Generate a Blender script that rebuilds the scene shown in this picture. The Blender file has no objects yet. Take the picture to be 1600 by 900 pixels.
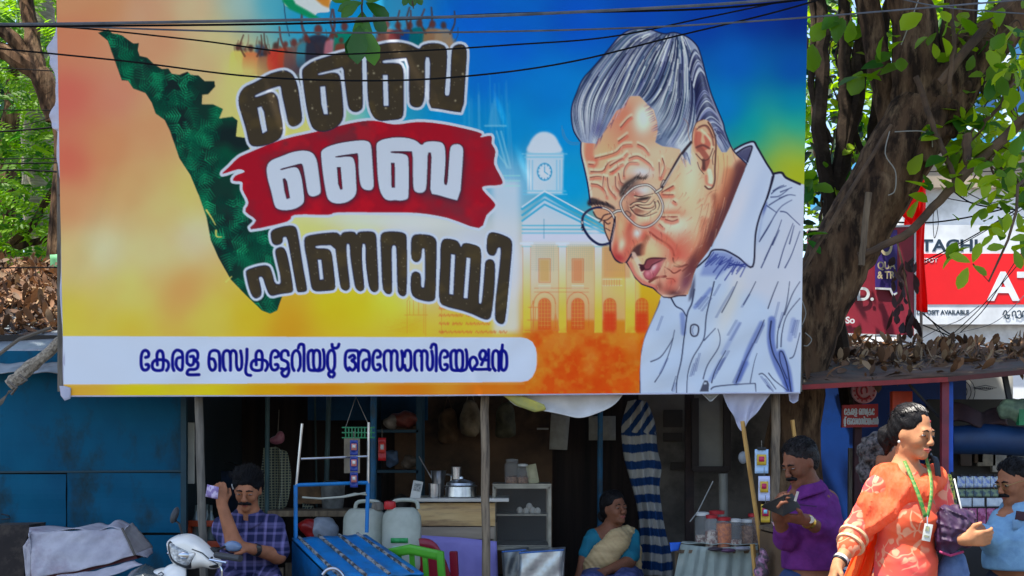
import bpy, bmesh, math, random
import numpy as np
from mathutils import Vector, Matrix, Euler
scene = bpy.context.scene
COL = scene.collection
rad = math.radians
# ---------------------------------------------------------------- camera, sky, sun, exposure
FPX, HOR, CAMZ = 2200.0, 700.0, 1.5          # focal length in photo pixels, horizon row, eye height
cam = bpy.data.cameras.new('camera'); cam_o = bpy.data.objects.new('camera', cam); COL.objects.link(cam_o)
cam_o.location = (0, 0, CAMZ); cam_o.rotation_euler = (rad(90), 0, 0)
cam.sensor_width = 36; cam.lens = 36*FPX/1600; cam.shift_y = (HOR-450)/1600
cam.clip_start = .05; cam.clip_end = 2000
scene.camera = cam_o
world = bpy.data.worlds.new('World'); scene.world = world; world.use_nodes = True
wn = world.node_tree.nodes; wl = world.node_tree.links
sky = wn.new('ShaderNodeTexSky'); sky.sky_type = 'NISHITA'; sky.sun_disc = False
SUN = Vector((-.30, -.20, .93)).normalized()  # towards the sun: high in front, from the left; the unseen crown added over the street shades the billboard
sky.sun_elevation = math.asin(SUN.z); sky.sun_rotation = math.atan2(SUN.x, SUN.y)
sky.air_density = 1.0; sky.dust_density = 1.2; sky.ozone_density = 1.5
bg = wn['Background']; wl.new(sky.outputs[0], bg.inputs[0]); bg.inputs[1].default_value = .15
sl = bpy.data.lights.new('sun', 'SUN'); so = bpy.data.objects.new('sun', sl); COL.objects.link(so)
sl.energy = 5.0; sl.angle = rad(.53); sl.color = (1, .94, .84)
so.rotation_euler = SUN.to_track_quat('Z', 'Y').to_euler(); so.location = (0, 0, 30)
vs = scene.view_settings; vs.view_transform = 'Standard'; vs.look = 'None'; vs.gamma = 1; vs.use_curve_mapping = False
vs.exposure = 1.16
scene.cycles.max_bounces = 8; scene.cycles.transmission_bounces = 6; scene.cycles.transparent_max_bounces = 8
R = random.Random(7)
def P(px, py, Y): return Vector(((px-800)*Y/FPX, Y, CAMZ+(HOR-py)*Y/FPX))
BOARD_LIGHT = (190, 204, 232)   # white of the print as it shows under this sky
# ---------------------------------------------------------------- materials
def lin(c):
    c = np.array(c, float)/255
    return np.where(c <= .04045, c/12.92, ((c+.055)/1.055)**2.4)
def rgba(c): return (*[float(v) for v in lin(c)], 1)
MATS = {}
def M(name, c, c2=None, sc=6.0, rough=.7, bump=0.0, metal=0.0, trans=0.0, detail=4, stretch=None, spec=.4, tc='Object', attr=None, alpha=None, coat=0, lo=.35, hi=.65, c3=None, sc3=1.5):
    if name in MATS: return MATS[name]
    m = bpy.data.materials.new(name); m.use_nodes = True; MATS[name] = m
    n, l = m.node_tree.nodes, m.node_tree.links; b = n['Principled BSDF']
    b.inputs['Roughness'].default_value = rough; b.inputs['Metallic'].default_value = metal
    b.inputs['Specular IOR Level'].default_value = spec; b.inputs['Base Color'].default_value = rgba(c)
    if coat: b.inputs['Coat Weight'].default_value = coat; b.inputs['Coat Roughness'].default_value = .12
    if c2 is None: c2 = tuple(v*.86 for v in c)
    co = n.new('ShaderNodeTexCoord'); mp = n.new('ShaderNodeMapping'); l.new(co.outputs[tc], mp.inputs[0])
    if stretch: mp.inputs['Scale'].default_value = stretch
    nz = n.new('ShaderNodeTexNoise'); nz.inputs['Scale'].default_value = sc; nz.inputs['Detail'].default_value = detail; nz.inputs['Roughness'].default_value = .6
    l.new(mp.outputs[0], nz.inputs[0])
    rp = n.new('ShaderNodeMapRange'); rp.inputs[1].default_value = lo; rp.inputs[2].default_value = hi
    if attr:
        at = n.new('ShaderNodeAttribute'); at.attribute_name = attr; l.new(at.outputs['Fac'], rp.inputs[0]); rp.inputs[1].default_value = 0; rp.inputs[2].default_value = 1
    else: l.new(nz.outputs[0], rp.inputs[0])
    mx = n.new('ShaderNodeMix'); mx.data_type = 'RGBA'; mx.inputs[6].default_value = rgba(c); mx.inputs[7].default_value = rgba(c2)
    l.new(rp.outputs[0], mx.inputs[0]); out = mx.outputs[2]
    if c3:
        z = n.new('ShaderNodeTexNoise'); z.inputs['Scale'].default_value = sc3; z.inputs['Detail'].default_value = 6; z.inputs['Roughness'].default_value = .7; l.new(mp.outputs[0], z.inputs[0])
        r3 = n.new('ShaderNodeMapRange'); r3.inputs[1].default_value = .5; r3.inputs[2].default_value = .68; l.new(z.outputs[0], r3.inputs[0])
        m3 = n.new('ShaderNodeMix'); m3.data_type = 'RGBA'; m3.inputs[7].default_value = rgba(c3); l.new(out, m3.inputs[6]); l.new(r3.outputs[0], m3.inputs[0]); out = m3.outputs[2]
    l.new(out, b.inputs['Base Color'])
    if bump:
        bp = n.new('ShaderNodeBump'); bp.inputs['Strength'].default_value = min(bump, 1); bp.inputs['Distance'].default_value = .02; l.new(nz.outputs[0], bp.inputs['Height']); l.new(bp.outputs[0], b.inputs['Normal'])
    if trans:
        tr = n.new('ShaderNodeBsdfTranslucent'); ms = n.new('ShaderNodeMixShader'); ms.inputs[0].default_value = trans
        hs = n.new('ShaderNodeHueSaturation'); hs.inputs['Value'].default_value = 1.5; hs.inputs['Saturation'].default_value = 1.05; l.new(out, hs.inputs['Color']); l.new(hs.outputs[0], tr.inputs[0])
        l.new(b.outputs[0], ms.inputs[1]); l.new(tr.outputs[0], ms.inputs[2]); l.new(ms.outputs[0], n['Material Output'].inputs[0])
    if alpha is not None:      # thin clear plastic / glass sheet
        tp = n.new('ShaderNodeBsdfTransparent'); ms = n.new('ShaderNodeMixShader'); ms.inputs[0].default_value = alpha
        l.new(tp.outputs[0], ms.inputs[1]); l.new(b.outputs[0], ms.inputs[2]); l.new(ms.outputs[0], n['Material Output'].inputs[0])
    return m
def Mtex(name, build, rough=.8, spec=.2, bump=None):
    if name in MATS: return MATS[name]
    m = bpy.data.materials.new(name); m.use_nodes = True; MATS[name] = m
    n, l = m.node_tree.nodes, m.node_tree.links; b = n['Principled BSDF']; b.inputs['Roughness'].default_value = rough; b.inputs['Specular IOR Level'].default_value = spec
    build(n, l, b); return m
# ---------------------------------------------------------------- objects
ORG = {}
def tag(o, label, cat, group=None, kind=None):
    if label: o['label'] = label
    if cat: o['category'] = cat
    if group: o['group'] = group
    if kind: o['kind'] = kind
    return o
def thing(name, label, cat, loc, group=None, kind=None):
    o = bpy.data.objects.new(name, None); COL.objects.link(o); o.location = loc; o.empty_display_size = .1
    ORG[o.name] = Vector(loc); return tag(o, label, cat, group, kind)
def link(name, me, mat, parent=None, loc=None):
    o = bpy.data.objects.new(name, me); COL.objects.link(o)
    for k in (mat if isinstance(mat, (list, tuple)) else [mat]): me.materials.append(k)
    if parent is not None: o.parent = parent; ORG[o.name] = ORG[parent.name]
    else: o.location = loc or (0, 0, 0); ORG[o.name] = Vector(loc or (0, 0, 0))
    return o
def copy_tree(o, off, parent=None):
    c = o.copy(); COL.objects.link(c)
    if parent is None: c.location = Vector(o.location)+Vector(off)
    else: c.parent = parent
    ORG[c.name] = ORG[o.name]
    for ch in [k for k in bpy.data.objects if k.parent == o]: copy_tree(ch, off, c)
    return c
class MB:
    def __init__(s): s.v = []; s.f = []; s.mi = []; s.m = 0
    def add(s, vs, fs):
        o = len(s.v); s.v += [tuple(v) for v in vs]; s.f += [tuple(o+i for i in f) for f in fs]; s.mi += [s.m]*len(fs); return s
    def box(s, c, size, rot=(0, 0, 0)):
        c = Vector(c); E = Euler(rot).to_matrix(); h = Vector(size)/2
        vs = [c+E@Vector((x*h.x, y*h.y, z*h.z)) for x in (-1, 1) for y in (-1, 1) for z in (-1, 1)]
        return s.add(vs, [(0, 1, 3, 2), (4, 6, 7, 5), (0, 4, 5, 1), (2, 3, 7, 6), (0, 2, 6, 4), (1, 5, 7, 3)])
    def beam(s, a, b, w, d=None):
        a, b = Vector(a), Vector(b); q = (b-a).to_track_quat('Z', 'Y').to_matrix(); d = d or w; L = (b-a).length
        vs = [a+q@Vector((x*w/2, y*d/2, z*L)) for x in (-1, 1) for y in (-1, 1) for z in (0, 1)]
        return s.add(vs, [(0, 1, 3, 2), (4, 6, 7, 5), (0, 4, 5, 1), (2, 3, 7, 6), (0, 2, 6, 4), (1, 5, 7, 3)])
    def tube(s, pts, r, n=8, flat=1.0, up=None):
        pts = [Vector(p) for p in pts]; L = len(pts); rs = r if isinstance(r, (list, tuple)) else [r]*L
        vs, fs = [], []; prev = None
        for i, p in enumerate(pts):
            t = (pts[min(i+1, L-1)]-pts[max(i-1, 0)]).normalized()
            if prev is None: a = t.cross(Vector(up) if up else (Vector((0, 0, 1)) if abs(t.z) < .9 else Vector((1, 0, 0)))).normalized()
            else: a = (prev-t*prev.dot(t)).normalized()
            prev = a; b = t.cross(a)
            for k in range(n):
                th = 2*math.pi*k/n; vs.append(p+a*math.cos(th)*rs[i]+b*math.sin(th)*rs[i]*flat)
        for i in range(L-1):
            for k in range(n): fs.append((i*n+k, i*n+(k+1) % n, (i+1)*n+(k+1) % n, (i+1)*n+k))
        fs += [tuple(range(n))[::-1], tuple((L-1)*n+k for k in range(n))]
        return s.add(vs, fs)
    def lathe(s, prof, c, n=20, axis=(0, 0, 1), cap=True):
        q = Vector(axis).to_track_quat('Z', 'Y').to_matrix(); c = Vector(c); vs, fs = [], []
        for r, z in prof:
            for k in range(n): th = 2*math.pi*k/n; vs.append(c+q@Vector((r*math.cos(th), r*math.sin(th), z)))
        L = len(prof)
        for i in range(L-1):
            for k in range(n): fs.append((i*n+k, i*n+(k+1) % n, (i+1)*n+(k+1) % n, (i+1)*n+k))
        if cap: fs += [tuple(range(n))[::-1], tuple((L-1)*n+k for k in range(n))]
        return s.add(vs, fs)
    def grid(s, fn, nu, nv):
        vs = [fn(i/nu, j/nv) for j in range(nv+1) for i in range(nu+1)]
        return s.add(vs, [(j*(nu+1)+i, j*(nu+1)+i+1, (j+1)*(nu+1)+i+1, (j+1)*(nu+1)+i) for j in range(nv) for i in range(nu)])
    def prism(s, poly, off):       # closed outline of 3-D points pushed by off
        n = len(poly); off = Vector(off); a = [Vector(p) for p in poly]
        return s.add(a+[p+off for p in a], [tuple(range(n)), tuple(range(2*n-1, n-1, -1))]+[(i, i+n, (i+1) % n+n, (i+1) % n) for i in range(n)])
    def ell(s, c, r, rot=(0, 0, 0), n=14, m=9):
        E = Euler(rot).to_matrix(); c = Vector(c); vs = []
        for j in range(m+1):
            ph = math.pi*j/m
            for k in range(n): th = 2*math.pi*k/n; vs.append(c+E@Vector((r[0]*math.sin(ph)*math.cos(th), r[1]*math.sin(ph)*math.sin(th), r[2]*math.cos(ph))))
        return s.add(vs, [(j*n+k, (j+1)*n+k, (j+1)*n+(k+1) % n, j*n+(k+1) % n) for j in range(m) for k in range(n)])
    def ribbon(s, pts, w, nrm, sm=False):   # flat stroke lying in a plane with normal nrm
        pts = [Vector(p) for p in pts]; nrm = Vector(nrm); L = len(pts); vs = []
        for i, p in enumerate(pts):
            t = (pts[min(i+1, L-1)]-pts[max(i-1, 0)]).normalized(); a = t.cross(nrm).normalized()*w/2; vs += [p+a, p-a]
        return s.add(vs, [(2*i, 2*i+1, 2*i+3, 2*i+2) for i in range(L-1)])
    def build(s, name, mat, parent=None, loc=None, smooth=True, bevel=0, thick=0, sub=0, fix=True, ang=35):
        me = bpy.data.meshes.new(name); o = Vector(ORG[parent.name]) if parent is not None else Vector(loc or (0, 0, 0))
        me.from_pydata([Vector(v)-o for v in s.v], [], s.f)
        if any(s.mi): me.polygons.foreach_set('material_index', s.mi)
        if fix or bevel:
            bm = bmesh.new(); bm.from_mesh(me); bmesh.ops.remove_doubles(bm, verts=bm.verts, dist=1e-5)
            if not thick: bmesh.ops.recalc_face_normals(bm, faces=bm.faces)
            if bevel: bmesh.ops.bevel(bm, geom=[e for e in bm.edges if len(e.link_faces) == 2 and e.calc_face_angle(0) > .6], offset=bevel, segments=2, profile=.6, affect='EDGES', clamp_overlap=True)
            bm.to_mesh(me); bm.free()
        ob = link(name, me, mat, parent, loc)
        if smooth: me.shade_smooth(); me.set_sharp_from_angle(angle=rad(ang))
        if sub: k = ob.modifiers.new('sub', 'SUBSURF'); k.levels = k.render_levels = sub
        if thick: k = ob.modifiers.new('solid', 'SOLIDIFY'); k.thickness = thick; k.offset = 0
        return ob
def loft(A, B, nu=20, nv=8, f=None):       # sheet between two polylines of 3-D points; f(u, v) gives an offset
    def at(pp, u):
        pp = [Vector(p) for p in pp]; x = u*(len(pp)-1); i = min(int(x), len(pp)-2); return pp[i].lerp(pp[i+1], x-i)
    return lambda u, v: at(A, u).lerp(at(B, u), v)+(Vector(f(u, v)) if f else Vector((0, 0, 0)))
def text(name, body, mat, parent, loc, h, rot=(90, 0, 0), sx=1.0, bold=0.0, shear=0, align='LEFT', sp=1.0):
    c = bpy.data.curves.new(name, 'FONT'); c.body = body; c.size = h*1.42; c.offset = bold; c.shear = shear; c.align_x = align; c.space_character = sp; c.extrude = .0015
    tmp = bpy.data.objects.new(name, c); me = bpy.data.meshes.new_from_object(tmp); bpy.data.objects.remove(tmp); me.materials.clear(); me.name = name
    o = link(name, me, mat, parent)
    o.location = Vector(loc)-ORG[parent.name]; o.rotation_euler = [rad(a) for a in rot]; o.scale = (sx, 1, 1); return o
# leaves: many little folded blades in one mesh, each with its own tint
class Leaves:
    def __init__(s, seed=0): s.r = random.Random(seed); s.v = []; s.f = []; s.t = []
    def leaf(s, p, d, up, L, W, tint=None, curl=.15, kind=0):
        d = Vector(d).normalized(); up = Vector(up); sd = d.cross(up)
        if sd.length < 1e-4: sd = d.cross(Vector((.3, .8, .1)))
        sd.normalize(); nn = sd.cross(d); p = Vector(p); o = len(s.v)
        prof = ((0, .08), (.25, .62), (.6, 1), (.85, .72), (1, .05)) if kind == 0 else ((0, .1), (.35, 1), (.75, .7), (1, .05))
        for u, w in prof:
            z = -curl*L*u*u; c = p+d*(L*u)+nn*z; e = sd*(W*w/2); f = nn*(W*w*.16)
            s.v += [c-e+f, c, c+e+f]
        for i in range(len(prof)-1):
            a = o+3*i; s.f += [(a, a+1, a+4, a+3), (a+1, a+2, a+5, a+4)]
        s.t += [s.r.random() if tint is None else tint]*(3*len(prof))
    def rdir(s, zb=0.0):
        while True:
            d = Vector((s.r.uniform(-1, 1), s.r.uniform(-1, 1), s.r.uniform(-1, 1)))
            if .1 < d.length < 1: d.normalize(); d.z += zb; return d.normalized()
    def build(s, name, mat, parent=None, loc=None):
        o = Vector(ORG[parent.name]) if parent is not None else Vector(loc or (0, 0, 0)); me = bpy.data.meshes.new(name)
        me.from_pydata([Vector(v)-o for v in s.v], [], s.f)
        at = me.attributes.new('tint', 'FLOAT', 'POINT'); at.data.foreach_set('value', s.t); me.shade_smooth()
        return link(name, me, mat, parent, loc)
# ---------------------------------------------------------------- bodies: smooth-union distance fields meshed into one surface
def fr(d, up):
    d = Vector(d).normalized(); u = Vector(up); s_ = u.cross(d).normalized(); u = d.cross(s_); return Matrix((d, s_, u)).transposed()  # columns: forward, left, up
class SDF:
    def __init__(s): s.p = []
    def cap(s, a, b, ra, rb=None, k=.02, sub=False): s.p.append(('c', np.array(a, float), np.array(b, float), ra, ra if rb is None else rb, k, sub)); return s
    def chain(s, pts, rs, k=.02):
        for i in range(len(pts)-1): s.cap(pts[i], pts[i+1], rs[i], rs[i+1], k)
        return s
    def ell(s, c, r, F=None, k=.02, sub=False): s.p.append(('e', np.array(c, float), np.array(r, float), np.array(F or Matrix.Identity(3), float), None, k, sub)); return s
    def mesh(s, h, disp=None, clip=None):
        lo = np.full(3, 1e9); hi = -lo
        for q in s.p:
            if q[6]: continue
            if q[0] == 'c': rr = max(q[3], q[4]); lo = np.minimum(lo, np.minimum(q[1], q[2])-rr); hi = np.maximum(hi, np.maximum(q[1], q[2])+rr)
            else: rr = max(q[2]); lo = np.minimum(lo, q[1]-rr); hi = np.maximum(hi, q[1]+rr)
        lo -= .05; hi += .05; n = np.ceil((hi-lo)/h).astype(int)+1
        F = np.full(n, .06, np.float32); ax = [lo[i]+h*np.arange(n[i]) for i in range(3)]
        for q in s.p:
            rr = max(q[3], q[4]) if q[0] == 'c' else max(q[2]); pad = rr+.07
            a, b = (np.minimum(q[1], q[2]), np.maximum(q[1], q[2])) if q[0] == 'c' else (q[1], q[1])
            i0 = np.clip(np.floor((a-pad-lo)/h).astype(int), 0, n-1); i1 = np.clip(np.ceil((b+pad-lo)/h).astype(int)+1, 1, n)
            sl = tuple(slice(x, y) for x, y in zip(i0, i1))
            X, Y, Z = np.meshgrid(*[ax[i][sl[i]] for i in range(3)], indexing='ij', sparse=True)
            if q[0] == 'c':
                d = q[2]-q[1]; L2 = d@d+1e-12
                t = np.clip(((X-q[1][0])*d[0]+(Y-q[1][1])*d[1]+(Z-q[1][2])*d[2])/L2, 0, 1)
                D = np.sqrt((X-q[1][0]-t*d[0])**2+(Y-q[1][1]-t*d[1])**2+(Z-q[1][2]-t*d[2])**2)-(q[3]+(q[4]-q[3])*t)
            else:
                E = q[3]; x, y, z = X-q[1][0], Y-q[1][1], Z-q[1][2]
                u = [(E[0, i]*x+E[1, i]*y+E[2, i]*z)/q[2][i] for i in range(3)]
                k0 = np.sqrt(u[0]**2+u[1]**2+u[2]**2); k1 = np.sqrt((u[0]/q[2][0])**2+(u[1]/q[2][1])**2+(u[2]/q[2][2])**2)+1e-9
                D = k0*(k0-1)/k1
            G = F[sl]; k = q[5]
            if q[6]: hh = np.clip(.5-.5*(G+D)/k, 0, 1); F[sl] = G+(-D-G)*hh+k*hh*(1-hh)
            else: hh = np.clip(.5+.5*(D-G)/k, 0, 1); F[sl] = D+(G-D)*hh-k*hh*(1-hh)
        if disp is not None:
            X, Y, Z = np.meshgrid(*ax, indexing='ij', sparse=True); F = F+disp(X, Y, Z).astype(np.float32)
        if clip is not None:
            X, Y, Z = np.meshgrid(*ax, indexing='ij', sparse=True); F = np.maximum(F, clip(X, Y, Z).astype(np.float32))
        return surfnet(F, lo, h)
def surfnet(F, lo, h):
    S = F < 0; c = S[:-1, :-1, :-1].astype(np.int8)*0
    offs = [(i, j, k) for i in (0, 1) for j in (0, 1) for k in (0, 1)]; nx, ny, nz = F.shape
    def sub(A, o): return A[o[0]:nx-1+o[0], o[1]:ny-1+o[1], o[2]:nz-1+o[2]]
    for o in offs: c += sub(S, o)
    act = (c > 0) & (c < 8); I = np.argwhere(act); idx = np.full(act.shape, -1, np.int64); idx[act] = np.arange(len(I))
    acc = np.zeros((len(I), 3)); cnt = np.zeros(len(I))
    for a in offs:
        for d in range(3):
            if a[d]: continue
            b = list(a); b[d] = 1
            fa = F[I[:, 0]+a[0], I[:, 1]+a[1], I[:, 2]+a[2]].astype(float); fb = F[I[:, 0]+b[0], I[:, 1]+b[1], I[:, 2]+b[2]].astype(float)
            k = (fa < 0) != (fb < 0); t = np.where(k, fa/(fa-fb+1e-20), 0); p = np.tile(np.array(a, float), (len(I), 1)); p[:, d] = t
            acc[k] += p[k]; cnt += k
    V = lo+h*(I+acc/np.maximum(cnt, 1)[:, None]); faces = []
    for d in range(3):
        e1, e2 = [(1, 2), (2, 0), (0, 1)][d]
        A = np.take(S, range(0, F.shape[d]-1), d); B = np.take(S, range(1, F.shape[d]), d); E = np.argwhere(A != B)
        E = E[(E[:, e1] > 0) & (E[:, e2] > 0) & (E[:, e1] < F.shape[e1]-1) & (E[:, e2] < F.shape[e2]-1)]
        ins = A[E[:, 0], E[:, 1], E[:, 2]]; q = []
        for o1, o2 in ((0, 0), (-1, 0), (-1, -1), (0, -1)):
            k = E.copy(); k[:, e1] += o1; k[:, e2] += o2; q.append(idx[k[:, 0], k[:, 1], k[:, 2]])
        q = np.stack(q, 1); q[~ins] = q[~ins][:, ::-1]; faces.append(q)
    Fc = np.concatenate(faces); return V, Fc[(Fc >= 0).all(1)]
def polyd(X, Z, poly):      # signed distance to a closed outline in the x-z plane (negative inside)
    d = np.full(np.broadcast(X, Z).shape, 1e9); ins = np.zeros(d.shape, bool)
    for (ax, az_), (bx, bz) in zip(poly, poly[1:]+poly[:1]):
        ex, ez = bx-ax, bz-az_; t = np.clip(((X-ax)*ex+(Z-az_)*ez)/(ex*ex+ez*ez+1e-12), 0, 1); d = np.minimum(d, np.hypot(X-ax-t*ex, Z-az_-t*ez))
        if ez: ins ^= ((az_ > Z) != (bz > Z)) & (X < ax+ex*(Z-az_)/ez)
    return np.where(ins, -d, d)
class Inflate:              # rounded solid with a given front outline: full-bodied, half depth dep, edge radius soft
    def __init__(s, pxs, Y, dep, soft): s.a = [(P(x, y, Y).x, P(x, y, Y).z) for x, y in smooth(pl(pxs), True, 3)]; s.Y, s.dep, s.soft = Y, dep, soft
    def mesh(s, h, disp=None, clip=None):
        a = np.array(s.a); lo = np.array([a[:, 0].min()-.02, s.Y-s.dep-.02, a[:, 1].min()-.02]); hi = np.array([a[:, 0].max()+.02, s.Y+s.dep+.02, a[:, 1].max()+.02]); n = np.ceil((hi-lo)/h).astype(int)+1
        X, Y, Z = np.meshgrid(*[lo[i]+h*np.arange(n[i]) for i in range(3)], indexing='ij', sparse=True); d = polyd(X, Z, s.a)
        hh = s.dep*np.sqrt(np.clip(1-np.clip(1+d/s.soft, 0, 1)**2, 0, 1)); F = np.where(d < 0, (np.abs(Y-s.Y)-hh)*.6, np.maximum(d, 0)+np.abs(Y-s.Y)*.3+1e-4)
        if disp is not None: F = F+disp(X, Y, Z)
        return surfnet(F.astype(np.float32), lo, h)
def sdf_obj(name, s, h, mat, parent, disp=None, clip=None, smooth_it=2):
    V, Fc = s.mesh(h, disp, clip)
    e = np.concatenate([Fc[:, [0, 1]], Fc[:, [1, 2]], Fc[:, [2, 3]], Fc[:, [3, 0]]])
    for _ in range(smooth_it):
        A = np.zeros_like(V); N = np.zeros(len(V))
        for a, b in ((0, 1), (1, 0)): np.add.at(A, e[:, a], V[e[:, b]]); np.add.at(N, e[:, a], 1)
        V = V*.5+.5*A/np.maximum(N, 1)[:, None]
    me = bpy.data.meshes.new(name); V = V-np.array(ORG[parent.name])
    me.vertices.add(len(V)); me.vertices.foreach_set('co', V.ravel()); me.loops.add(Fc.size); me.loops.foreach_set('vertex_index', Fc.ravel())
    me.polygons.add(len(Fc)); me.polygons.foreach_set('loop_start', np.arange(0, Fc.size, 4)); me.update(calc_edges=True); me.validate(); me.shade_smooth()
    return link(name, me, mat, parent)
# ---------------------------------------------------------------- printed artwork of the billboard (computed as colours, one per mesh vertex)
def pl(s, ox=0.0, oy=0.0, k=1.0):
    return [(ox + float(a) / k, oy + float(b) / k) for a, b in (q.split(',') for q in s.split())]
def smooth(p, closed=False, n=5):
    p = [np.array(q, float) for q in p]; L = len(p); out = []
    if L < 3: return [tuple(q) for q in p]
    for i in range(L if closed else L - 1):
        if closed: a, b, c, d = p[i-1], p[i], p[(i+1) % L], p[(i+2) % L]
        else: a, b, c, d = p[max(i-1, 0)], p[i], p[i+1], p[min(i+2, L-1)]
        for j in range(n):
            t = j / n
            out.append(tuple(0.5*((2*b) + (c-a)*t + (2*a-5*b+4*c-d)*t*t + (3*b-a-3*c+d)*t**3)))
    if not closed: out.append(tuple(p[-1]))
    return out
def roundc(p, r=1.2):       # cut the corners of a closed outline once (Chaikin)
    out = []
    for i in range(len(p)):
        a, b = np.array(p[i]), np.array(p[(i+1) % len(p)])
        out += [tuple(.78*a + .22*b), tuple(.22*a + .78*b)]
    return out
class Canvas:
    def __init__(s, x0, y0, x1, y1, S, col=(1, 1, 1)):
        s.x0, s.y0, s.S = x0, y0, S
        s.W, s.H = int((x1-x0)*S)+1, int((y1-y0)*S)+1
        s.c = np.empty((s.H, s.W, 3), np.float32); s.c[:] = np.array(col)
        s.clip = None
        yy, xx = np.mgrid[0:s.H, 0:s.W]
        s.X = (x0 + xx/S).astype(np.float32); s.Y = (y0 + yy/S).astype(np.float32)
    def win(s, pts, pad):        # pixel window around points: r0, r1, c0, c1
        q = (np.array(pts, float) - (s.x0, s.y0)) * s.S; p = pad*s.S + 2
        r0, r1 = max(int(q[:, 1].min()-p), 0), min(int(q[:, 1].max()+p)+2, s.H)
        c0, c1 = max(int(q[:, 0].min()-p), 0), min(int(q[:, 0].max()+p)+2, s.W)
        return r0, max(r1, r0), c0, max(c1, c0)
    def polymask(s, polys, w=None, SS=3):
        r0_, r1_, c0_, c1_ = w or (0, s.H, 0, s.W)
        H, W = r1_-r0_, c1_-c0_
        m = np.zeros((H*SS, W*SS+1), np.int8)
        for P in polys:
            q = ((np.array(P, float) - (s.x0, s.y0)) * s.S + .5 - (c0_, r0_)) * SS
            for (xa, ya), (xb, yb) in zip(q, np.roll(q, -1, 0)):
                if ya == yb: continue
                lo, hi = (ya, yb) if ya < yb else (yb, ya)
                r0, r1 = max(int(math.ceil(lo-.5)), 0), min(int(math.ceil(hi-.5)), H*SS)
                if r1 <= r0: continue
                r = np.arange(r0, r1)
                x = xa + (r+.5-ya)*(xb-xa)/(yb-ya)
                m[r, np.clip(np.ceil(x-.5).astype(int), 0, W*SS)] ^= 1
        return np.bitwise_xor.accumulate(m[:, :-1], axis=1).reshape(H, SS, W, SS).mean((1, 3)).astype(np.float32)
    def strokemask(s, pts, w0, w1=None, soft=0.0, w=None):
        w1 = w0 if w1 is None else w1
        R0, R1, C0, C1 = w or (0, s.H, 0, s.W)
        q = (np.array(pts, float) - (s.x0, s.y0)) * s.S
        n = len(q); m = np.zeros((R1-R0, C1-C0), np.float32)
        for i in range(n-1):
            wa = (w0 + (w1-w0)*i/(n-1))*s.S/2; wb = (w0 + (w1-w0)*(i+1)/(n-1))*s.S/2
            (xa, ya), (xb, yb) = q[i], q[i+1]; pad = max(wa, wb) + 1.5 + soft*s.S
            c0, c1 = max(int(min(xa, xb)-pad), C0), min(int(max(xa, xb)+pad)+2, C1)
            r0, r1 = max(int(min(ya, yb)-pad), R0), min(int(max(ya, yb)+pad)+2, R1)
            if c1 <= c0 or r1 <= r0: continue
            yy, xx = np.ogrid[r0:r1, c0:c1]
            dx, dy = xb-xa, yb-ya; L2 = dx*dx+dy*dy+1e-9
            t = np.clip(((xx-xa)*dx+(yy-ya)*dy)/L2, 0, 1)
            d = np.hypot(xx-xa-t*dx, yy-ya-t*dy)
            ww = wa+(wb-wa)*t
            v = np.clip((ww-d+.5+soft*s.S*.5)/(1+soft*s.S), 0, 1)*np.minimum(1, 2*ww+.15)
            if soft: v = v*v*(3-2*v)
            k = m[r0-R0:r1-R0, c0-C0:c1-C0]; np.maximum(k, v, out=k)
        return m
    def put(s, m, col, a=1.0, w=None):
        r0, r1, c0, c1 = w or (0, s.H, 0, s.W)
        if s.clip is not None: m = m * s.clip[r0:r1, c0:c1]
        m = (m * a)[..., None]
        k = s.c[r0:r1, c0:c1]
        s.c[r0:r1, c0:c1] = k*(1-m) + (col if isinstance(col, np.ndarray) else np.array(col, np.float32)/255)*m
    def fill(s, P, col, a=1.0, holes=(), blur=0):
        w = s.win(P, 3*blur+2); m = s.polymask([P, *holes], w)
        if blur: m = s.blur(m, blur)
        s.put(m, col, a, w)
    def stroke(s, P, w, col, a=1.0, w1=None, soft=0.0, sm=True):
        p = smooth(P) if sm else P; k = s.win(p, max(w, w1 or 0)/2+soft+2)
        if k[1] > k[0] and k[3] > k[2]: s.put(s.strokemask(p, w, w1, soft, k), col, a, k)
    def blob(s, x, y, rx, ry, rot, col, a=1.0):
        k = s.win([(x, y)], 2.3*max(rx, ry)); r0, r1, c0, c1 = k
        c, n = math.cos(math.radians(rot)), math.sin(math.radians(rot))
        X, Y = s.X[r0:r1, c0:c1]-x, s.Y[r0:r1, c0:c1]-y
        u = (X*c+Y*n)/rx; v = (-X*n+Y*c)/ry
        s.put(np.exp(-(u*u+v*v)*1.2), col, a, k)
    def blur(s, m, r):
        k = max(int(r*s.S), 1)
        for _ in range(2):
            for ax in (0, 1):
                p = np.pad(m, [(k+1, k) if i == ax else (0, 0) for i in (0, 1)], mode='edge')
                cs = np.cumsum(p, axis=ax, dtype=np.float64)
                n = m.shape[ax]
                m = ((np.take(cs, np.arange(2*k+1, 2*k+1+n), ax) - np.take(cs, np.arange(0, n), ax))/(2*k+1)).astype(np.float32)
        return m
    def noise(s, sc, seed, octv=3):
        r = np.random.RandomState(seed); out = np.zeros((s.H, s.W), np.float32); amp = 1; tot = 0
        for o in range(octv):
            st = sc*s.S/(2**o); gh, gw = int(s.H/st)+3, int(s.W/st)+3
            g = r.rand(gh, gw).astype(np.float32)
            y = np.arange(s.H)/st; x = np.arange(s.W)/st
            yi, xi = y.astype(int), x.astype(int); fy, fx = (y-yi)[:, None], (x-xi)[None]
            fy = fy*fy*(3-2*fy); fx = fx*fx*(3-2*fx)
            v = (g[yi][:, xi]*(1-fy)*(1-fx)+g[yi][:, xi+1]*(1-fy)*fx+g[yi+1][:, xi]*fy*(1-fx)+g[yi+1][:, xi+1]*fy*fx)
            out += v*amp; tot += amp; amp *= .5
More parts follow.
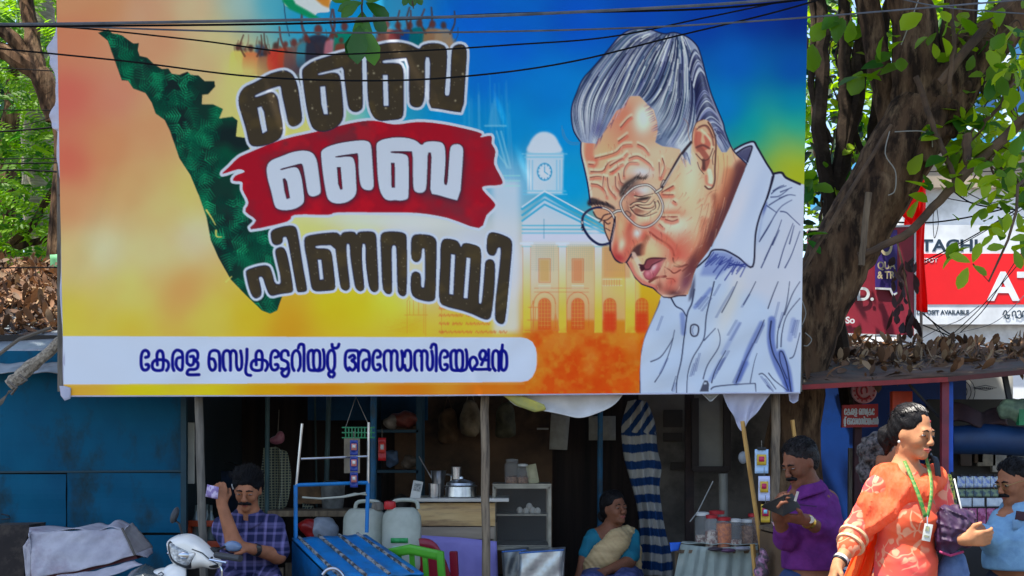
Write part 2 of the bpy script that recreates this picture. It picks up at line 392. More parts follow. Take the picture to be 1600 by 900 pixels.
        return out/tot

WHITE = (190, 204, 232)
def draw_banner(S):
    C = Canvas(86, -16, 1264, 620, S)
    R = random.Random(5)
    # -- sky of colours
    K = """100,0,228,150,92 110,60,222,135,85 108,150,214,108,78 108,250,220,105,72 112,320,214,150,88 120,400,205,180,105 110,500,203,184,62 170,10,224,150,90
 180,150,216,135,92 170,230,222,140,82 220,20,212,165,110 250,60,214,150,95 300,15,205,190,125 340,60,203,196,150 380,15,158,190,196 420,8,70,168,205 470,30,30,150,210 540,20,10,135,215
 320,110,210,185,115 300,160,212,180,105 240,200,222,155,92 200,290,218,172,96 260,330,210,188,105 300,300,214,200,96 300,370,202,196,140 240,390,204,192,118 290,455,214,150,76 200,460,204,188,90
 160,390,208,198,140 200,510,206,186,58 330,500,216,186,70 390,500,230,180,48 450,505,236,150,40 560,480,224,188,36 520,480,232,180,36 610,478,222,200,60 640,440,208,206,190 700,420,196,208,236
 360,100,205,196,132 365,150,208,200,128 380,200,206,202,120 470,190,206,206,120 520,185,196,204,140 560,190,120,190,190 600,180,10,150,215 700,190,0,140,218 640,350,194,204,230 560,350,204,208,170 480,345,206,212,130 430,345,200,206,140
 740,380,190,202,232 790,420,190,202,232 760,120,0,108,216 740,30,0,95,212 800,60,0,96,212 900,30,0,84,204 1000,20,0,72,186 1100,30,0,62,170 1180,20,0,48,148 1245,25,0,38,124 1150,100,0,92,190 1240,110,0,74,168
 1140,170,0,112,196 1240,165,0,120,176 1180,200,0,150,172 1240,192,30,165,150 1205,215,70,168,130 1225,228,130,170,96 1225,250,172,176,44 1245,270,172,178,30 860,150,0,122,214 880,200,0,136,218 890,290,0,150,222 790,200,0,135,214 800,290,120,180,225
 830,420,196,190,190 870,420,214,190,150 920,440,220,170,110 980,440,214,182,40 840,480,228,160,70 900,500,236,112,36 960,500,226,120,40 1000,480,214,160,40 640,520,226,176,44 720,510,226,182,50 780,500,228,190,60
 850,540,232,104,30 900,570,226,84,20 1000,560,224,92,22 830,605,236,112,30 760,608,236,108,26 640,608,236,116,24 500,608,236,130,26 420,608,232,152,24 330,608,216,184,30 220,608,206,190,28 130,608,222,160,50 940,600,220,80,20 1000,610,222,96,24"""
    k = np.array([[float(v) for v in q.split(',')] for q in K.split()])
    k[k[:, 0] < 340, 4] *= 1.22; k[(k[:, 0] < 340) & (k[:, 1] < 330), 3] *= .96
    d = 6; xs, ys = C.X[::d, ::d], C.Y[::d, ::d]
    acc = np.zeros(xs.shape+(3,)); tw = np.zeros(xs.shape)
    for x, y, r, g, b in k:
        w = 1/((xs-x)**2+(ys-y)**2+700)**1.6
        acc += w[..., None]*np.array((r, g, b)); tw += w
    acc /= tw[..., None]*255
    yi, xi = np.arange(C.H)/d, np.arange(C.W)/d
    y0, x0 = np.minimum(yi.astype(int), acc.shape[0]-2), np.minimum(xi.astype(int), acc.shape[1]-2)
    fy, fx = (yi-y0)[:, None, None], (xi-x0)[None, :, None]
    C.c = (acc[y0][:, x0]*(1-fy)*(1-fx)+acc[y0][:, x0+1]*(1-fy)*fx+acc[y0+1][:, x0]*fy*(1-fx)+acc[y0+1][:, x0+1]*fy*fx).astype(np.float32)
    n = C.noise(60, 3); C.c *= (1+.10*(n-.5))[..., None]
    # -- far spire, faint
    for i in range(26):
        x = 722+R.random()*75; t = (x-722)/75
        C.stroke([(x, 105+R.random()*60+t*20), (x+8*t, 300)], 1.2+R.random()*2.5, (120+R.random()*90, 190, 230), .07+.08*R.random(), soft=2)
    C.fill(pl('762,195 772,150 782,196'), (90, 170, 225), .45, blur=1.5)
    for q in ('758,196 790,196', '770,230 795,262', '783,205 798,262', '776,205 792,262'): C.stroke(pl(q), 3, (150, 205, 235), .5, soft=1.5)
    C.fill(pl('770,282 812,282 812,520 770,520'), (198, 210, 236), .75, blur=4)
    for y in (274, 282, 290): C.stroke([(778, y), (812, y)], 2.2, (150, 215, 225), .6, soft=1)
    # -- clock-tower building
    BW = (204, 216, 240); CY = (60, 160, 215)
    C.fill(smooth(pl('826,238 828,222 838,209 851,205 865,210 873,222 876,238'), True), BW, .95, blur=1.2)
    C.fill(pl('822,238 881,238 879,303 824,303'), BW, .85, blur=1)
    for y, a, b in ((240, 816, 886), (245, 820, 880), (298, 818, 884), (303, 818, 886)): C.stroke([(a, y), (b, y)], 2, (110, 190, 232), .8)
    for x in (823, 827, 832, 870, 875, 880): C.stroke([(x, 250), (x, 296)], 1.6, (100, 180, 230), .7)
    C.blob(851, 269, 12, 13, 0, BW, 1)
    C.stroke([(851+11*math.cos(t*.42), 268+13*math.sin(t*.42)) for t in range(16)], 2.4, CY, .85)
    for t in range(12): C.stroke([(851+9*math.cos(t*.5236), 268+10.5*math.sin(t*.5236)), (851+11*math.cos(t*.5236), 268+13*math.sin(t*.5236))], 1.3, (40, 120, 190), .8, sm=False)
    C.stroke(pl('851,268 851,260'), 1.5, CY, .9, sm=False); C.stroke(pl('851,268 856,272'), 1.5, CY, .9, sm=False)
    C.fill(pl('816,345 851,306 960,372 1000,380 1000,384 816,384'), (196, 210, 238), .85, blur=1.5)
    for o in (0, 9, 17):
        C.stroke([(816, 326+o*1.1), (851, 302+o), (970, 368+o*.5)], 3.2 if o else 4, (40, 160, 215), .8, sm=False)
    C.stroke(pl('816,323 851,298 970,363'), 2.4, BW, .9, sm=False)
    for y in (352, 358, 364): C.stroke([(816, y), (990, y)], 2.0, (40, 165, 215), .75, sm=False)
    C.fill(pl('816,365 990,365 990,378 816,378'), (198, 206, 238), .9, blur=.8)
    C.stroke(pl('850,342 850,372'), 1.2, (60, 130, 170), .6)
    g = C.c.copy(); ya = np.clip((C.Y-378)/110, 0, 1)
    C.fill(pl('816,378 1000,378 1000,500 816,500'), (205, 205, 200), .42, blur=2)
    RD = (188, 74, 40)
    for x in range(838, 1000, 3):
        if 12 < (x-818) % 58 < 50: C.stroke([(x, 382), (x, 424)], .8, (120, 150, 150), .28, sm=False)
    for y in range(382, 424, 3): C.stroke([(830, y), (985, y)], .8, (130, 150, 140), .28, sm=False)
    for x in (823, 879, 935, 985):
        w = 6 if x < 980 else 8
        m = C.polymask([[(x-w, 380), (x+w, 380), (x+w+.5, 520), (x-w-.5, 520)]])
        top = np.array((204, 212, 244))/255; bot = np.array((226, 186, 70))/255
        C.put(m, (top*(1-ya[..., None]) + bot*ya[..., None]).astype(np.float32), .88)
        C.stroke([(x-w-3, 380), (x+w+3, 380)], 4, (206, 216, 240), .9, sm=False); C.stroke([(x-w-1, 385), (x+w+1, 385)], 2, (120, 190, 205), .6, sm=False)
        for o in (-w, w): C.stroke([(x+o, 386), (x+o, 518)], .9, (190, 130, 90), .6, sm=False)
    for x in (851, 903):
        C.fill([(x-8, 405), (x+8, 405), (x+8, 440), (x-8, 440)], (190, 150, 90) if x < 880 else (196, 120, 84), .7, blur=.7)
        C.stroke([(x-9, 404), (x+9, 404), (x+9, 441), (x-9, 441), (x-9, 404)], 1, RD, .5, sm=False)
        for y in (446, 450): C.stroke([(x-9, y), (x+9, y)], 1.6, (222, 214, 210), .8, sm=False)
    C.fill(pl('943,385 985,385 985,434 943,434'), (190, 120, 80), .45, blur=1.5)
    for x in (851, 903, 953, 1003):
        if x < 940:
            C.stroke([(x+17*math.cos(t), 474-18*math.sin(t)) for t in np.linspace(0, math.pi, 9)], 1.2, RD, .55, sm=False)
            C.stroke([(x-17, 474), (x-17, 512)], 1, RD, .4, sm=False); C.stroke([(x+17, 474), (x+17, 512)], 1, RD, .4, sm=False)
        P = [(x+9.5*math.cos(t), 476-10*math.sin(t)) for t in np.linspace(0, math.pi, 9)]+[(x-9.5, 514), (x+9.5, 514)]
        C.fill(P, (214, 84, 44), .75, blur=.6); C.stroke(P+P[:1], 1, RD, .7, sm=False)
        for o in (-5, 0, 5): C.stroke([(x+o, 468), (x+o, 512)], .8, (230, 160, 80), .6, sm=False)
        for y in range(472, 510, 6): C.stroke([(x-9, y), (x+9, y)], .8, (230, 160, 80), .55, sm=False)
        if x > 940: C.fill([(x-9, 488), (x+9, 488), (x+9, 520), (x-9, 520)], (222, 56, 30), .75, blur=2)
    for y in (436, 446): C.stroke([(942, y), (972, y)], 1.2, (226, 214, 200), .8, sm=False)
    for x in range(944, 972, 4): C.stroke([(x, 437), (x, 446)], 1.4, (200, 120, 90), .7, sm=False)
    for y in (450, 456): C.stroke([(835, y), (920, y)], .9, RD, .4, sm=False)
    # fountain + faint left tower sketch + text block
    for q in ('833,470 833,520', '826,480 841,480', '824,500 844,500', '820,516 850,516', '829,480 830,500', '837,480 836,500', '833,470 830,480', '868,490 864,516 874,516 868,490'):
        C.stroke(pl(q), 1.4, (214, 120, 74), .7, sm=False)
    for q in ('636,520 636,470 642,462 650,458 658,463 662,472 662,520', '632,492 668,492', '665,470 665,525', '690,465 690,522', '640,470 640,492', '646,466 646,492', '654,466 654,492'):
        C.stroke(pl(q), 1, (226, 130, 50), .6, sm=False)
    for i in range(60): C.stroke([(600+R.random()*66, 495+R.random()*28), (600+R.random()*66, 495+R.random()*28)], .8, (232, 140, 40), .10, sm=False)
    for j, (y, xe) in enumerate(((482, 700), (493, 730), (506, 764), (519, 788))):
        x = 686
        while x < xe:
            w = 3+R.random()*4
            C.stroke([(x, y+R.random()*2), (x+w*.3, y-2.5), (x+w*.6, y+1.5), (x+w, y-1.5)], 1.2, (196, 100, 60), .75)
            x += w+1.2+(4 if R.random() < .14 else 0)
    # orange foliage under the building
    n1, n2 = C.noise(22, 11, 4), C.noise(9, 12, 3)
    band = np.clip((C.Y-508)/14, 0, 1)*np.clip((1010-C.X)/8, 0, 1)*np.clip((C.X-800)/40, 0, 1)
    C.put(band*np.clip((n1-.44)*4, 0, 1), (206, 62, 16), .62); C.put(band*np.clip((n2-.52)*5, 0, 1), (238, 140, 50), .4)
    C.put(band*np.clip((.42-n1)*5, 0, 1), (228, 130, 60), .4)
    # -- map with ferns
    P = pl('153,51 169,45 175,52 183,53 190,55 197,60 208,68 217,67 215,78 218,87 230,90 240,100 253,108 263,107 268,115 280,117 293,112 298,117 310,118 320,127 335,127 336,135 325,147 316,148 315,163 333,163 348,170 342,185 363,182 371,188 368,213 383,215 389,230 390,300 410,340 440,370 432,420 441,462 433,485 422,490 409,485 382,459 360,436 341,402 329,375 322,338 310,304 308,300 297,273 280,247 265,203 257,187 243,177 237,160 227,145 208,138 200,126 190,125 180,97 168,63')
    m = C.polymask([P]); C.put(m, (20, 52, 48)); C.clip = m
    n = C.noise(38, 21, 2); C.put(np.clip((n-.5)*4, 0, 1), (6, 84, 62), .8); C.put(np.clip((.45-n)*5, 0, 1), (22, 34, 40), .8)
    for i in range(300):
        t = R.random(); x = 160+t*270+R.uniform(-30, 85); y = 50+t*430+R.uniform(-45, 45)
        an = R.uniform(0, 6.28); L = R.uniform(14, 36); cv = R.uniform(-.02, .02)
        g = R.random(); col = (int(4+26*g*g), int(60+110*g*g), int(52+66*g*g)); a = R.uniform(.4, .9)
        for j in range(int(L/4.2)):
            u = j*4.2; th = an+cv*u; px, py = x+math.cos(an+cv*u/2)*u, y+math.sin(an+cv*u/2)*u; l = (1-u/L)*13+2
            for sg in (-1, 1):
                C.stroke([(px, py), (px+math.cos(th+sg*1.05)*l, py+math.sin(th+sg*1.05)*l)], 2.3, col, a, w1=.8, sm=False)
    C.clip = None
    for q in ('322,328 330,340 336,351', '337,360 338,369 346,370', '353,440 362,432'): C.stroke(pl(q), 3, (214, 200, 110), .9, w1=1.5)
    # -- crowd and flag
    def man(x, y, h, col, up, a=.9):
        sk = (70+R.random()*40, 50, 48)
        C.fill(smooth([(x-h*.26, y+h), (x-h*.28, y+h*.42), (x-h*.15, y+h*.26), (x+h*.15, y+h*.26), (x+h*.28, y+h*.42), (x+h*.26, y+h)], True), col, a, blur=.6)
        C.fill([(x+h*.1*math.cos(t), y+h*.12+h*.13*math.sin(t)) for t in np.linspace(0, 6.28, 10)], sk, a, blur=.5)
        for sg in (-1, 1):
            if up & (1 if sg < 0 else 2): C.stroke([(x+sg*h*.22, y+h*.4), (x+sg*h*.38, y+h*.05), (x+sg*h*(.25+.2*R.random()), y-h*.35)], h*.08, sk, a*.8, w1=h*.05)
    for i in range(80):
        x = 366+R.random()*345
        if 538 < x < 575: continue
        y = 72-(x-372)*.04+R.uniform(-10, 14)
        man(x, y, 24+R.random()*14, R.choice([(150, 90, 60), (120, 60, 50), (40, 44, 70), (60, 70, 96), (206, 190, 120), (170, 130, 90), (30, 90, 110), (16, 70, 130)]), R.choice([0, 0, 1, 2]), .5)
    for q in ((372, 68, 44, (214, 200, 110), 0), (392, 70, 44, (206, 120, 80), 3), (415, 76, 46, (150, 100, 80), 2), (430, 66, 42, (190, 60, 50), 1), (446, 64, 40, (176, 70, 50), 0), (459, 60, 52, (110, 84, 84), 1), (478, 54, 50, (54, 130, 160), 0), (497, 38, 66, (44, 40, 58), 3), (520, 50, 46, (176, 110, 130), 0), (538, 34, 56, (10, 120, 100), 1), (533, 58, 36, (120, 60, 50), 0), (604, 32, 52, (120, 70, 60), 1), (622, 34, 50, (90, 40, 50), 2), (640, 34, 50, (10, 70, 150), 1), (655, 30, 52, (10, 100, 110), 3), (676, 32, 50, (150, 110, 80), 1), (693, 34, 46, (150, 130, 110), 2)): man(*q)
    fl = C.noise(30, 31, 2)
    m = np.clip((C.X-400)/60, 0, 1)*np.clip((725-C.X)/30, 0, 1)*np.clip((C.Y-82)/26, 0, 1)*np.clip((175-C.Y)/30, 0, 1)
    C.put(m*np.clip((C.X-430)/40, 0, 1)*np.clip((580-C.X)/60, 0, 1), (56, 52, 74), .75)
    m = np.clip((C.Y-84)/26, 0, 1)*np.clip((430-C.X)/40, 0, 1)*np.clip((C.X-345)/20, 0, 1)*np.clip((150-C.Y)/25, 0, 1)
    C.put(m, (207, 199, 126), .85)
    C.stroke(pl('443,-2 446,28 452,56'), 1.4, (40, 60, 90), .9)
    C.fill(smooth(pl('443,-14 470,-14 520,-14 514,8 514,18 496,20 488,28 470,20 452,12 444,6'), True), (214, 218, 232), .95)
    C.fill(pl('443,-16 441,2 452,14 470,22 486,29 500,28 480,16 462,6 450,-16'), (8, 134, 92), .95, blur=.6)
    C.fill(pl('478,-16 492,-2 504,8 514,12 516,0 512,-16'), (236, 130, 50), .95, blur=.8)
    # -- swash and big lettering
    z1, z2, z3, z4, z5, z6 = (360, 50, 5), (540, 50, 5), (380, 200, 6), (570, 180, 5), (370, 340, 5.626), (580, 340, 5)
    row1 = [(pl('60,520 75,470 110,425 200,385 300,325 380,300 430,295 480,320 510,370 530,440 545,550 560,660 555,700 520,730 480,738 450,715 425,600 400,490 392,425 380,420 330,435 240,470 190,495 192,508 250,490 310,465 340,470 370,510 385,600 405,700 410,780 385,835 310,875 220,895 165,890 140,860 120,760 90,660 65,580', *z1), [pl('210,590 240,580 260,620 285,770 250,790 230,700', *z1)]),
      (pl('471,110 475,104 488,95 512,87 532,81 548,78 560,79 566,90 566,120 567,160 566,170 558,175 550,174 544,168 541,150 538,125 536,104 528,107 497,114 497,117 520,112 530,115 533,130 535,150 537,178 534,190 524,200 508,205.6 496,205 488,200 483,188 478,166 473,130'), [pl('500,135 507.6,134 512,178 506,178 502,162')]),
      (pl('165,320 160,200 180,130 240,100 330,80 420,78 500,95 560,125 578,130 600,100 660,85 730,88 780,110 795,160 790,300 775,470 780,495 808,495 815,440 825,160 840,110 890,90 935,105 950,160 940,300 920,628 830,618 740,600 650,590 655,400 660,200 620,195 622,400 615,530 590,580 550,590 510,575 495,540 495,200 400,210 290,220 288,242 360,238 430,245 455,300 455,450 455,640 430,680 330,690 270,695 220,670 185,600 170,500', *z2), [pl('290,335 328,335 335,575 297,575', *z2)])]
    row2 = [(pl('215,380 230,330 270,295 350,265 450,225 540,208 610,212 660,240 690,300 710,440 728,590 715,620 660,642 620,635 600,600 575,440 555,335 530,330 480,345 345,380 350,395 430,372 490,362 520,385 545,460 560,560 572,680 550,720 480,760 380,773 310,755 288,715 260,590 225,470', *z3), [pl('368,475 390,468 410,500 437,655 405,665 385,590', *z3)]),
      (pl('501,238 504,233 513,228 530,223 553,219.5 568,218.5 577,221 580,228 581.5,250 584,290 581,296 575,297 567,295 562.5,288 560,267 559.5,239 555,239 524,243.5 524,246 545,243.5 552,246 555,258 556,280 557,300 552,309 541,316 528,318 518,316 511,310 507,290 503,262'), [pl('526,260.5 532,260.5 535,295 531.5,296 528,287')]),
      (pl('88,240 95,210 140,185 230,170 330,173 400,195 445,235 470,205 540,200 600,208 625,240 630,330 625,430 615,535 645,545 655,400 665,250 690,225 735,222 765,245 770,290 742,668 650,645 570,620 510,610 515,450 522,290 490,287 487,420 480,570 460,600 420,605 385,590 375,540 375,280 340,278 200,278 202,292 290,296 330,310 342,340 342,630 330,655 280,665 235,660 190,665 150,650 115,590 98,480', *z4), [pl('203,370 233,370 235,562 207,562', *z4)])]
    row3 = [(pl('75,480 90,455 180,425 250,415 290,430 312,490 335,580 385,585 380,500 355,400 335,310 340,275 380,255 415,265 440,310 470,450 497,630 485,655 460,662 380,672 305,692 275,665 250,600 225,520 190,522 208,590 220,650 210,695 165,716 130,685 100,600', *z5), []),
      (pl('295,130 320,100 400,75 480,65 515,80 530,110 550,220 580,420 618,620 610,650 540,658 525,640 500,500 465,300 440,170 405,170 405,210 385,235 340,245 310,225 298,180', *z5), []),
      (pl('590,180 620,155 740,135 870,125 895,140 910,155 930,125 1000,118 1040,125 1050,150 1065,122 1140,115 1200,120 1225,150 1230,250 1248,600 1240,640 1210,658 1175,640 1155,590 1130,400 1130,230 1100,228 1100,400 1120,600 1115,635 1080,650 1045,625 1030,580 995,350 990,230 962,228 965,350 995,600 985,630 955,645 915,625 900,560 880,400 860,240 690,245 692,268 790,268 825,290 840,350 868,600 855,635 820,642 700,650 665,635 650,600 620,400 592,260', *z5), [pl('710,368 740,368 760,540 730,545', *z5)]),
      (pl('68,140 90,110 150,103 230,108 270,125 278,160 280,590 255,618 220,605 203,570 195,250 188,215 165,215 158,250 165,570 150,598 115,595 85,550 75,300', *z6), []),
      (pl('308,170 330,130 390,125 470,135 510,170 512,250 503,620 490,650 440,658 350,635 315,600 305,540 310,440 340,415 380,430 390,470 390,545 418,545 420,240 395,240 392,310 370,345 335,345 310,310', *z6), []),
      (pl('540,210 560,165 600,160 670,175 695,210 700,230 715,200 750,195 840,220 862,260 855,450 838,665 860,675 870,600 885,400 890,340 920,320 955,330 970,370 965,550 940,770 915,798 880,795 760,740 560,690 530,650 530,500 540,350', *z6), [pl('625,285 655,290 640,600 610,595', *z6), pl('745,312 775,315 752,630 722,628', *z6)]),
      (pl('903,170 915,125 945,110 1010,125 1080,155 1103,190 1100,270 1080,480 1050,800 1030,835 990,825 965,790 970,650 1000,400 1015,235 988,235 980,270 960,300 920,292 900,255', *z6), [])]
    def outline(rows, w, col, a=1.0, soft=0):
        m = np.zeros((C.H, C.W), np.float32)
        for P, hs in rows:
            for Q in [P]+hs:
                k = C.win(Q, w); v = m[k[0]:k[1], k[2]:k[3]]; np.maximum(v, C.strokemask(list(Q)+[Q[0]], w, soft=soft, w=k), out=v)
        C.put(m, col, a)
    rib = pl('18,678 45,650 75,620 110,600 250,545 400,510 520,480 610,470 690,485 780,475 870,482 960,500 1030,520 1025,535 1068,530 1070,560 1085,590 1080,640 1110,700 1105,720 1045,725 1035,740 1080,790 1080,810 1050,840 1020,890 900,850 780,830 640,828 470,828 430,838 300,838 270,865 130,895 150,860 108,825 120,790 97,740 95,710 60,705 70,685 105,670 80,660', 340, 0, 2.5)
    rib = smooth(rib, True, 3)
    C.blob(620, 345, 150, 16, 3, (206, 214, 220), .8)
    row1 = [(roundc(P), hs) for P, hs in row1]; row3 = [(roundc(P), hs) for P, hs in row3]; row2 = [(roundc(P), hs) for P, hs in row2]
    outline([(rib, [])], 9, WHITE); outline(row1, 8.5, WHITE); outline(row3, 8, WHITE)
    m = C.polymask([rib]); C.put(m, (152, 24, 44)); C.clip = m
    n = C.noise(60, 41, 4); C.put(np.clip((n-.40)*5, 0, 1), (112, 42, 56), .95); C.put(np.clip((C.noise(24, 42, 3)-.52)*5, 0, 1), (190, 26, 44), .5)
    C.put(np.clip((C.X-590)/140, 0, .8)*np.clip((n-.25)*4, 0, 1), (116, 44, 60), .9); C.clip = None
    DK = (60, 54, 46)
    for rows in (row1, row3):
        for P, hs in rows:
            k = C.win(P, 4); m = C.polymask([P]+hs, k); C.put(m, (36, 40, 74), 1, k); C.put(m*(1-outl(C, P, hs, 2.4, k)), DK, 1, k)
    allm = C.polymask([p for P, hs in row1+row3 for p in [P]+hs])
    C.clip = allm
    C.put(np.clip((C.noise(26, 45, 3)-.55)*4, 0, 1), (84, 72, 48), .5)
    sp = np.random.RandomState(8)
    for i in range(430):
        big = i % 12 == 0
        x, y = (sp.uniform(375, 800), sp.uniform(340, 500)) if i % 2 else (sp.uniform(375, 735), sp.uniform(70, 210))
        C.blob(x, y, *( (1.6, 1.9) if big else (.8, .8)), sp.uniform(0, 90), (176, 170, 150), .85 if big else .55)
    for i in range(5): C.stroke([(700+i*22, 520), (850+i*22, 400)], 6, (40, 38, 34), .28, soft=4)  # streaks paint the sheet's wrinkle shade into the letter colour
    C.clip = None
    sh = np.zeros((C.H, C.W), np.float32)
    for P, hs in row2: sh = np.maximum(sh, C.polymask([[(x+2, y+3) for x, y in P]]+[[(x+2, y+3) for x, y in h] for h in hs]))
    C.put(C.blur(sh, 4)*C.polymask([rib]), (56, 36, 58), .8)
    outline(row2, 3, (52, 40, 62), .75)
    for P, hs in row2: C.put(C.polymask([P]+hs), WHITE)
    # -- white strap with the association's name
    C.fill(pl('80,525 815,527 824,529 832,534 837,543 839,554 839,568 837,579 832,589 825,595 815,597 80,601'), (186, 202, 234))
    NV = (14, 18, 128); A7, A8 = (210, 525, 5.333), (500, 525, 5.333)
    ee = '92,178 115,170 118,140 95,120 70,130 56,170 56,240 70,278 98,283 118,262 112,238 95,238'
    ka = '190,240 188,150 213,122 238,150 238,262 222,285 175,285 150,265 150,225 180,200 250,200 280,220 283,260 268,287'
    sa = ['755,285 740,250 740,150 765,122 790,130 798,165 798,285', '798,165 808,130 830,122 848,150 848,240 865,283 890,260 893,180 885,125']
    ya_ = ['1545,285 1470,285 1450,255 1447,150 1470,120 1490,135 1492,240 1510,285 1555,285 1580,255 1580,150 1572,115', '1492,150 1505,122 1530,122 1545,150 1545,250 1530,280']
    st = [(ee, A7, 0), (ka, A7, 0), ('330,287 318,250 320,160 345,122 375,122 400,150 402,255 390,285 362,270 348,235 355,190 382,178', A7, 0),
      ('440,225 440,150 470,122 510,122 528,150 524,190 505,200 530,225 528,260 505,278 460,280 442,300 450,322 538,322', A7, 0), ('440,225 465,245 490,235 497,200 490,170 468,172', A7, 0),
      ('710,287 708,160 690,125 650,122 625,150 622,240 640,283 668,275 675,235 660,195 637,190', A7, 0), (sa[0], A7, 0), (sa[1], A7, 0), ('938,110 935,200 925,290 940,322 968,328', A7, 0),
      (ka, A7, 825), (ee, A7, 1080), ('1282,160 1275,130 1250,120 1225,140 1225,190 1250,205 1275,220 1280,255 1255,278 1225,272', A7, 0), ('1280,250 1288,295 1268,335 1240,332 1228,305 1242,288', A7, 0),
      ('1330,287 1315,250 1315,160 1340,122 1365,130 1380,170 1380,250 1365,287', A7, 0), ('1365,100 1375,72 1400,70 1412,100 1412,290', A7, 0), (ya_[0], A7, 0), (ya_[1], A7, 0),
      ('80,287 65,250 65,160 85,122 110,125 122,160 122,250 108,287', A8, 0), ('85,340 72,325 75,305 98,298 118,308 118,328 105,342', A8, 0), ('100,70 105,95 130,102 150,90 157,68', A8, 0),
      ('235,287 212,250 212,160 230,125 270,120 310,125 320,160 320,290', A8, 0), ('245,178 275,160 290,185 265,205 290,222 295,260 270,285 245,265', A8, 0), ('320,180 345,122 385,122 408,150 408,250 390,285 362,270 360,215 388,195', A8, 0),
      (ee, A8, 385), (sa[0], A8, -205), (sa[1], A8, -205), ('705,170 712,130 735,120 755,145 758,250 740,285 715,280 705,245', A8, 0), (sa[0], A8, 50), (sa[1], A8, 45),
      ('925,97 935,72 955,70 968,100 968,290', A8, 0), (ee, A8, 945), (ya_[0], A8, -357), (ya_[1], A8, -357),
      ('1270,287 1250,250 1250,200 1275,175 1300,190 1310,230 1285,275 1410,275 1405,270 1405,115', A8, 0), ('1392,200 1345,195 1330,155 1350,122 1375,128 1382,160 1365,195 1345,240', A8, 0),
      ('1460,287 1440,250 1440,150 1460,122 1480,130 1490,160 1490,287', A8, 0), ('1490,160 1510,122 1540,130 1555,170 1555,250 1535,285 1512,268 1512,180 1520,75', A8, 0)]
    C.st = st
    ms, mw = np.zeros((C.H, C.W), np.float32), np.zeros((C.H, C.W), np.float32)
    for q, (ox, oy, kk), dx in st:
        p = smooth(pl(q, ox+dx/kk, oy, kk), n=4)
        k = C.win(p, 8)
        for mm, wd in ((ms, 5.0), (mw, 7.4)): v = mm[k[0]:k[1], k[2]:k[3]]; np.maximum(v, C.strokemask(p, wd, w=k), out=v)
    C.put(mw, (206, 216, 244), .8); C.put(ms, NV)
    draw_portrait(C, R)
    # hems: pale rim along the lower edge
    C.fill(pl('80,601 820,597 820,601 80,604'), (196, 170, 110), .3)
    return C
def outl(C, P, hs, w, k):
    m = np.zeros((k[1]-k[0], k[3]-k[2]), np.float32)
    for Q in [P]+hs: np.maximum(m, C.strokemask(list(Q)+[Q[0]], w, w=k), out=m)
    return m
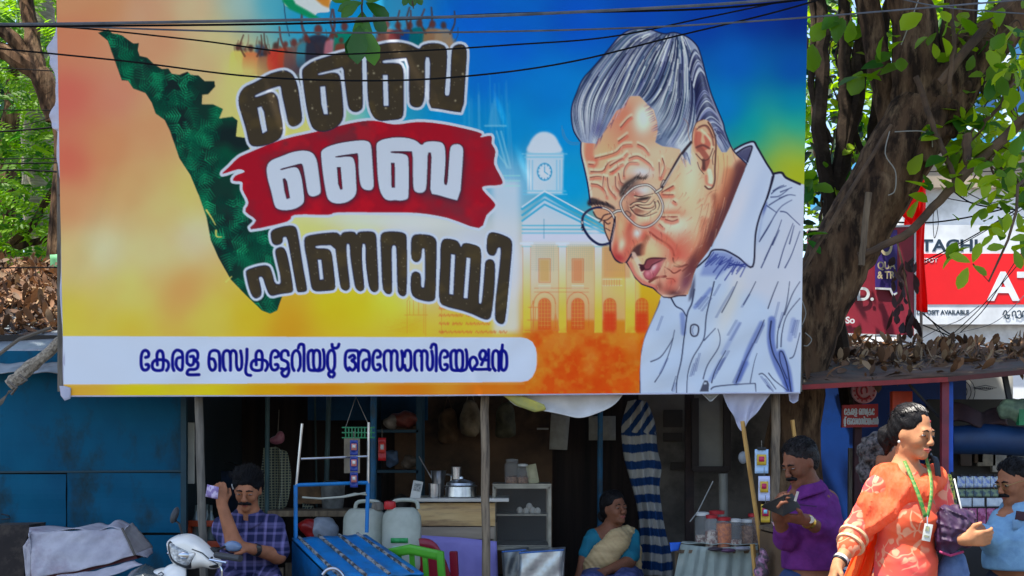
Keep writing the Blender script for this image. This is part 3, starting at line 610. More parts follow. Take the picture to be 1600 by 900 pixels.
def draw_portrait(C, R):
    INK = (30, 28, 52); BR = (120, 66, 58)
    zA, zB, zC, zD, zE, zF, zG, zH = (880, 40, 6), (1000, 40, 6), (880, 160, 6), (1050, 160, 6), (900, 280, 7.5), (920, 360, 6), (1040, 260, 5.624), (990, 440, 5)
    # ---- shirt
    shirt = pl('1034,460 1028,478 1018,502 1008,524 1002,548 1000,580 999,625 1262,625 1262,290 1248,286 1230,279 1225,275 1218,270 1207,271 1190,240 1177,221 1160,226 1146,235 1150,260 1130,350 1090,410 1075,460')
    m = C.polymask([shirt]); C.put(m, (180, 198, 230)); C.clip = m
    C.put(np.clip((C.noise(70, 51, 2)-.45)*3, 0, 1), (168, 188, 224), .7); C.put(np.clip((C.noise(90, 52, 2)-.55)*4, 0, 1), (196, 200, 222), .6)
    C.blob(1140, 480, 14, 60, 20, (206, 204, 200), .5); C.blob(1190, 330, 40, 60, 20, (176, 192, 226), .5)
    BL = (70, 90, 170)
    for q, w, a in (('820,760 900,540 1000,330', 9, .55), ('480,200 560,110 600,60', 6, .5), ('1080,300 1075,480 1120,640 1200,800', 12, .7), ('380,260 390,400', 8, .5), ('1150,560 1200,700 1220,850', 12, .7), ('800,790 880,640', 8, .5), ('600,770 680,620', 6, .35), ('700,560 820,330', 7, .25), ('1250,300 1220,450', 8, .3), ('1190,800 1210,850', 12, .3)):
        C.stroke(pl(q, *zH), w, BL, a, soft=4)
    for q, w in (('200,140 190,190 90,420 60,540 50,640 50,880', 2.4), ('295,130 330,190 380,220 410,270', 2.4), ('475,60 455,170 420,250 400,400 375,600 340,760 335,870', 2.2), ('630,0 605,110 570,260 555,420 520,500 460,600 425,720 415,870', 1.8), ('135,625 210,590 270,510 310,440', 1.6), ('165,785 230,680 290,520 320,380', 1.4), ('800,790 870,620 960,440 1020,300', 1.8), ('610,790 640,690 720,540', 1.7), ('545,760 580,650 660,520 675,440 660,370', 1.4), ('550,460 640,365', 1.5), ('690,240 760,110 810,0', 1.5), ('860,180 910,90 955,0', 1.5), ('1050,210 1090,100 1130,0', 1.6), ('1120,520 1130,380 1190,200 1220,0', 1.5), ('1150,510 1160,400 1200,260 1300,130', 1.5), ('1180,260 1240,100 1300,0', 1.4), ('1220,600 1250,580 1280,480 1300,400', 1.5), ('1075,310 1065,430 1090,560 1150,680 1210,850', 2.4), ('1230,860 1200,660 1165,555 1140,555 1150,640 1200,760', 2), ('605,840 640,820 780,805 950,795', 1.8), ('950,800 955,860', 1.4), ('980,725 1010,720 1060,770 1110,840', 1.5), ('1055,715 1100,770 1200,850', 1.5), ('910,790 940,640 965,560', 1.1), ('300,850 330,740', 1.1), ('1040,810 1090,860', 1)):
        C.stroke(pl(q, *zH), w, (30, 36, 66), .95, w1=w*.6)
    for q in ('640,280 700,170 780,40', '730,420 800,300', '750,460 830,320', '480,700 510,560', '460,730 490,600', '440,740 470,640', '620,760 700,600', '640,720 710,590', '660,690 740,540', '770,790 850,620', '180,380 220,270', '200,720 260,600', '490,200 560,110', '505,215 580,120', '525,230 600,130', '480,180 530,120', '620,110 670,20', '1240,420 1270,300', '1255,440 1285,300', '1230,400 1260,300', '1130,360 1160,240', '1100,280 1130,160', '840,200 900,100', '950,480 1010,340', '820,700 930,480', '305,860 320,790', '1020,760 1080,850', '990,740 1060,840'):
        p = pl(q, *zH)
        for o in (0, 2.2): C.stroke([(x+o, y) for x, y in p], 1.0, (70, 84, 140), .6)
    C.stroke(smooth(pl('445,380 450,345 478,335 505,350 508,385 495,420 465,425 448,405 445,380', *zH)), 2, INK, .95, sm=False); C.stroke(pl('468,410 460,375 470,350', *zH), 1.2, (90, 100, 150), .8)
    C.fill(pl('515,860 540,800 555,770 580,775 590,800 585,860', *zH), (60, 64, 84), .9); C.fill(pl('550,790 570,785 572,800 548,805', *zH), (180, 196, 224), .9)
    # right shoulder hatch and seams
    for q in ('925,270 1000,260 1080,200', '930,240 980,200 1060,170', '945,215 1000,180 1040,165', '1010,225 1110,185', '910,340 1000,285 1080,250 1140,255', '1000,280 1070,250', '825,660 900,540 960,430 1020,350 1110,295', '890,345 975,405', '1010,395 1060,405 1110,450 1180,515', '840,890 900,760 980,580 1020,470', '990,890 1040,720 1120,500', '1050,890 1110,770 1181,570', '940,690 1000,560', '835,640 930,480', '1090,680 1130,520', '870,820 960,620'):
        C.stroke(pl(q, *zG), 1.7, (36, 46, 92), .9, w1=.9)
    # collar
    col = pl('1146,235 1160,226 1177,221 1183,230 1197,253 1207,271 1207,276 1200,304 1188,336 1180,367 1176,416 1154,402 1136,392 1125,390 1113,391 1121,368 1140,325 1163,268 1168,254')
    C.clip = None
    C.fill(pl('880,100 905,240 860,380 800,700 815,640 850,450 890,350', *zG), (56, 72, 150), .8, blur=1.5)
    C.fill(col, (186, 202, 234)); m = C.polymask([col]); C.clip = m
    C.blob(1150, 330, 16, 60, 24, (204, 206, 226), .7); C.blob(1185, 300, 14, 70, 20, (166, 184, 222), .5); C.clip = None
    C.fill(pl('1150,238 1162,231 1175,228 1172,244 1168,254'), (96, 98, 130), .95)
    for i in range(9): C.stroke([(1152+i*2.4, 239-i*.9), (1157+i*1.5, 246+i*.9)], 1, (40, 42, 84), .8, sm=False)
    for q, w in (('575,450 620,420 690,385 765,368 800,420 880,560 945,665 945,720 890,900', 3), ('605,475 680,425 750,410 735,480 705,560', 2.2), ('700,575 640,700 570,850', 2)):
        C.stroke(pl(q, *zD), w, INK)
    for q, w in (('940,90 900,250 830,430 790,600 765,880 640,800 540,745 480,732 410,740 370,800 270,890', 2.6), ('690,30 560,340 470,540 400,700', 2.2), ('945,65 1020,55 1060,100 1181,155', 3.6)):
        C.stroke(pl(q, *zG), w, INK)
    # dark blue folds under the collar
    C.clip = C.polymask([shirt])
    C.fill(pl('420,745 540,755 640,810 750,880 560,890 470,960 300,960 330,880', *zG), (98, 116, 186), .6, blur=2)
    for i in range(16): C.stroke([(1115+i*3.4, 394+i*1.3+R.random()*3), (1106+i*3.5-R.random()*6, 404+i*1.4+R.random()*10)], 1.8, (44, 56, 136), .7)
    for q in ('580,800 500,900 440,990', '450,800 350,880', '500,830 420,930', '600,880 520,1000', '700,860 560,870', '690,880 560,850'): C.stroke(pl(q, *zG), 2, (40, 52, 130), .75)
    C.clip = None
    # ---- skin
    face = pl('908,221 909,240 914,262 919,285 921,305 924,322 930,333 938,342 945,356 951,374 953,380 954,390 958,400 968,411 978,410 985,420 992,434 1003,445 1020,451 1028,458 1037,465 1047,466 1060,463 1072,463 1080,448 1084,428 1090,414 1107,392 1121,367 1140,325 1163,267 1166,255 1152,242 1142,226 1130,210 1100,160 1000,120 930,180')
    m = C.polymask([face]); C.put(m, (216, 174, 152)); C.clip = fm = m
    def sh(q, z, w, c, a, soft=4): C.stroke(pl(q, *z), w, c, a, soft=soft)
    C.blob(950, 238, 24, 32, 0, (228, 190, 142), .7); C.blob(995, 205, 60, 30, -20, (206, 126, 104), .75); C.blob(975, 180, 30, 20, -45, (204, 118, 100), .8)
    C.blob(1006, 190, 17, 24, 10, (230, 222, 214), 1); C.blob(1005, 180, 13, 16, 0, (234, 228, 222), 1); C.blob(985, 250, 30, 18, -30, (226, 196, 176), .7); C.blob(940, 262, 14, 20, 0, (222, 176, 150), .6); C.blob(1030, 240, 22, 16, 0, (226, 200, 182), .7); C.blob(1040, 260, 30, 40, 0, (220, 180, 154), .8)
    C.blob(1075, 300, 24, 60, 8, (222, 196, 162), .8); C.blob(1052, 330, 22, 22, 0, (206, 128, 100), .5); C.blob(1058, 352, 32, 20, 0, (230, 216, 202), .9); C.blob(1080, 270, 14, 40, 5, (230, 212, 196), .7)
    C.blob(1085, 395, 16, 36, 8, (200, 116, 94), .75); C.blob(1060, 400, 22, 22, 0, (196, 92, 84), .8); C.blob(1050, 415, 20, 14, 30, (188, 84, 80), .5)
    C.blob(1130, 250, 16, 40, -10, (222, 188, 140), .8); C.blob(1118, 300, 18, 60, 10, (212, 164, 130), .6)
    C.blob(1012, 400, 26, 22, 20, (214, 182, 142), .9); C.blob(1090, 350, 16, 40, 0, (220, 190, 160), .6)
    for q, w, c, a in (('690,30 560,340 470,540 400,700 300,860', 34, (104, 60, 62), .85), ('680,30 540,360 440,560 380,700', 16, (82, 50, 60), .7), ('340,480 330,620 300,800', 12, (168, 92, 76), .6), ('430,260 440,400 410,540', 8, (130, 74, 66), .7), ('560,50 520,200 470,330', 16, (176, 104, 82), .6)):
        sh(q, zG, w, c, a, 10)
    for i in range(30):
        t = R.random(); x, y = 1092+50*R.random(), 280+R.random()*100
        C.stroke([(x, y), (x-4, y+18), (x-13, y+44)], 1, R.choice([(110, 60, 56), (232, 200, 170), (150, 86, 70), (190, 120, 90)]), .55, w1=.5)
    # forehead edge light, furrows
    sh('175,380 180,480 220,640 250,800 260,880', zC, 5, (226, 206, 198), .85, 2)
    sh('250,400 245,500 290,560', zC, 14, (196, 110, 96), .7, 6)
    fur = ['300,520 420,490 500,460 560,400 640,390', '260,645 370,640 430,560 540,520 600,470', '255,700 320,690 400,700', '265,760 330,770 390,820 410,880', '440,590 520,540 560,520', '240,575 290,580', '520,360 600,300', '570,690 575,620 620,560 700,560', '415,700 430,800 490,880', '490,690 495,780 530,830', '520,660 540,740 570,760', '620,520 700,500 800,560 840,610', '700,390 760,420 800,470', '900,560 905,700', '930,520 950,600 920,700', '460,640 500,600 560,570', '540,230 600,160 640,130', '380,690 370,790', '440,650 470,640 520,600']
    for q in fur:
        p = pl(q, *zC)
        C.stroke([(x+.5, y+3) for x, y in p], 4, (190, 96, 86), .6, soft=3); C.stroke([(x, y-3) for x, y in p], 3.6, (236, 206, 186), .75, soft=3)
        C.stroke(p, 1.5, (92, 46, 46), .9, w1=.6)
    # brows, eye zones, nose
    sh('1050,110 1000,260 940,400', zE, 20, (206, 140, 120), .4, 8)
    C.blob(1003, 268, 18, 9, 5, (208, 210, 226), .95)
    for cx, cy, rx, ry, rot, c, a in ((985, 290, 20, 12, -30, (86, 70, 72), .8), (1005, 297, 16, 8, -8, (206, 214, 226), .9), (992, 303, 12, 7, 0, (176, 88, 84), .6), (985, 325, 14, 20, 30, (120, 70, 66), .55), (1010, 340, 22, 9, -20, (214, 196, 170), .9), (1012, 352, 20, 7, -12, (184, 96, 84), .7), (1030, 318, 8, 20, 0, (214, 188, 160), .8), (1000, 328, 12, 6, -15, (104, 62, 58), .6), (1040, 300, 10, 8, 0, (214, 166, 140), .6), (1046, 320, 16, 12, -10, (216, 204, 190), .8), (1050, 334, 20, 7, 0, (198, 108, 88), .7)):
        C.blob(cx, cy, rx, ry, rot, c, a)
    for q in ('690,190 760,200 830,185 910,165', '640,300 680,270 740,260 820,270 880,200', '660,330 720,300 800,300 870,290 920,230', '640,330 680,390 770,420 860,390 920,320', '700,300 800,340 900,330 940,260', '660,360 720,420 830,430 960,380', '960,250 980,300 960,360', '920,260 935,330 900,360'):
        p = pl(q, *zE); C.stroke([(x, y+1.6) for x, y in p], 2.8, (228, 206, 180), .8, soft=1); C.stroke(p, 2.0, (66, 44, 50), .9, w1=.8)
    C.fill(pl('690,245 760,210 850,200 880,195 840,235 760,250', *zE), (40, 36, 44), .95, blur=.5)
    C.fill(smooth(pl('510,160 540,90 580,40 640,0 720,-40 790,-10 700,10 640,60 600,110 560,160 530,210', *zE), True), (66, 58, 62), .95, blur=.7)
    for i in range(34): x, y = 970+R.random()*42, 0; y = 305-(x-970)*1.05+R.uniform(-4, 5) if x < 990 else 281-(x-990)*.15+R.uniform(-5, 4); C.stroke([(x, y), (x+5, y-6)], 1, R.choice([(30, 28, 34), (150, 140, 140)]), .8, w1=.4)
    # cheek folds
    for q, w in (('1010,440 1100,440 1190,440', 1.8), ('1050,470 1130,490 1190,470', 1.5), ('1010,150 1060,120 1140,75', 2), ('1020,180 1140,180', 1.5), ('870,620 960,690 1060,750 1130,820 1150,890', 3), ('1140,250 1170,270', 1.4), ('1020,560 980,520', 1)):
        p = pl(q, *zE); C.stroke([(x, y+3) for x, y in p], 5, (190, 96, 84), .6, soft=3); C.stroke([(x+2, y-3) for x, y in p], 4, (230, 204, 180), .6, soft=3); C.stroke(p, w, (112, 54, 54), .9)
    sh('900,600 1000,660 1100,740 1180,860', zE, 12, (192, 86, 80), .7, 6)
    nose = smooth(pl('470,400 450,500 425,620 405,740 400,820 430,900 470,960 540,985 590,950 640,890 690,800 780,720 840,680 850,620 800,590 700,560 620,500 560,420', *zE), True)
    C.clip = C.polymask([face, ]) if False else np.maximum(m, C.polymask([nose]))
    C.fill(nose, (206, 132, 108), .95, blur=1)
    for cx, cy, rx, ry, rot, c, a in ((970, 352, 7, 26, 8, (222, 176, 142), .9), (957, 368, 3, 26, 8, (226, 206, 214), .95), (972, 382, 7, 12, 10, (226, 216, 196), 1), (996, 364, 9, 8, -30, (222, 214, 222), 1), (985, 352, 5, 22, 20, (176, 92, 84), .8), (966, 402, 15, 9, 20, (168, 62, 68), 1), (962, 388, 5, 14, 10, (178, 78, 74), .7), (984, 372, 6, 16, 10, (178, 84, 78), .6), (980, 392, 8, 10, 0, (190, 96, 88), .8), (1006, 370, 6, 12, 20, (186, 92, 84), .8), (990, 378, 8, 7, -30, (196, 104, 92), .7), (960, 338, 5, 8, 0, (224, 190, 160), .8)):
        C.blob(cx, cy, rx, ry, rot, c, a)
    C.fill(smooth(pl('640,890 680,800 760,750 800,770 780,830 770,890 720,900 680,930', *zE), True), (66, 42, 48), .9, blur=1)
    sh('840,680 800,760 780,860', zE, 8, (150, 90, 76), .7, 4); sh('420,220 480,330 500,400', zF, 7, (224, 196, 184), .8, 2)
    # mouth and chin
    for cx, cy, rx, ry, rot, c, a in ((1062, 385, 16, 26, 30, (190, 98, 84), .6), (1046, 452, 20, 8, 0, (150, 70, 68), .7), (1080, 425, 10, 26, 22, (98, 56, 62), .75), (1098, 396, 8, 26, 30, (112, 62, 60), .7), (1020, 388, 12, 10, 20, (226, 198, 160), .6), (1040, 376, 10, 14, 40, (196, 112, 92), .6)):
        C.blob(cx, cy, rx, ry, rot, c, a)
    sh('380,320 430,430 520,500 620,540', zF, 10, (196, 110, 104), .8, 4)
    C.fill(smooth(pl('480,320 520,325 545,280 590,262 660,262 720,262 690,330 650,400 610,450 560,465 520,440 510,400 530,370 490,385', *zF), True), (128, 62, 76), .95)
    C.fill(smooth(pl('525,375 570,375 600,320 650,285 700,275 660,370 610,440 560,455 525,430', *zF), True), (176, 90, 108), .9, blur=.6)
    C.blob(1022, 418, 4, 8, 35, (224, 190, 202), .9); C.blob(1012, 427, 4, 5, 20, (210, 150, 166), .7); C.fill(pl('482,320 520,330 530,360 500,380 478,350', *zF), (56, 32, 42), .95)
    for q, w, c in (('475,320 520,322 545,275 600,258 720,262', 2.4, (64, 34, 46)), ('520,365 570,360 600,320 690,275', 2, (70, 34, 48)), ('500,400 530,460 580,480 650,430 700,340', 2, (214, 166, 150)), ('570,480 640,440 720,430', 4, (110, 56, 56)), ('360,310 390,370 430,440 500,505 600,540 650,590 700,625 770,632', 2.6, INK), ('770,632 830,615 910,610', 2.2, INK), ('710,340 760,370 800,400 860,370', 2, (110, 56, 54)), ('800,330 850,340 920,320', 2.6, (108, 56, 54)), ('730,450 790,455 810,480', 1.6, (120, 60, 58)), ('790,260 800,300 850,330', 2.4, (120, 60, 56)), ('205,100 205,180 240,260 300,305 350,300 400,220', 2.6, INK), ('880,380 940,330', 2, (120, 66, 60))):
        C.stroke(pl(q, *zF), w, c, .95)
    sh('700,610 770,610 830,580', zF, 3, (226, 196, 190), .85, 1)
    for cx, cy, rx, ry, rot, c, a in ((1050, 440, 14, 10, -20, (186, 84, 78), .8), (1030, 446, 6, 9, 0, (120, 60, 58), .7), (1054, 458, 14, 5, 0, (80, 44, 52), .8), (1040, 413, 8, 10, 30, (220, 180, 156), .8), (1072, 440, 9, 18, 20, (120, 74, 96), .9), (1058, 412, 12, 6, -20, (222, 192, 160), .7), (1078, 420, 8, 20, 30, (104, 58, 64), .8), (1033, 430, 5, 14, 30, (206, 140, 126), .7)):
        C.blob(cx, cy, rx, ry, rot, c, a)
    C.clip = None
    C.fill(pl('1078,455 1084,435 1086,425 1086,445 1084,462 1076,472', 0, 0, 1), (70, 74, 104), .85, blur=1.2)
    # far eye seen through the left lens
    C.fill(smooth(pl('210,370 260,340 350,330 440,400 430,560 400,720 380,700 345,600 330,540 330,500 290,470 240,430', *zE), True), (206, 150, 124), .95, blur=.8)
    for q, w in (('205,380 240,440 300,470 275,500', 2), ('300,470 330,420 400,400', 2.2), ('320,480 370,470 420,430', 2), ('330,500 340,600 390,720', 2.2), ('350,570 400,600', 1.5), ('330,480 370,520 400,510', 2)):
        C.stroke(pl(q, *zE), w, (56, 40, 50), .9)
    C.fill(smooth(pl('135,265 170,215 230,220 300,250 380,280 450,320 460,360 410,340 300,300 210,300 150,310', *zE), True), (56, 50, 58), .95, blur=.7)
    for i in range(16): x = 918+R.random()*34; C.stroke([(x, 318+R.random()*6), (x-3, 312+R.random()*5)], 1, (34, 30, 40), .8)
    # spectacles
    for q, w in (('430,400 480,370 530,365', 0),):
        C.stroke(pl(q, *zE), 4.5, (50, 44, 54)); C.stroke(pl(q, *zE), 2.2, (216, 210, 212))
    r1 = smooth(pl('525,300 535,240 590,170 690,90 800,62 870,75 940,140 990,220 1020,310 1000,410 930,500 850,550 780,560 700,530 620,460 560,390', *zE), True)
    r2 = smooth(pl('75,480 90,420 150,360 240,328 330,335 400,370 440,430 455,500 430,620 400,740 310,765 240,745 160,680 100,590 78,530', *zE), True)
    C.clip = C.polymask([r2])*(C.X < 952); C.blob(930, 365, 12, 14, 0, (206, 212, 236), .6); C.clip = None
    for r in (r1, r2):
        C.stroke(r+r[:1], 3.8, (56, 46, 58), sm=False); C.stroke(r+r[:1], 1.9, (220, 212, 214), sm=False)
    C.stroke(pl('75,480 90,420 150,360 240,328 300,330', *zE), 2.6, (34, 40, 80)); C.stroke(pl('400,740 310,765 240,745 160,680 100,590 78,530', *zE), 3, (22, 32, 76))
    C.stroke(pl('940,150 1000,110 1010,70 1030,20', *zE), 5, (60, 48, 54)); C.stroke(pl('940,150 1000,110 1010,70 1030,20', *zE), 2.6, (222, 212, 208))
    C.stroke(pl('575,380 600,370 640,400 640,430 610,430 575,380', *zE), 1.4, (90, 70, 74)); C.stroke(pl('65,570 75,550 90,575 75,595', *zE), 1.6, INK)
    # face contour
    C.stroke(pl('908,221 908,240 913,262 918,285 921,305 922,316'), 2.2, (22, 30, 74))
    C.stroke(pl('461,440 450,500 425,620 403,740 400,830', *zE), 2.4, INK)
    C.clip = fm        # fine pen hatching over the face
    for i in range(260):
        x, y = R.uniform(925, 1120), R.uniform(225, 455); a = 1.9+.5*math.sin(x*.03)+R.uniform(-.25, .25); l = R.uniform(5, 14)
        if (x-1008)**2/900+(y-190)**2/1200 < 1: continue
        C.stroke([(x, y), (x+math.cos(a)*l*.5+1, y+math.sin(a)*l*.5), (x+math.cos(a)*l, y+math.sin(a)*l)], .9, R.choice([(120, 62, 56), (150, 84, 70), (240, 222, 206), (98, 50, 52)]), R.uniform(.25, .6), w1=.4)
    C.clip = None
    # ---- hair
    hair = pl('907,221 897,205 893,185 894,165 901,145 911,123 925,107 940,90 955,72 967,58 982,48 1000,44 1015,45 1030,51 1040,53 1053,51 1068,55 1080,62 1090,73 1096,90 1103,117 1111,145 1120,168 1130,192 1133,205 1142,228 1135,238 1128,238 1122,228 1112,205 1100,190 1090,192 1084,205 1080,230 1079,258 1074,250 1066,244 1063,233 1050,230 1035,228 1024,222 1028,205 1027,190 1022,172 1012,163 1000,150 985,150 973,168 963,173 953,190 947,200 940,212 932,224 917,223')
    m = C.polymask([hair]); C.put(m, (142, 156, 192)); hm = m
    A = smooth(pl('1012,46 982,50 955,73 925,108 902,146 896,175 902,205 910,221'), n=6); B = smooth(pl('1030,54 1008,72 990,100 976,130 968,150 960,165 948,190 934,222'), n=6)
    B2 = smooth(pl('1042,54 1025,80 1012,105 1003,125 997,138 992,146 988,152 984,158'), n=6); Cc = smooth(pl('1056,54 1052,80 1046,105 1036,130 1028,144 1020,154 1012,160 1004,160'), n=6)
    D = smooth(pl('1060,56 1062,90 1060,120 1058,150 1052,172 1045,188 1034,205 1024,222'), n=6); E = smooth(pl('1070,58 1084,90 1087,120 1089,150 1088,175 1084,200 1076,218 1064,234'), n=6)
    CM = smooth(pl('1058,55 1057,85 1052,112 1046,135 1040,152 1036,165 1030,178 1027,190'), n=6)
    C.clip = C.blur(m, 1)*m
    n = C.noise(34, 61, 2); C.put(np.clip((n-.55)*5, 0, 1), (62, 84, 122), .7); C.put(np.clip((.42-n)*5, 0, 1), (196, 208, 224), .9)
    C.blob(1040, 150, 14, 36, 20, (206, 216, 224), .8); C.blob(1046, 190, 22, 18, -30, (200, 212, 228), .7); C.blob(915, 180, 14, 30, 10, (200, 212, 226), .8); C.blob(1000, 125, 6, 14, 0, (40, 50, 130), .8); C.blob(1072, 120, 10, 50, 0, (80, 88, 140), .6); C.blob(1120, 160, 10, 40, -15, (60, 60, 110), .6); C.blob(985, 70, 30, 12, -40, (60, 96, 124), .6); C.blob(1060, 75, 10, 20, 0, (50, 74, 104), .6); C.blob(935, 200, 12, 14, 0, (70, 66, 130), .6)
    def strands(g0, g1, num, seed):
        r = random.Random(seed); g0, g1 = np.array(g0), np.array(g1); k = min(len(g0), len(g1)); g0, g1 = g0[:k], g1[:k]
        for i in range(num):
            t = r.random(); dt = r.uniform(-.05, .05); u = np.linspace(0, 1, k)[:, None]
            p = g0*(1-(t+dt*u))+g1*(t+dt*u); a = r.randint(0, k//2); b = r.randint(a+k//3, k)
            c = r.choice([(34, 42, 84), (34, 42, 84), (44, 78, 112), (208, 218, 232), (220, 228, 238), (26, 32, 74), (120, 128, 178), (28, 34, 62)])
            C.stroke([tuple(q) for q in p[a:b]], r.uniform(.9, 2.2), c, r.uniform(.5, .95), w1=.4, sm=False)
    strands(A, B, 150, 1); strands(B, B2, 70, 2); strands(B2, Cc, 80, 3); strands(Cc, CM, 46, 4); strands(CM, D, 46, 7); strands(D, E, 130, 5)
    for i in range(64):
        t = i/63; y = 78+t*130; xo = np.interp(y, [60, 73, 90, 117, 145, 168, 192, 228], [1078, 1090, 1096, 1103, 1111, 1120, 1130, 1142]); xi = np.interp(y, [70, 120, 190, 210], [1074, 1087, 1090, 1112])
        p = smooth([(xi, y+26), (xi+(xo-xi)*.25, y+8), (xi+(xo-xi)*.6, y-1), (xo, y+6+6*t)])
        c = R.choice([(34, 40, 84), (40, 44, 90), (196, 206, 226), (120, 128, 180), (30, 34, 66)]); C.stroke(p, 2.2, c, .85, w1=.6, sm=False)
    for i in range(24):
        x = 1104+R.random()*22; y = 195+R.random()*20; C.stroke([(x, y), (x+8, y+12), (x+14+R.random()*4, y+28)], 1.3, R.choice([(40, 44, 90), (190, 196, 220)]), .8, w1=.5)
    C.clip = None
    # fringe into the skin, sideburn
    for i in range(30):
        t = R.random(); x = 932+t*55; y = 222-t*72+R.uniform(-4, 2); C.stroke([(x, y), (x-6+R.random()*3, y+7+R.random()*8)], 1.2, R.choice([(60, 60, 110), (150, 96, 110), (206, 196, 206)]), .7, w1=.4)
    for i in range(26):
        t = R.random(); x = 1008+t*20; y = 160+t*58; C.stroke([(x+6, y-2), (x-5+R.random()*3, y+3)], 1.1, R.choice([(70, 66, 116), (210, 206, 216)]), .7, w1=.4)
    for i in range(22):
        x = 1062+R.random()*18; y = 232+R.random()*22; C.stroke([(x, y), (x+4, y+12)], 1.1, R.choice([(60, 64, 110), (206, 206, 220)]), .75, w1=.4)
    C.stroke(pl('907,221 897,205 893,185 894,165 901,145 911,123 925,107 940,90 955,72 967,58 982,48 1000,45 1015,46 1030,51 1040,53 1053,51 1068,55 1080,62 1090,73 1096,90 1103,117 1111,145 1120,168 1130,192 1133,205 1142,228 1150,240 1166,255'), 2.0, (26, 32, 70))
    for q in ('880,202 884,214 893,222 907,222', '878,196 880,212 890,224 904,225'): C.stroke(pl(q), 1.6, (70, 130, 190), .9)
    # spectacle arm
    C.stroke(pl('1080,222 1062,245 1045,275 1035,292'), 4.2, (54, 46, 58)); C.stroke(pl('1066,242 1048,272 1037,290'), 1.5, (206, 200, 200))
    # ear
    ear = smooth(pl('190,380 195,280 230,190 290,160 350,180 390,260 412,360 410,480 405,620 405,720 385,790 345,812 310,780 295,700 270,620 225,500 195,440', *zD), True)
    C.fill(ear, (216, 170, 144)); C.clip = C.polymask([ear])
    for q, w, c, a in (('225,250 220,380 240,450', 5, (176, 104, 90), .7), ('250,300 245,380 300,420 340,380 330,320', 10, (176, 92, 84), .8), ('280,260 340,320 380,400 370,520', 4, (232, 204, 178), .9), ('255,230 320,220 370,300 390,400', 3, (120, 74, 70), .8), ('260,430 300,480 330,540 300,620', 9, (148, 84, 78), .9), ('295,540 300,620', 5, (84, 58, 60), .9), ('230,420 290,400 350,430', 3, (96, 60, 62), .9), ('350,640 365,720 350,780', 7, (230, 214, 196), .9), ('320,690 330,760 380,780', 4, (196, 116, 104), .7), ('385,500 390,620', 4, (222, 180, 154), .8)):
        C.stroke(pl(q, *zD), w, c, a, soft=2)
    C.clip = None
    for q, w in (('340,185 385,260 412,360 410,480 403,620 403,720 385,790 345,812 310,785', 2.6), ('225,480 270,530 300,545 350,520 385,430', 1.6), ('235,250 285,215 340,225 390,330', 1.5), ('190,380 195,280 230,190 290,160', 1.4), ('240,560 260,620 300,670', 1.3), ('385,580 380,520 400,450', 1.2)):
        C.stroke(pl(q, *zD), w, (84, 58, 60), .9)
    for q in ('420,820 350,850 300,960', '110,150 150,200 155,300 170,360', '560,430 600,560', '480,480 490,600 470,760', '520,500 515,640 480,840', '430,500 435,640 400,880'): C.stroke(pl(q, *zD), 1, (150, 96, 80), .6)
# ================================================================ setting: ground
ob = MB().grid(lambda u, v: (-400+800*u, -60+800*v, 0), 8, 8).build('ground', M('dusty_ground', (118, 106, 92), (96, 86, 74), 3), smooth=False); ob['kind'] = 'structure'
ob = MB().grid(lambda u, v: (-60+120*u, -14+21.6*v, .004), 40, 10).build('road', M('asphalt', (92, 90, 88), (70, 69, 68), 30, .9, .3), smooth=False); ob['kind'] = 'structure'
ob = MB().box((0, 7.7, .065), (120, .16, .13)).build('kerb', M('kerb_concrete', (150, 146, 138), (120, 116, 108), 9, .9), smooth=False); ob['kind'] = 'structure'
ob = MB().box((0, 10.9, .05), (120, 6.2, .12)).build('pavement', M('paving', (138, 130, 118), (108, 100, 90), 5, .9), smooth=False); ob['kind'] = 'structure'
WOOD = M('old_wood', (122, 104, 82), (84, 70, 56), 4, .85, .3, stretch=(8, 8, 1)); GREYWOOD = M('grey_wood', (130, 122, 110), (92, 86, 78), 5, .9, .4, stretch=(9, 9, .8))
YWOOD = M('yellow_lath', (196, 152, 84), (160, 116, 58), 5, .8, .2, stretch=(9, 9, .8)); STEEL = M('steel', (200, 200, 202), (170, 170, 172), 10, .28, metal=1)
BLUEP = M('blue_paint', (6, 92, 150), (4, 78, 130), 3, .45, .05, c3=(10, 70, 100), sc3=2); BLACK = M('black_plastic', (26, 26, 28), None, 5, .5)
# ---- blue tin kiosk on the left
k0 = P(285, 700, 9.0); kx1 = k0.x; kx0 = kx1-2.6
KI = thing('tin_kiosk', 'blue painted tin kiosk at the left with a leaf covered sloping roof', 'kiosk', (kx0+1.3, 9.6, .11))
KB = M('kiosk_blue', (0, 86, 116), (0, 70, 100), 3, .6, .3, stretch=(1, 1, .6), c3=(30, 46, 48), sc3=2.6, spec=.12, lo=.25, hi=.75)
def zz(py, Y=9.0): return CAMZ+(HOR-py)*Y/FPX
def tin(x0, x1, z0, z1, Y, parent, nm='panel'):
    return MB().grid(lambda u, v: (x0+(x1-x0)*u, Y+.004*math.sin(u*9+v*3)+.003*math.sin(v*11+u*4), z0+(z1-z0)*v), 24, 12).build(nm, KB, parent, smooth=False)
tin(kx0, kx1, zz(738), zz(548), 9.0, KI); tin(kx0, P(104, 0, 9).x, zz(834), zz(741), 8.99, KI); tin(P(106, 0, 9).x, kx1, zz(832), zz(739), 8.985, KI); tin(kx0, kx1, .11, zz(836), 8.995, KI)
m = MB().beam(P(288, 1100, 9.0), P(288, 560, 9.0), .035, .05); m.beam(P(0, 740, 8.999)-Vector((1.6, 0, 0)), P(285, 736, 8.999), .012); m.build('frame', M('dark_teal', (20, 58, 70), None, 5, .6), KI)
MB().box((kx0+1.3, 10.4, 1.0), (2.5, 2.6, 1.9)).build('wall', M('kiosk_inner', (40, 52, 58)), KI, smooth=False)
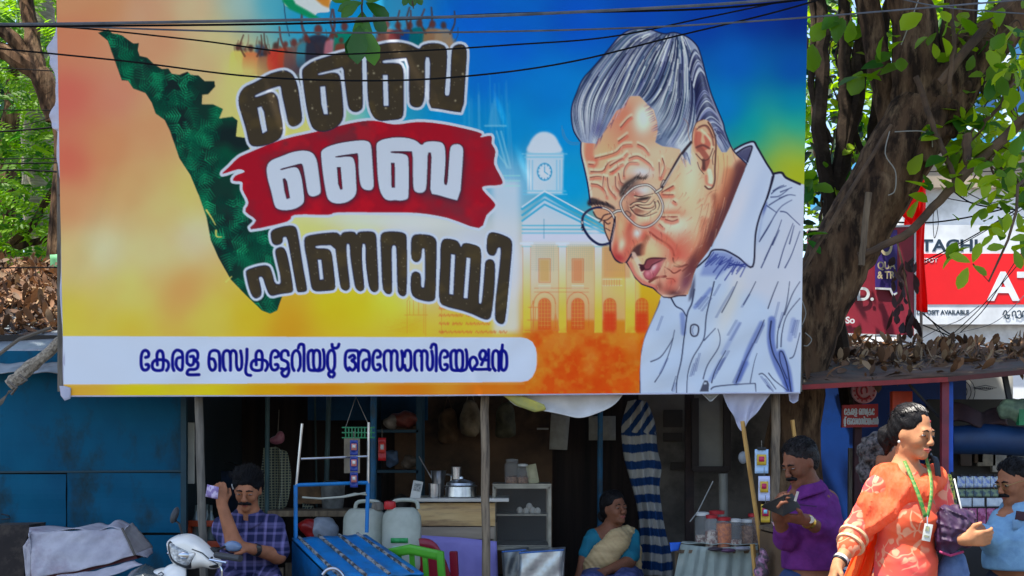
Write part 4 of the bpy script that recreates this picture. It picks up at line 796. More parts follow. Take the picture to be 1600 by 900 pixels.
MB().tube([P(2, 803, 8.96), P(14, 806, 8.95), P(16, 810, 8.95), P(2, 812, 8.96)], .004, 6).build('latch', BLACK, KI)
zf, zb = zz(580, 8.85), zz(432, 11.2)
def roofz(Y): return zf+(zb-zf)*(Y-8.85)/(11.2-8.85)
TIN = M('roof_tin', (150, 158, 164), (108, 118, 126), 3, .5, metal=.35, bump=.1, c3=(84, 84, 82), sc3=2)
MB().grid(lambda u, v: (kx0-.3+(kx1-kx0+.32)*u, 8.82+2.45*v, roofz(8.82+2.45*v)+.006*math.sin(u*90)), 160, 8).build('roof', TIN, KI, thick=.008)
MB().grid(lambda u, v: (kx0-.3+2.0*u, 9.1+.5*v, roofz(9.1+.5*v)+.03+.01*math.sin(u*14)), 30, 4).build('loose_sheet', TIN, KI, thick=.006)
MB().beam((kx0-.3, 9.42, roofz(9.42)+.05), (kx1-.1, 9.42, roofz(9.42)+.03), .05, .04).build('roof_batten', M('dark_board', (48, 42, 38)), KI)
def litter(name, label, n, pos, seed, mat, Ls=(.03, .13)):
    L = Leaves(seed)
    for i in range(n):
        p = pos(L.r); d = L.rdir(.05); d.z *= .45; up = Vector((L.r.uniform(-.6, .6), L.r.uniform(-.9, .3), 1)); ll = L.r.uniform(*Ls)
        L.leaf(p, d, up, ll, ll*L.r.uniform(.3, .55), None, L.r.uniform(-.9, .9))
    o = L.build(name, mat); return tag(o, label, 'leaf litter', kind='stuff')
DRY = M('dry_leaf', (136, 96, 64), (56, 44, 36), rough=.75, attr='tint', trans=.12)
DRY2 = M('dry_leaf_pale', (168, 138, 104), (96, 76, 58), rough=.75, attr='tint', trans=.12)
def lp(r):
    x = r.uniform(kx0-.2, P(110, 0, 10).x+.3); Y = 9.5+1.75*r.random()**.8; return (x, Y, roofz(Y)+.02+.12*r.random()*min(1, (Y-9.45)*1.5))
litter('leaf_litter', 'brown dry leaves piled on the tin roof of the blue kiosk', 4200, lp, 3, DRY); litter('leaf_litter', 'paler curled dry leaves mixed into the pile on the blue kiosk roof', 900, lp, 4, DRY2)
# ---- shop shelter behind the billboard
SH = thing('shop_shelter', 'dark open fronted row of small shops under the billboard', 'shop', P(760, 1100, 10.5))
DARKW = M('dark_wall', (62, 50, 46), (36, 32, 32), 2.5, .9, stretch=(6, 1, .3)); BRW = M('brown_wall', (128, 98, 74), (84, 66, 54), 2, .9, c3=(44, 38, 36))  # blackish brown back wall with upright mottling
xL, xR = P(288, 0, 9).x, P(1262, 0, 9.2).x
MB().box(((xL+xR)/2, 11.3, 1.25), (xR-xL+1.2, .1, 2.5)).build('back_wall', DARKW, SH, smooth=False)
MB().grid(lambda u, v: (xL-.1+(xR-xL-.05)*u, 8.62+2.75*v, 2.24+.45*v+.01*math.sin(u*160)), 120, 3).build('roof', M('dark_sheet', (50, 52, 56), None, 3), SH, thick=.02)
MB().box((P(740, 0, 11.2).x, 11.2, 1.35), (1.25, .06, 1.7)).build('inner_wall', BRW, SH, smooth=False)
GW = M('grey_plaster', (120, 112, 104), (84, 78, 74), 2, .9, .2, c3=(60, 56, 54))
MB().box((P(1120, 0, 10.4).x, 10.4, 1.3), (1.15, .08, 2.4)).build('side_wall', GW, SH, smooth=False)
MB().box((P(575, 0, 10.6).x, 10.6, zz(636, 10.6)), (.9, .05, .2)).build('fascia', M('teal_board', (8, 78, 116), (6, 60, 92)), SH, smooth=False)
TEAL = M('teal_pipe', (58, 84, 84), (40, 62, 66), 5, .6); BPIPE = M('blue_pipe', (16, 96, 140), (10, 76, 110), 6, .5, c3=(60, 72, 76), sc3=5)
for a, b, r, mt in (((418, 615, 9.5), (416, 1050, 9.5), .016, TEAL), ((514, 615, 9.9), (503, 1000, 9.9), .018, TEAL), ((584, 610, 9.5), (579, 1050, 9.5), .022, BPIPE), ((938, 640, 10.2), (936, 1000, 10.2), .02, BPIPE), ((492, 615, 10.5), (498, 1000, 10.5), .008, TEAL)):
    MB().tube([P(*a), P(*b)], r, 10).build('post', mt, SH)
MB().box(P(1077, 700, 9.9), (.06, .05, 2.0)).build('drain_pipe', M('rust_pipe', (62, 44, 40), (40, 30, 30), 8), SH)
m = MB(); q = 9.75
for a, b in (((1086, 622), (1086, 735)), ((1136, 622), (1136, 735)), ((1084, 733), (1138, 733))): m.beam(P(*a, q), P(*b, q), .05, .04)
m.build('window_frame', M('dark_frame', (44, 34, 30)), SH, bevel=.004)
MB().box(P(1111, 680, 9.8), (.2, .02, .48)).build('window_pane', M('dusty_pane', (120, 116, 106), (96, 92, 86), 3, .4), SH)
for k, (x0, y0, x1, y1) in enumerate(((1035, 640, 1068, 668), (1036, 676, 1066, 690), (1046, 722, 1078, 735))): MB().box(P((x0+x1)/2, (y0+y1)/2, 10.33), (.14, .03, (y1-y0)/220)).build('wall_board', M('board_dark', (58, 50, 46), None, 4), SH, bevel=.003)
# ---- right-hand shop with the leaf covered awning
BL2 = M('royal_blue_wall', (6, 66, 150), (4, 48, 116), 1.6, .5, c3=(8, 40, 84), sc3=1); RED = M('oxide_red', (150, 40, 38), (110, 30, 32), 5, .6)
RS = thing('corner_shop', 'blue walled shop at the right under a flat awning heaped with dry leaves', 'shop', P(1440, 1050, 9.6))
Yb = 10.4
MB().box((P(1365, 0, Yb).x, Yb, 1.1), (1.35, .06, 2.1)).build('wall', BL2, RS, smooth=False)
def az(u, v): 
    a = P(1235+460*u, 604-30*u, 8.7); b = P(1312+400*u, 534+6*math.sin(u*5)+14*u, 10.7); return a.lerp(b, v)+Vector((0, 0, .006*math.sin(u*17)))
MB().grid(az, 60, 8).build('awning', M('rusty_sheet', (104, 78, 62), (70, 56, 48), 4, .85, .2, c3=(60, 66, 62)), RS, thick=.02)
MB().beam(P(1238, 606, 8.68), P(1480, 593, 8.68), .03, .03).build('fascia', RED, RS); MB().beam(P(1480, 593, 8.68), P(1700, 572, 8.68), .03, .03).build('fascia', M('dark_red', (84, 40, 36)), RS)
MB().beam(P(1476, 592, 8.75), P(1474, 1060, 8.75), .045, .045).build('post', M('maroon_post', (130, 40, 52), (96, 30, 42), 5, .5), RS, bevel=.004)
MB().beam(P(1483, 594, 8.8), P(1481, 1060, 8.8), .04, .04).build('post', M('blue_post', (20, 84, 190), (12, 62, 150), 5, .5), RS, bevel=.004)
MB().box(P(1408, 690, 9.1)-Vector((0, 0, .05)), (.13, .07, .75)).build('orange_post', M('orange_paint', (206, 70, 20), (160, 44, 18), 3, .5), RS, bevel=.006)
MB().beam(P(1420, 600, 8.9), P(1468, 652, 8.9), .014).build('brace', BLACK, RS)
MB().beam(P(1340, 600, 9.6), P(1337, 1040, 9.6), .06, .05).build('post', M('dark_maroon', (88, 44, 50), (60, 34, 40), 4, .6), RS, bevel=.004)
MB().beam(P(1329, 700, 9.7), P(1327, 1000, 9.7), .03).build('post', GREYWOOD, RS)
def lp2(r):
    u, v = r.random()**1.2*.98, r.random(); 
    if v < .35 and r.random() < .75: v = .35+.65*r.random()
    q = az(u, v); return q+Vector((0, 0, .012+.045*r.random()*v*(.4+.6*abs(math.sin(u*9)))))
litter('leaf_litter', 'dull curled leaves heaped along the awning of the corner shop', 1000, lp2, 5, DRY); litter('leaf_litter', 'pale curled leaves scattered over the awning of the corner shop', 500, lp2, 6, DRY2, (.05, .11))
# ---- office building far right with the bank sign
BW = thing('office_building', 'white rendered building behind the right trees carrying a red cash machine sign', 'building', P(1620, 900, 13.4))
WR = M('white_render', (232, 234, 236), (220, 222, 224), 2, .8, c3=(160, 160, 156), sc3=.8)
x0, x1 = P(1405, 0, 13).x, P(1800, 0, 13).x
MB().box(((x0+x1)/2, 14.5, 2.05), (x1-x0, 3, 4.1)).build('wall', WR, BW, smooth=False)
MB().box(((x0+x1)/2, 14.45, zz(262, 12.9)), (x1-x0+.1, 3.1, .36)).build('cornice', M('beige_band', (176, 160, 140), (150, 138, 120), 3), BW, smooth=False)
MB().box(((x0+x1)/2, 14.5, zz(225, 12.9)), (x1-x0+.3, 3.3, .12)).build('roof_edge', M('sky_blue_sheet', (70, 160, 206), (50, 130, 180), 3), BW, smooth=False)
MB().box(((x0+x1)/2+.6, 15.0, zz(110, 13.5)), (x1-x0-.6, 2.0, 1.2)).build('upper_storey', WR, BW, smooth=False)
for px in (1480, 1540, 1600): MB().box((P(px, 0, 13.95).x, 13.97, zz(120, 13.97)), (.2, .06, .7)).build('window', M('blue_glass', (60, 110, 150), (40, 80, 120), 2, .2), BW, bevel=.005)
SG = thing('bank_sign', 'red and white cash machine signboard fixed to the white building', 'sign', P(1600, 570, 12.9))
xa, xb = P(1395, 0, 12.9).x, P(1760, 0, 12.9).x
def band(y0, y1, mat, nm, dy=0): 
    return MB().box(((xa+xb)/2, 12.9+dy, (zz(y0, 12.9)+zz(y1, 12.9))/2), (xb-xa, .05, zz(y0, 12.9)-zz(y1, 12.9))).build(nm, mat, SG, smooth=False)
SW = M('sign_white', (232, 236, 240), None, 3, .4); SR = M('sign_red', (232, 14, 20), (226, 12, 18), 3, .4); INKN = M('ink_navy', (34, 56, 74), None, 3, .5)
band(352, 397, SW, 'white_panel'); band(397, 476, SR, 'red_panel', -.004); band(476, 507, SW, 'white_panel', .002)
text('lettering', 'HITACHI', INKN, SG, P(1409.5, 392, 12.8735), .105, sx=1.19, bold=.004); text('lettering', 'SPOT', SW, SG, P(1442, 410, 12.868), .04)
text('lettering', 'ATM', SW, SG, P(1545, 468, 12.868), .25, sx=1.12, bold=.012); text('lettering', 'DEPOSIT AVAILABLE', INKN, SG, P(1432, 491, 12.8755), .038, sx=.98, bold=.0015)
m = MB()
for q in ('0,30 8,10 16,10 20,30 34,28', '10,30 14,44 26,44 30,34', '44,36 44,16 54,10 60,22 60,44', '66,14 74,8 82,14 84,40 72,44 66,36', '92,40 92,14 104,10 110,24 108,44', '114,8 122,4', '140,36 138,16 150,10 160,18 156,40'):
    m.ribbon([P(1567+a*.34, 483+b*.32, 12.87) for a, b in smooth(pl(q), n=3)], .012, (0, -1, 0))
m.build('lettering', INKN, SG)
# ---- maroon board partly hidden by the tree
MS = thing('shop_signboard', 'maroon signboard with a purple panel half hidden behind the leaning trunk', 'sign', P(1365, 530, 10.9))
def q4(m, pts, Y, d=.03): return m.prism([P(x, y, Y) for x, y in pts], (0, d, 0))
q4(MB(), [(1262, 360), (1428, 354), (1428, 524), (1262, 518)], 10.9).build('board', M('maroon_paint', (158, 38, 58), (136, 34, 52), 2, .5), MS, smooth=False)
m = MB(); q4(m, [(1262, 518.5), (1430, 525), (1430, 528), (1262, 522)], 10.895); q4(m, [(1428.5, 352), (1431.5, 352), (1431.5, 528), (1428.5, 528)], 10.893); q4(m, [(1262, 357), (1430, 351), (1430, 354), (1262, 360)], 10.895); m.build('frame', SW, MS, smooth=False)
q4(MB(), [(1367, 362), (1402, 359), (1402, 455), (1396, 459), (1392, 450), (1368, 448)], 10.885, .012).build('purple_panel', M('purple_print', (66, 44, 128), (52, 34, 104), 3, .5), MS, smooth=False)
GOLD = M('gold_print', (206, 190, 150), None, 4, .5)
text('lettering', 'QUA', GOLD, MS, P(1371, 420, 10.87), .055, sx=.8, bold=.002); text('lettering', '& TR', GOLD, MS, P(1371, 435, 10.87), .055, sx=.8, bold=.002); text('lettering', 'O', GOLD, MS, P(1374, 398, 10.87), .15, sx=.6, bold=.004)
text('lettering', 'D.', SW, MS, P(1338, 469, 10.885), .1, bold=.004); text('lettering', 'iSo', SW, MS, P(1318, 505, 10.885), .05, bold=.002)
m = MB(); q4(m, [(1368, 449), (1392, 450), (1396, 459), (1402, 456), (1402, 459), (1395, 463), (1390, 453), (1368, 452)], 10.88, .012); m.build('trim', SW, MS, smooth=False)
# ---- red cloth banner on a pole
RF = thing('red_flag', 'bright red cloth draped from a slim pole beside the white building', 'flag', P(1425, 560, 11.3))
MB().tube([P(1441, 660, 11.3), P(1437, 262, 11.3)], .012, 8).build('pole', GREYWOOD, RF)
RC = M('red_cloth', (236, 16, 10), (220, 10, 10), 4, .7, trans=.45)
MB().grid(loft([P(1418, 262, 11.25), P(1446, 264, 11.25)], [P(1408, 482, 11.25), P(1447, 488, 11.25)], 16, 14, lambda u, v: (.01*math.sin(v*8), .03*math.sin(u*14+v*2), 0)), 16, 14).build('cloth', RC, RF, thick=.003)
MB().grid(loft([P(1419, 285, 11.2), P(1438, 288, 11.2)], [P(1402, 330, 11.2), P(1424, 352, 11.2)], 8, 8, lambda u, v: (0, -.04*math.sin(v*3), 0)), 8, 8).build('cloth', RC, RF, thick=.003)
# ================================================================ trees
BARK = M('dark_bark', (92, 70, 52), (44, 34, 27), 9, .95, 1, stretch=(1.6, 1.6, .4), c3=(124, 100, 76), sc3=7, spec=.1, lo=.4, hi=.6); TWIG = M('twig_bark', (100, 78, 58), (62, 48, 38), 6, .9, .5)  # pale third tone paints lit patches into the bark
LEAF = M('broad_leaf', (156, 184, 32), (40, 98, 26), rough=.45, attr='tint', trans=.55); LEAF2 = M('feathery_leaf', (140, 182, 36), (44, 96, 28), rough=.5, attr='tint', trans=.65)
DLEAF = M('dark_leaf', (30, 72, 30), (14, 40, 22), rough=.5, attr='tint', trans=.3)
def wob(pts, n=6, amp=.02, seed=0):
    r = random.Random(seed); q = smooth([tuple(p) for p in pts], n=n); return [Vector(p)+Vector((r.uniform(-amp, amp), r.uniform(-amp, amp), r.uniform(-amp, amp))) for p in q]
def limb(m, pxs, rs, Y=9.0, n=5, amp=.012, seed=0, seg=14):
    pts = [P(a, b, (c[0] if c else Y)) for a, b, *c in pxs]; q = wob(pts, n, amp, seed); x = np.linspace(0, len(rs)-1, len(q)); m.tube(q, [float(v) for v in np.interp(x, range(len(rs)), rs)], seg)
T = thing('leaning_tree', 'big dark tree leaning right beside the billboard with a forked trunk', 'tree', P(1240, 1060, 9.3))
m = MB()
limb(m, [(1218, 1075), (1232, 800), (1243, 660), (1256, 560), (1282, 465), (1322, 385), (1368, 305), (1410, 232), (1448, 165)], [.28, .22, .17, .17, .215, .22, .22, .23, .2], 9.3, seed=1, seg=20)
limb(m, [(1420, 240), (1470, 160), (1540, 70), (1620, -10), (1720, -90)], [.17, .19, .15, .12, .1], 9.3, seed=2); limb(m, [(1425, 230), (1432, 150), (1430, 60), (1415, -40), (1400, -180)], [.16, .17, .15, .14, .1], 9.35, seed=3)
limb(m, [(1400, 270), (1395, 200), (1370, 90), (1350, -30), (1340, -160)], [.12, .1, .08, .08, .06], 9.45, seed=4); limb(m, [(1445, 180), (1490, 100), (1500, -10), (1520, -120)], [.12, .12, .11, .09], 9.4, seed=5)
limb(m, [(1455, 190), (1485, 150), (1505, 155), (1530, 110), (1560, 60)], [.06, .05, .05, .04, .03], 9.2, seed=6); limb(m, [(1470, 175), (1500, 160), (1510, 130)], [.09, .06, .03], 9.15, seed=7)
limb(m, [(1440, 250), (1465, 180), (1480, 150)], [.08, .07, .03], 9.1, seed=9); limb(m, [(1400, -180), (1100, -500, 8.4), (600, -900, 7.4), (0, -1100, 6.8)], [.1, .09, .07, .04], 9.35, seed=12, amp=.03)
limb(m, [(1460, 210), (1485, 205), (1490, 190)], [.06, .05, .02], 9.1, seed=10)
m.build('trunk', BARK, T)
for i, (pp, rr, Y) in enumerate((([(1340, 400), (1410, 370), (1470, 312), (1530, 250), (1600, 188), (1680, 120)], [.02, .026, .028, .032, .034, .036], 8.9), ([(1432, 120), (1462, 210), (1480, 250), (1498, 295)], [.02, .02, .02, .018], 8.95), ([(1484, -10), (1490, 60), (1484, 130), (1487, 150)], [.014, .014, .014, .012], 8.9), ([(1600, -20), (1560, 20), (1500, 90), (1470, 130)], [.03, .03, .03, .03], 8.95), ([(1510, 210), (1512, 250), (1514, 262)], [.03, .028, .02], 8.9), ([(1538, 190), (1560, 170), (1580, 130), (1600, 120)], [.012, .012, .01, .01], 9.0))):
    m = MB(); limb(m, pp, rr, Y, seed=20+i, seg=8, amp=.006); m.build('branch', TWIG, T)
m = MB()
for q in ('1390,205 1383,240 1398,265 1400,285 1397,300 1388,305', '1398,206 1440,205 1455,215 1457,230', '1258,520 1268,530 1262,540 1256,540', '1253,470 1259,490 1252,510', '1435,0 1420,40 1408,70'): m.tube([P(a, b, 8.98) for a, b in smooth(pl(q), n=4)], .004, 5)
m.build('vine', M('pale_vine', (150, 146, 136)), T)
L = Leaves(11); r = L.r
def cluster(px, py, Y, n, sp, Ls, tint=None, droop=.0):
    c = P(px, py, Y)
    for i in range(n):
        d = L.rdir(-.25); p = c+Vector((r.gauss(0, sp), r.gauss(0, sp*.8), r.gauss(0, sp))); l = r.uniform(*Ls)
        L.leaf(p, d, Vector((r.uniform(-.8, .8), r.uniform(-1.2, .2), 1)), l, l*r.uniform(.6, .85), None if tint is None else min(1, max(0, tint+r.uniform(-.2, .2))), r.uniform(0, .3))
hubs = [P(1530, 100, 9.2), P(1560, 60, 9.0), P(1545, 250, 9.0), P(1600, 190, 8.9), P(1580, 130, 9.0), P(1512, 225, 9.0), P(1590, 300, 8.9)]; tw = MB()
for i in range(78):
    px, py = r.uniform(1484, 1625), r.uniform(40, 310)
    if py > 300-(1600-px)*.2 and r.random() < .5: continue
    Yc = r.uniform(8.7, 9.8); cluster(px, py, Yc, r.randint(3, 6), .08, (.06, .16)); e = P(px, py, Yc); hb = min(hubs, key=lambda q: (q-e).length); tw.tube([Vector(q) for q in smooth([tuple(hb), tuple(hb.lerp(e, .5)+Vector((r.uniform(-.05, .05), 0, r.uniform(-.06, .1)))), tuple(e)], n=4)], [.007]*5+[.004]*4, 5)
for q in ((1560, 340, 8.8, 7, .05), (1555, 300, 8.7, 8, .07), (1600, 380, 8.8, 5, .06), (1520, 395, 8.4, 2, .03), (1500, 385, 8.4, 2, .02), (1545, 280, 8.8, 6, .08), (1450, 290, 8.9, 4, .05), (1475, 285, 8.9, 3, .04), (1420, 300, 8.9, 2, .03), (1500, 250, 9, 6, .08), (1590, 70, 8.6, 9, .1), (1575, 100, 8.6, 9, .1), (1600, 200, 8.6, 6, .08), (1590, 290, 8.7, 8, .09), (1600, 330, 8.8, 6, .08), (1530, 200, 9, 8, .1), (1500, 180, 9, 6, .08), (1470, 20, 8.8, 6, .1), (1387, 55, 8.9, 3, .05), (1462, 62, 8.8, 2, .03)): cluster(*q, (.09, .16))
for i in range(34): cluster(r.uniform(1268, 1420), r.uniform(-10, 320), r.uniform(9.6, 10.4), r.randint(2, 5), .08, (.06, .12))
for q in ((1275, 280, 8.9, 4, .05), (1262, 380, 8.9, 3, .04), (1390, 100, 9.0, 3, .04), (1258, 300, 8.9, 2, .04), (1345, 120, 9.2, 5, .08), (1290, 40, 9.1, 6, .1)): cluster(*q, (.12, .18), .8)
for i in range(90): cluster(r.uniform(1230, 1500), r.uniform(-420, -90), r.uniform(9.6, 11.2), r.randint(4, 7), .16, (.12, .2))
def over(x, Y, z, n, sp):      # unseen crown added above the picture to shade the street
    for i in range(n):
        l = r.uniform(.2, .34); L.leaf((x+r.gauss(0, sp), Y+r.gauss(0, sp), z+r.gauss(0, .3)), L.rdir(-.2), (r.uniform(-.6, .6), r.uniform(-.6, .6), 1), l, l*.7, None, .15)
tw.build('twigs', TWIG, T); L.build('crown', LEAF, T); L = Leaves(13); r = L.r
for i in range(700): over(r.uniform(-7.2, 1.8), r.uniform(5.7, 8.4), 7+r.uniform(-.3, .6), 11, .16)
for i in range(90): over(r.uniform(.6, 3.2), r.uniform(8.0, 9.1), 6.2+r.uniform(-.4, .8), 8, .2)  # more added leaves out of view, keeping sun off the trunk
L.build('crown', DLEAF, T)
LS = thing('slender_stem_tree', 'clump of slender grey stems hugging the right edge of the billboard', 'tree', P(1290, 1060, 9.8))
m = MB()
for i, (pp, rr) in enumerate((([(1330, 660), (1305, 460), (1300, 330), (1318, 220), (1320, 100), (1316, -30)], [.05, .06, .06, .05, .045, .04]), ([(1300, 330), (1280, 200), (1285, 80), (1280, -20)], [.06, .05, .05, .04]), ([(1305, 300), (1335, 180), (1345, 60), (1350, -30)], [.05, .05, .045, .04]), ([(1350, 300), (1365, 200), (1378, 80), (1392, -20)], [.035, .035, .03, .03]), ([(1290, 210), (1268, 140), (1272, 20), (1262, -30)], [.02, .02, .02, .02]), ([(1300, 220), (1270, 150), (1262, 60)], [.018, .015, .012]), ([(1350, 250), (1330, 170), (1335, 90)], [.024, .02, .02]), ([(1330, 330), (1390, 250), (1440, 160), (1480, 20)], [.02, .02, .018, .015]))):
    limb(m, pp, rr, 9.75, seed=40+i, seg=8)
m.build('trunk', M('slim_bark', (56, 46, 38), (34, 29, 25), 8, .95, .5, c3=(88, 74, 60), sc3=4, spec=.1), LS)
L = Leaves(12); r = L.r
for i in range(80): cluster(r.uniform(1256, 1350), r.uniform(-20, 420), r.uniform(9.8, 10.6), r.randint(2, 5), .06, (.05, .1), .8)
for i in range(14): m = MB(); x = r.uniform(1258, 1345); y = r.uniform(120, 420); limb(m, [(x, y), (x+r.uniform(-12, 12), y-60), (x+r.uniform(-25, 25), y-140)], [.012, .009, .005], 9.9, seed=i, seg=6); m.build('branch', TWIG, LS)
L.build('crown', DLEAF, LS)
for nm, lb, a, b, w in (('prop_pole', 'slim weathered pole leaning against the dark trunk', (1195, 520, 8.75), (1392, 195, 9.05), .013), ('bamboo_pole', 'yellowish bamboo stick tied upright on the dark trunk', (1346, 415, 8.85), (1357, 300, 8.85), .02)):
    o = MB().tube(wob([P(*a), (P(*a)+P(*b))/2, P(*b)], 6, .003, 3), w, 10).build(nm, TWIG if 'prop' in nm else WOOD, loc=P(*a)); tag(o, lb, 'pole')
# ---- left background: palm trunk, feathery trees, dark masses
PT = thing('palm_tree', 'pale ringed palm trunk rising behind the kiosk roof', 'tree', P(60, 900, 13))
m = MB(); pts = [P(78, 900, 13), P(68, 480, 13), P(62, 300, 13), P(58, 120, 13), P(60, -60, 13), P(64, -260, 13)]
q = smooth([tuple(p) for p in pts], n=14); m.tube(q, [.15+.008*(i % 2) for i in range(len(q))], 14); m.build('trunk', M('palm_bark', (150, 142, 126), (110, 102, 90), 5, .9, .4, stretch=(1, 1, 9)), PT)
L = Leaves(21); r = L.r
for i in range(14):
    a = i*.449*2; base = P(64, -260, 13); d = Vector((math.cos(a), math.sin(a), .5))
    for j in range(30):
        t = j/30*2.6; c = base+d*t-Vector((0, 0, .32*t*t))
        for sg in (-1, 1): L.leaf(c, d*.5+Vector((-d.y, d.x, -.25))*sg, (0, 0, 1), .5, .035, None, .2, 1)
L.build('crown', DLEAF, PT)
def feathery(px, py0, py1, Y, n, xs, seed, label, trunk):
    t = thing('feathery_tree', label, 'tree', P(px, 900, Y)); L = Leaves(seed); r = L.r; m = MB()
    for pp, rr in trunk: limb(m, pp, rr, Y, seed=seed, seg=9)
    m.build('trunk', BARK, t)
    for i in range(n):
        c = P(r.uniform(*xs), r.uniform(py0, py1), Y+r.uniform(-.6, .7)); d = L.rdir(-.3); d.z *= .6; nn = r.randint(5, 8); up = Vector((r.uniform(-.5, .5), r.uniform(-1.3, 0), 1)); sd = d.cross(up).normalized(); tint = r.random()
        for j in range(nn):
            p = c+d*(.045*j)
            for sg in (-1, 1): L.leaf(p, d*.35+sd*sg, up, .075, .034, min(1, max(0, tint+r.uniform(-.2, .2))), .1, 1)
    L.build('crown', LEAF2, t); return t
feathery(20, -40, 470, 12, 520, (-90, 108), 31, 'sunlit feathery leaved tree between the palm trunk and the billboard', [([(60, 620, 11.2), (98, 250, 11.2), (72, 135, 11.2), (28, 92, 11.2), (-60, 60, 11.2)], [.07, .075, .085, .075, .05]), ([(84, 190, 11.2), (58, 110, 11.2), (46, 30, 11.3), (10, -100, 11.4)], [.05, .07, .06, .05]), ([(60, 120, 11.2), (20, 60, 11.2), (-20, 40, 11.2)], [.05, .06, .04]), ([(-40, 420), (40, 360), (110, 260)], [.04, .035, .03]), ([(-30, 400), (60, 375), (120, 350)], [.03, .03, .03])])
feathery(-10, -60, 460, 14.5, 420, (-180, 130), 32, 'taller feathery leaved tree further back behind the palm trunk', [([(20, 700), (10, 300), (30, 100), (60, -80)], [.12, .1, .09, .08])])
def bushy(name, label, px, py, Y, rx, rz, n, seed, mat, ls=(.15, .3)):
    t = thing(name, label, 'tree', P(px, 900, Y)); L = Leaves(seed); r = L.r; c = P(px, py, Y); m = MB()
    limb(m, [(px, 1000), (px, py+60), (px+8, py-20)], [.2, .15, .06], Y, seed=seed); m.build('trunk', BARK, t)
    for i in range(n):
        d = L.rdir(); k = r.random()**.35; p = c+Vector((d.x*rx*k, d.y*rx*.6*k, d.z*rz*k)); l = r.uniform(*ls); L.leaf(p, L.rdir(-.2), Vector((r.uniform(-1, 1), r.uniform(-1, .4), 1)), l, l*.5)
    L.build('crown', mat, t)
bushy('background_tree', 'dark green tree filling the gap at the far left', -60, 300, 20, 1.7, 2.6, 2600, 41, DLEAF); bushy('background_tree', 'mid green tree seen between palm trunk and billboard edge', 110, 200, 22, 1.6, 3.2, 2600, 42, LEAF)
bushy('background_tree', 'green tree behind the slender grey stems', 1330, 150, 18, 1.4, 2.2, 1500, 43, LEAF); bushy('background_tree', 'leafy tree rising over the white building roof', 1560, 40, 19, 1.7, 1.5, 1300, 44, LEAF)
o = MB().grid(loft([P(78, 398, 11.0), P(112, 394, 11.0)], [P(80, 440, 11.0), P(112, 446, 11.0)], 6, 6, lambda u, v: (0, .02*math.sin(u*6), 0)), 6, 6).build('green_cloth', M('mint_cloth', (120, 190, 140), None, 5, .8, trans=.2), loc=P(95, 420, 11), thick=.004); tag(o, 'pale green cloth scrap caught beside the kiosk leaf pile', 'cloth')
LG = thing('wooden_log', 'split grey log lashed at a slant in front of the kiosk roof', 'log', P(20, 610, 8.7))
m = MB(); m.tube(wob([P(14, 604, 8.6), P(40, 580, 8.62), P(75, 550, 8.66), P(112, 518, 8.7)], 5, .006, 5), [.042]*8+[.034]*8, 9); m.build('log', M('pale_log', (176, 162, 142), (110, 98, 84), 6, .9, .6, stretch=(9, 9, 9)), LG)
m = MB(); m.tube([P(12, 596, 8.52), P(26, 606, 8.5), P(18, 616, 8.54)], .008, 6); m.tube([P(30, 586, 8.54), P(42, 594, 8.52), P(32, 600, 8.56)], .008, 6)
for i in range(6): m.tube([P(14+i, 610, 8.56), P(4-i*2, 630, 8.56), P(-8, 640+i*5, 8.58)], .003, 5)
m.tube([P(-10, 560, 8.6), P(30, 530, 8.64), P(80, 512, 8.7)], .012, 6); m.build('lashing', M('rope', (110, 100, 88)), LG)

L = Leaves(88); r = L.r; t = thing('dead_foliage', 'hanging bunch of dark withered leaves in front of the maroon board', 'foliage', P(1412, 440, 10.7)); MB().tube([P(1400, 370, 10.75), P(1412, 420, 10.72), P(1425, 500, 10.7)], .008, 6).build('stem', TWIG, t)
for i in range(34): L.leaf(P(1394+r.uniform(0, 38), 395+r.uniform(0, 115), 10.7+r.uniform(-.06, .06)), (r.uniform(-.5, .5), -.3, -1), (r.uniform(-1, 1), -1, 0), r.uniform(.06, .14), r.uniform(.03, .06), None, r.uniform(-.5, .8))
L.build('leaves', M('withered_leaf', (76, 46, 44), (44, 30, 34), attr='tint', rough=.8), t)
# ================================================================ billboard
BB = thing('billboard', 'huge printed political billboard with an elderly bespectacled man and bold dark lettering', 'billboard', P(670, 1070, 8.55))
BS = 1.0
C = draw_banner(BS)
Yb = 8.5
def quad(u, v):       # corners of the sheet: photo rows/columns of the artwork mapped onto one upright plane
    xl = 88+(v*636)*.019; xr = 1262.5-(v*636)*.019
    return P(xl+(xr-xl)*u, -16+(617+16)*v+(3.5-7*u)*v*.5, Yb)
uu = np.linspace(0, 1, C.W); vv = np.linspace(0, 1, C.H); U, V_ = np.meshgrid(uu, vv)
xl = 88+V_*636*.019; xr = 1262.5-V_*636*.019
px = xl+(xr-xl)*U; py = -16+633*V_+(3.5-7*U)*V_*.5
wav = .004*np.sin(U*21+V_*3)*np.sin(V_*6+1)+.003*np.sin(U*60-V_*40)*np.clip(V_*2-.9, 0, 1)+.012*np.sin(U*math.pi)*np.sin(V_*3.14)
wr = np.zeros_like(U)
for a, b, ang, amp in ((.2, .93, .4, .004), (.55, .8, .7, .004), (.86, .93, .5, .007), (.82, .86, .55, .005), (.6, .9, .75, .005), (.04, .6, 1.2, .004)):
    d = (U-a)*math.sin(ang)*1.85+(V_-b)*math.cos(ang); e = (U-a)*math.cos(ang)*1.85-(V_-b)*math.sin(ang); wr += amp*np.sin(d*70)*np.exp(-(d/.08)**2-(e/.25)**2)
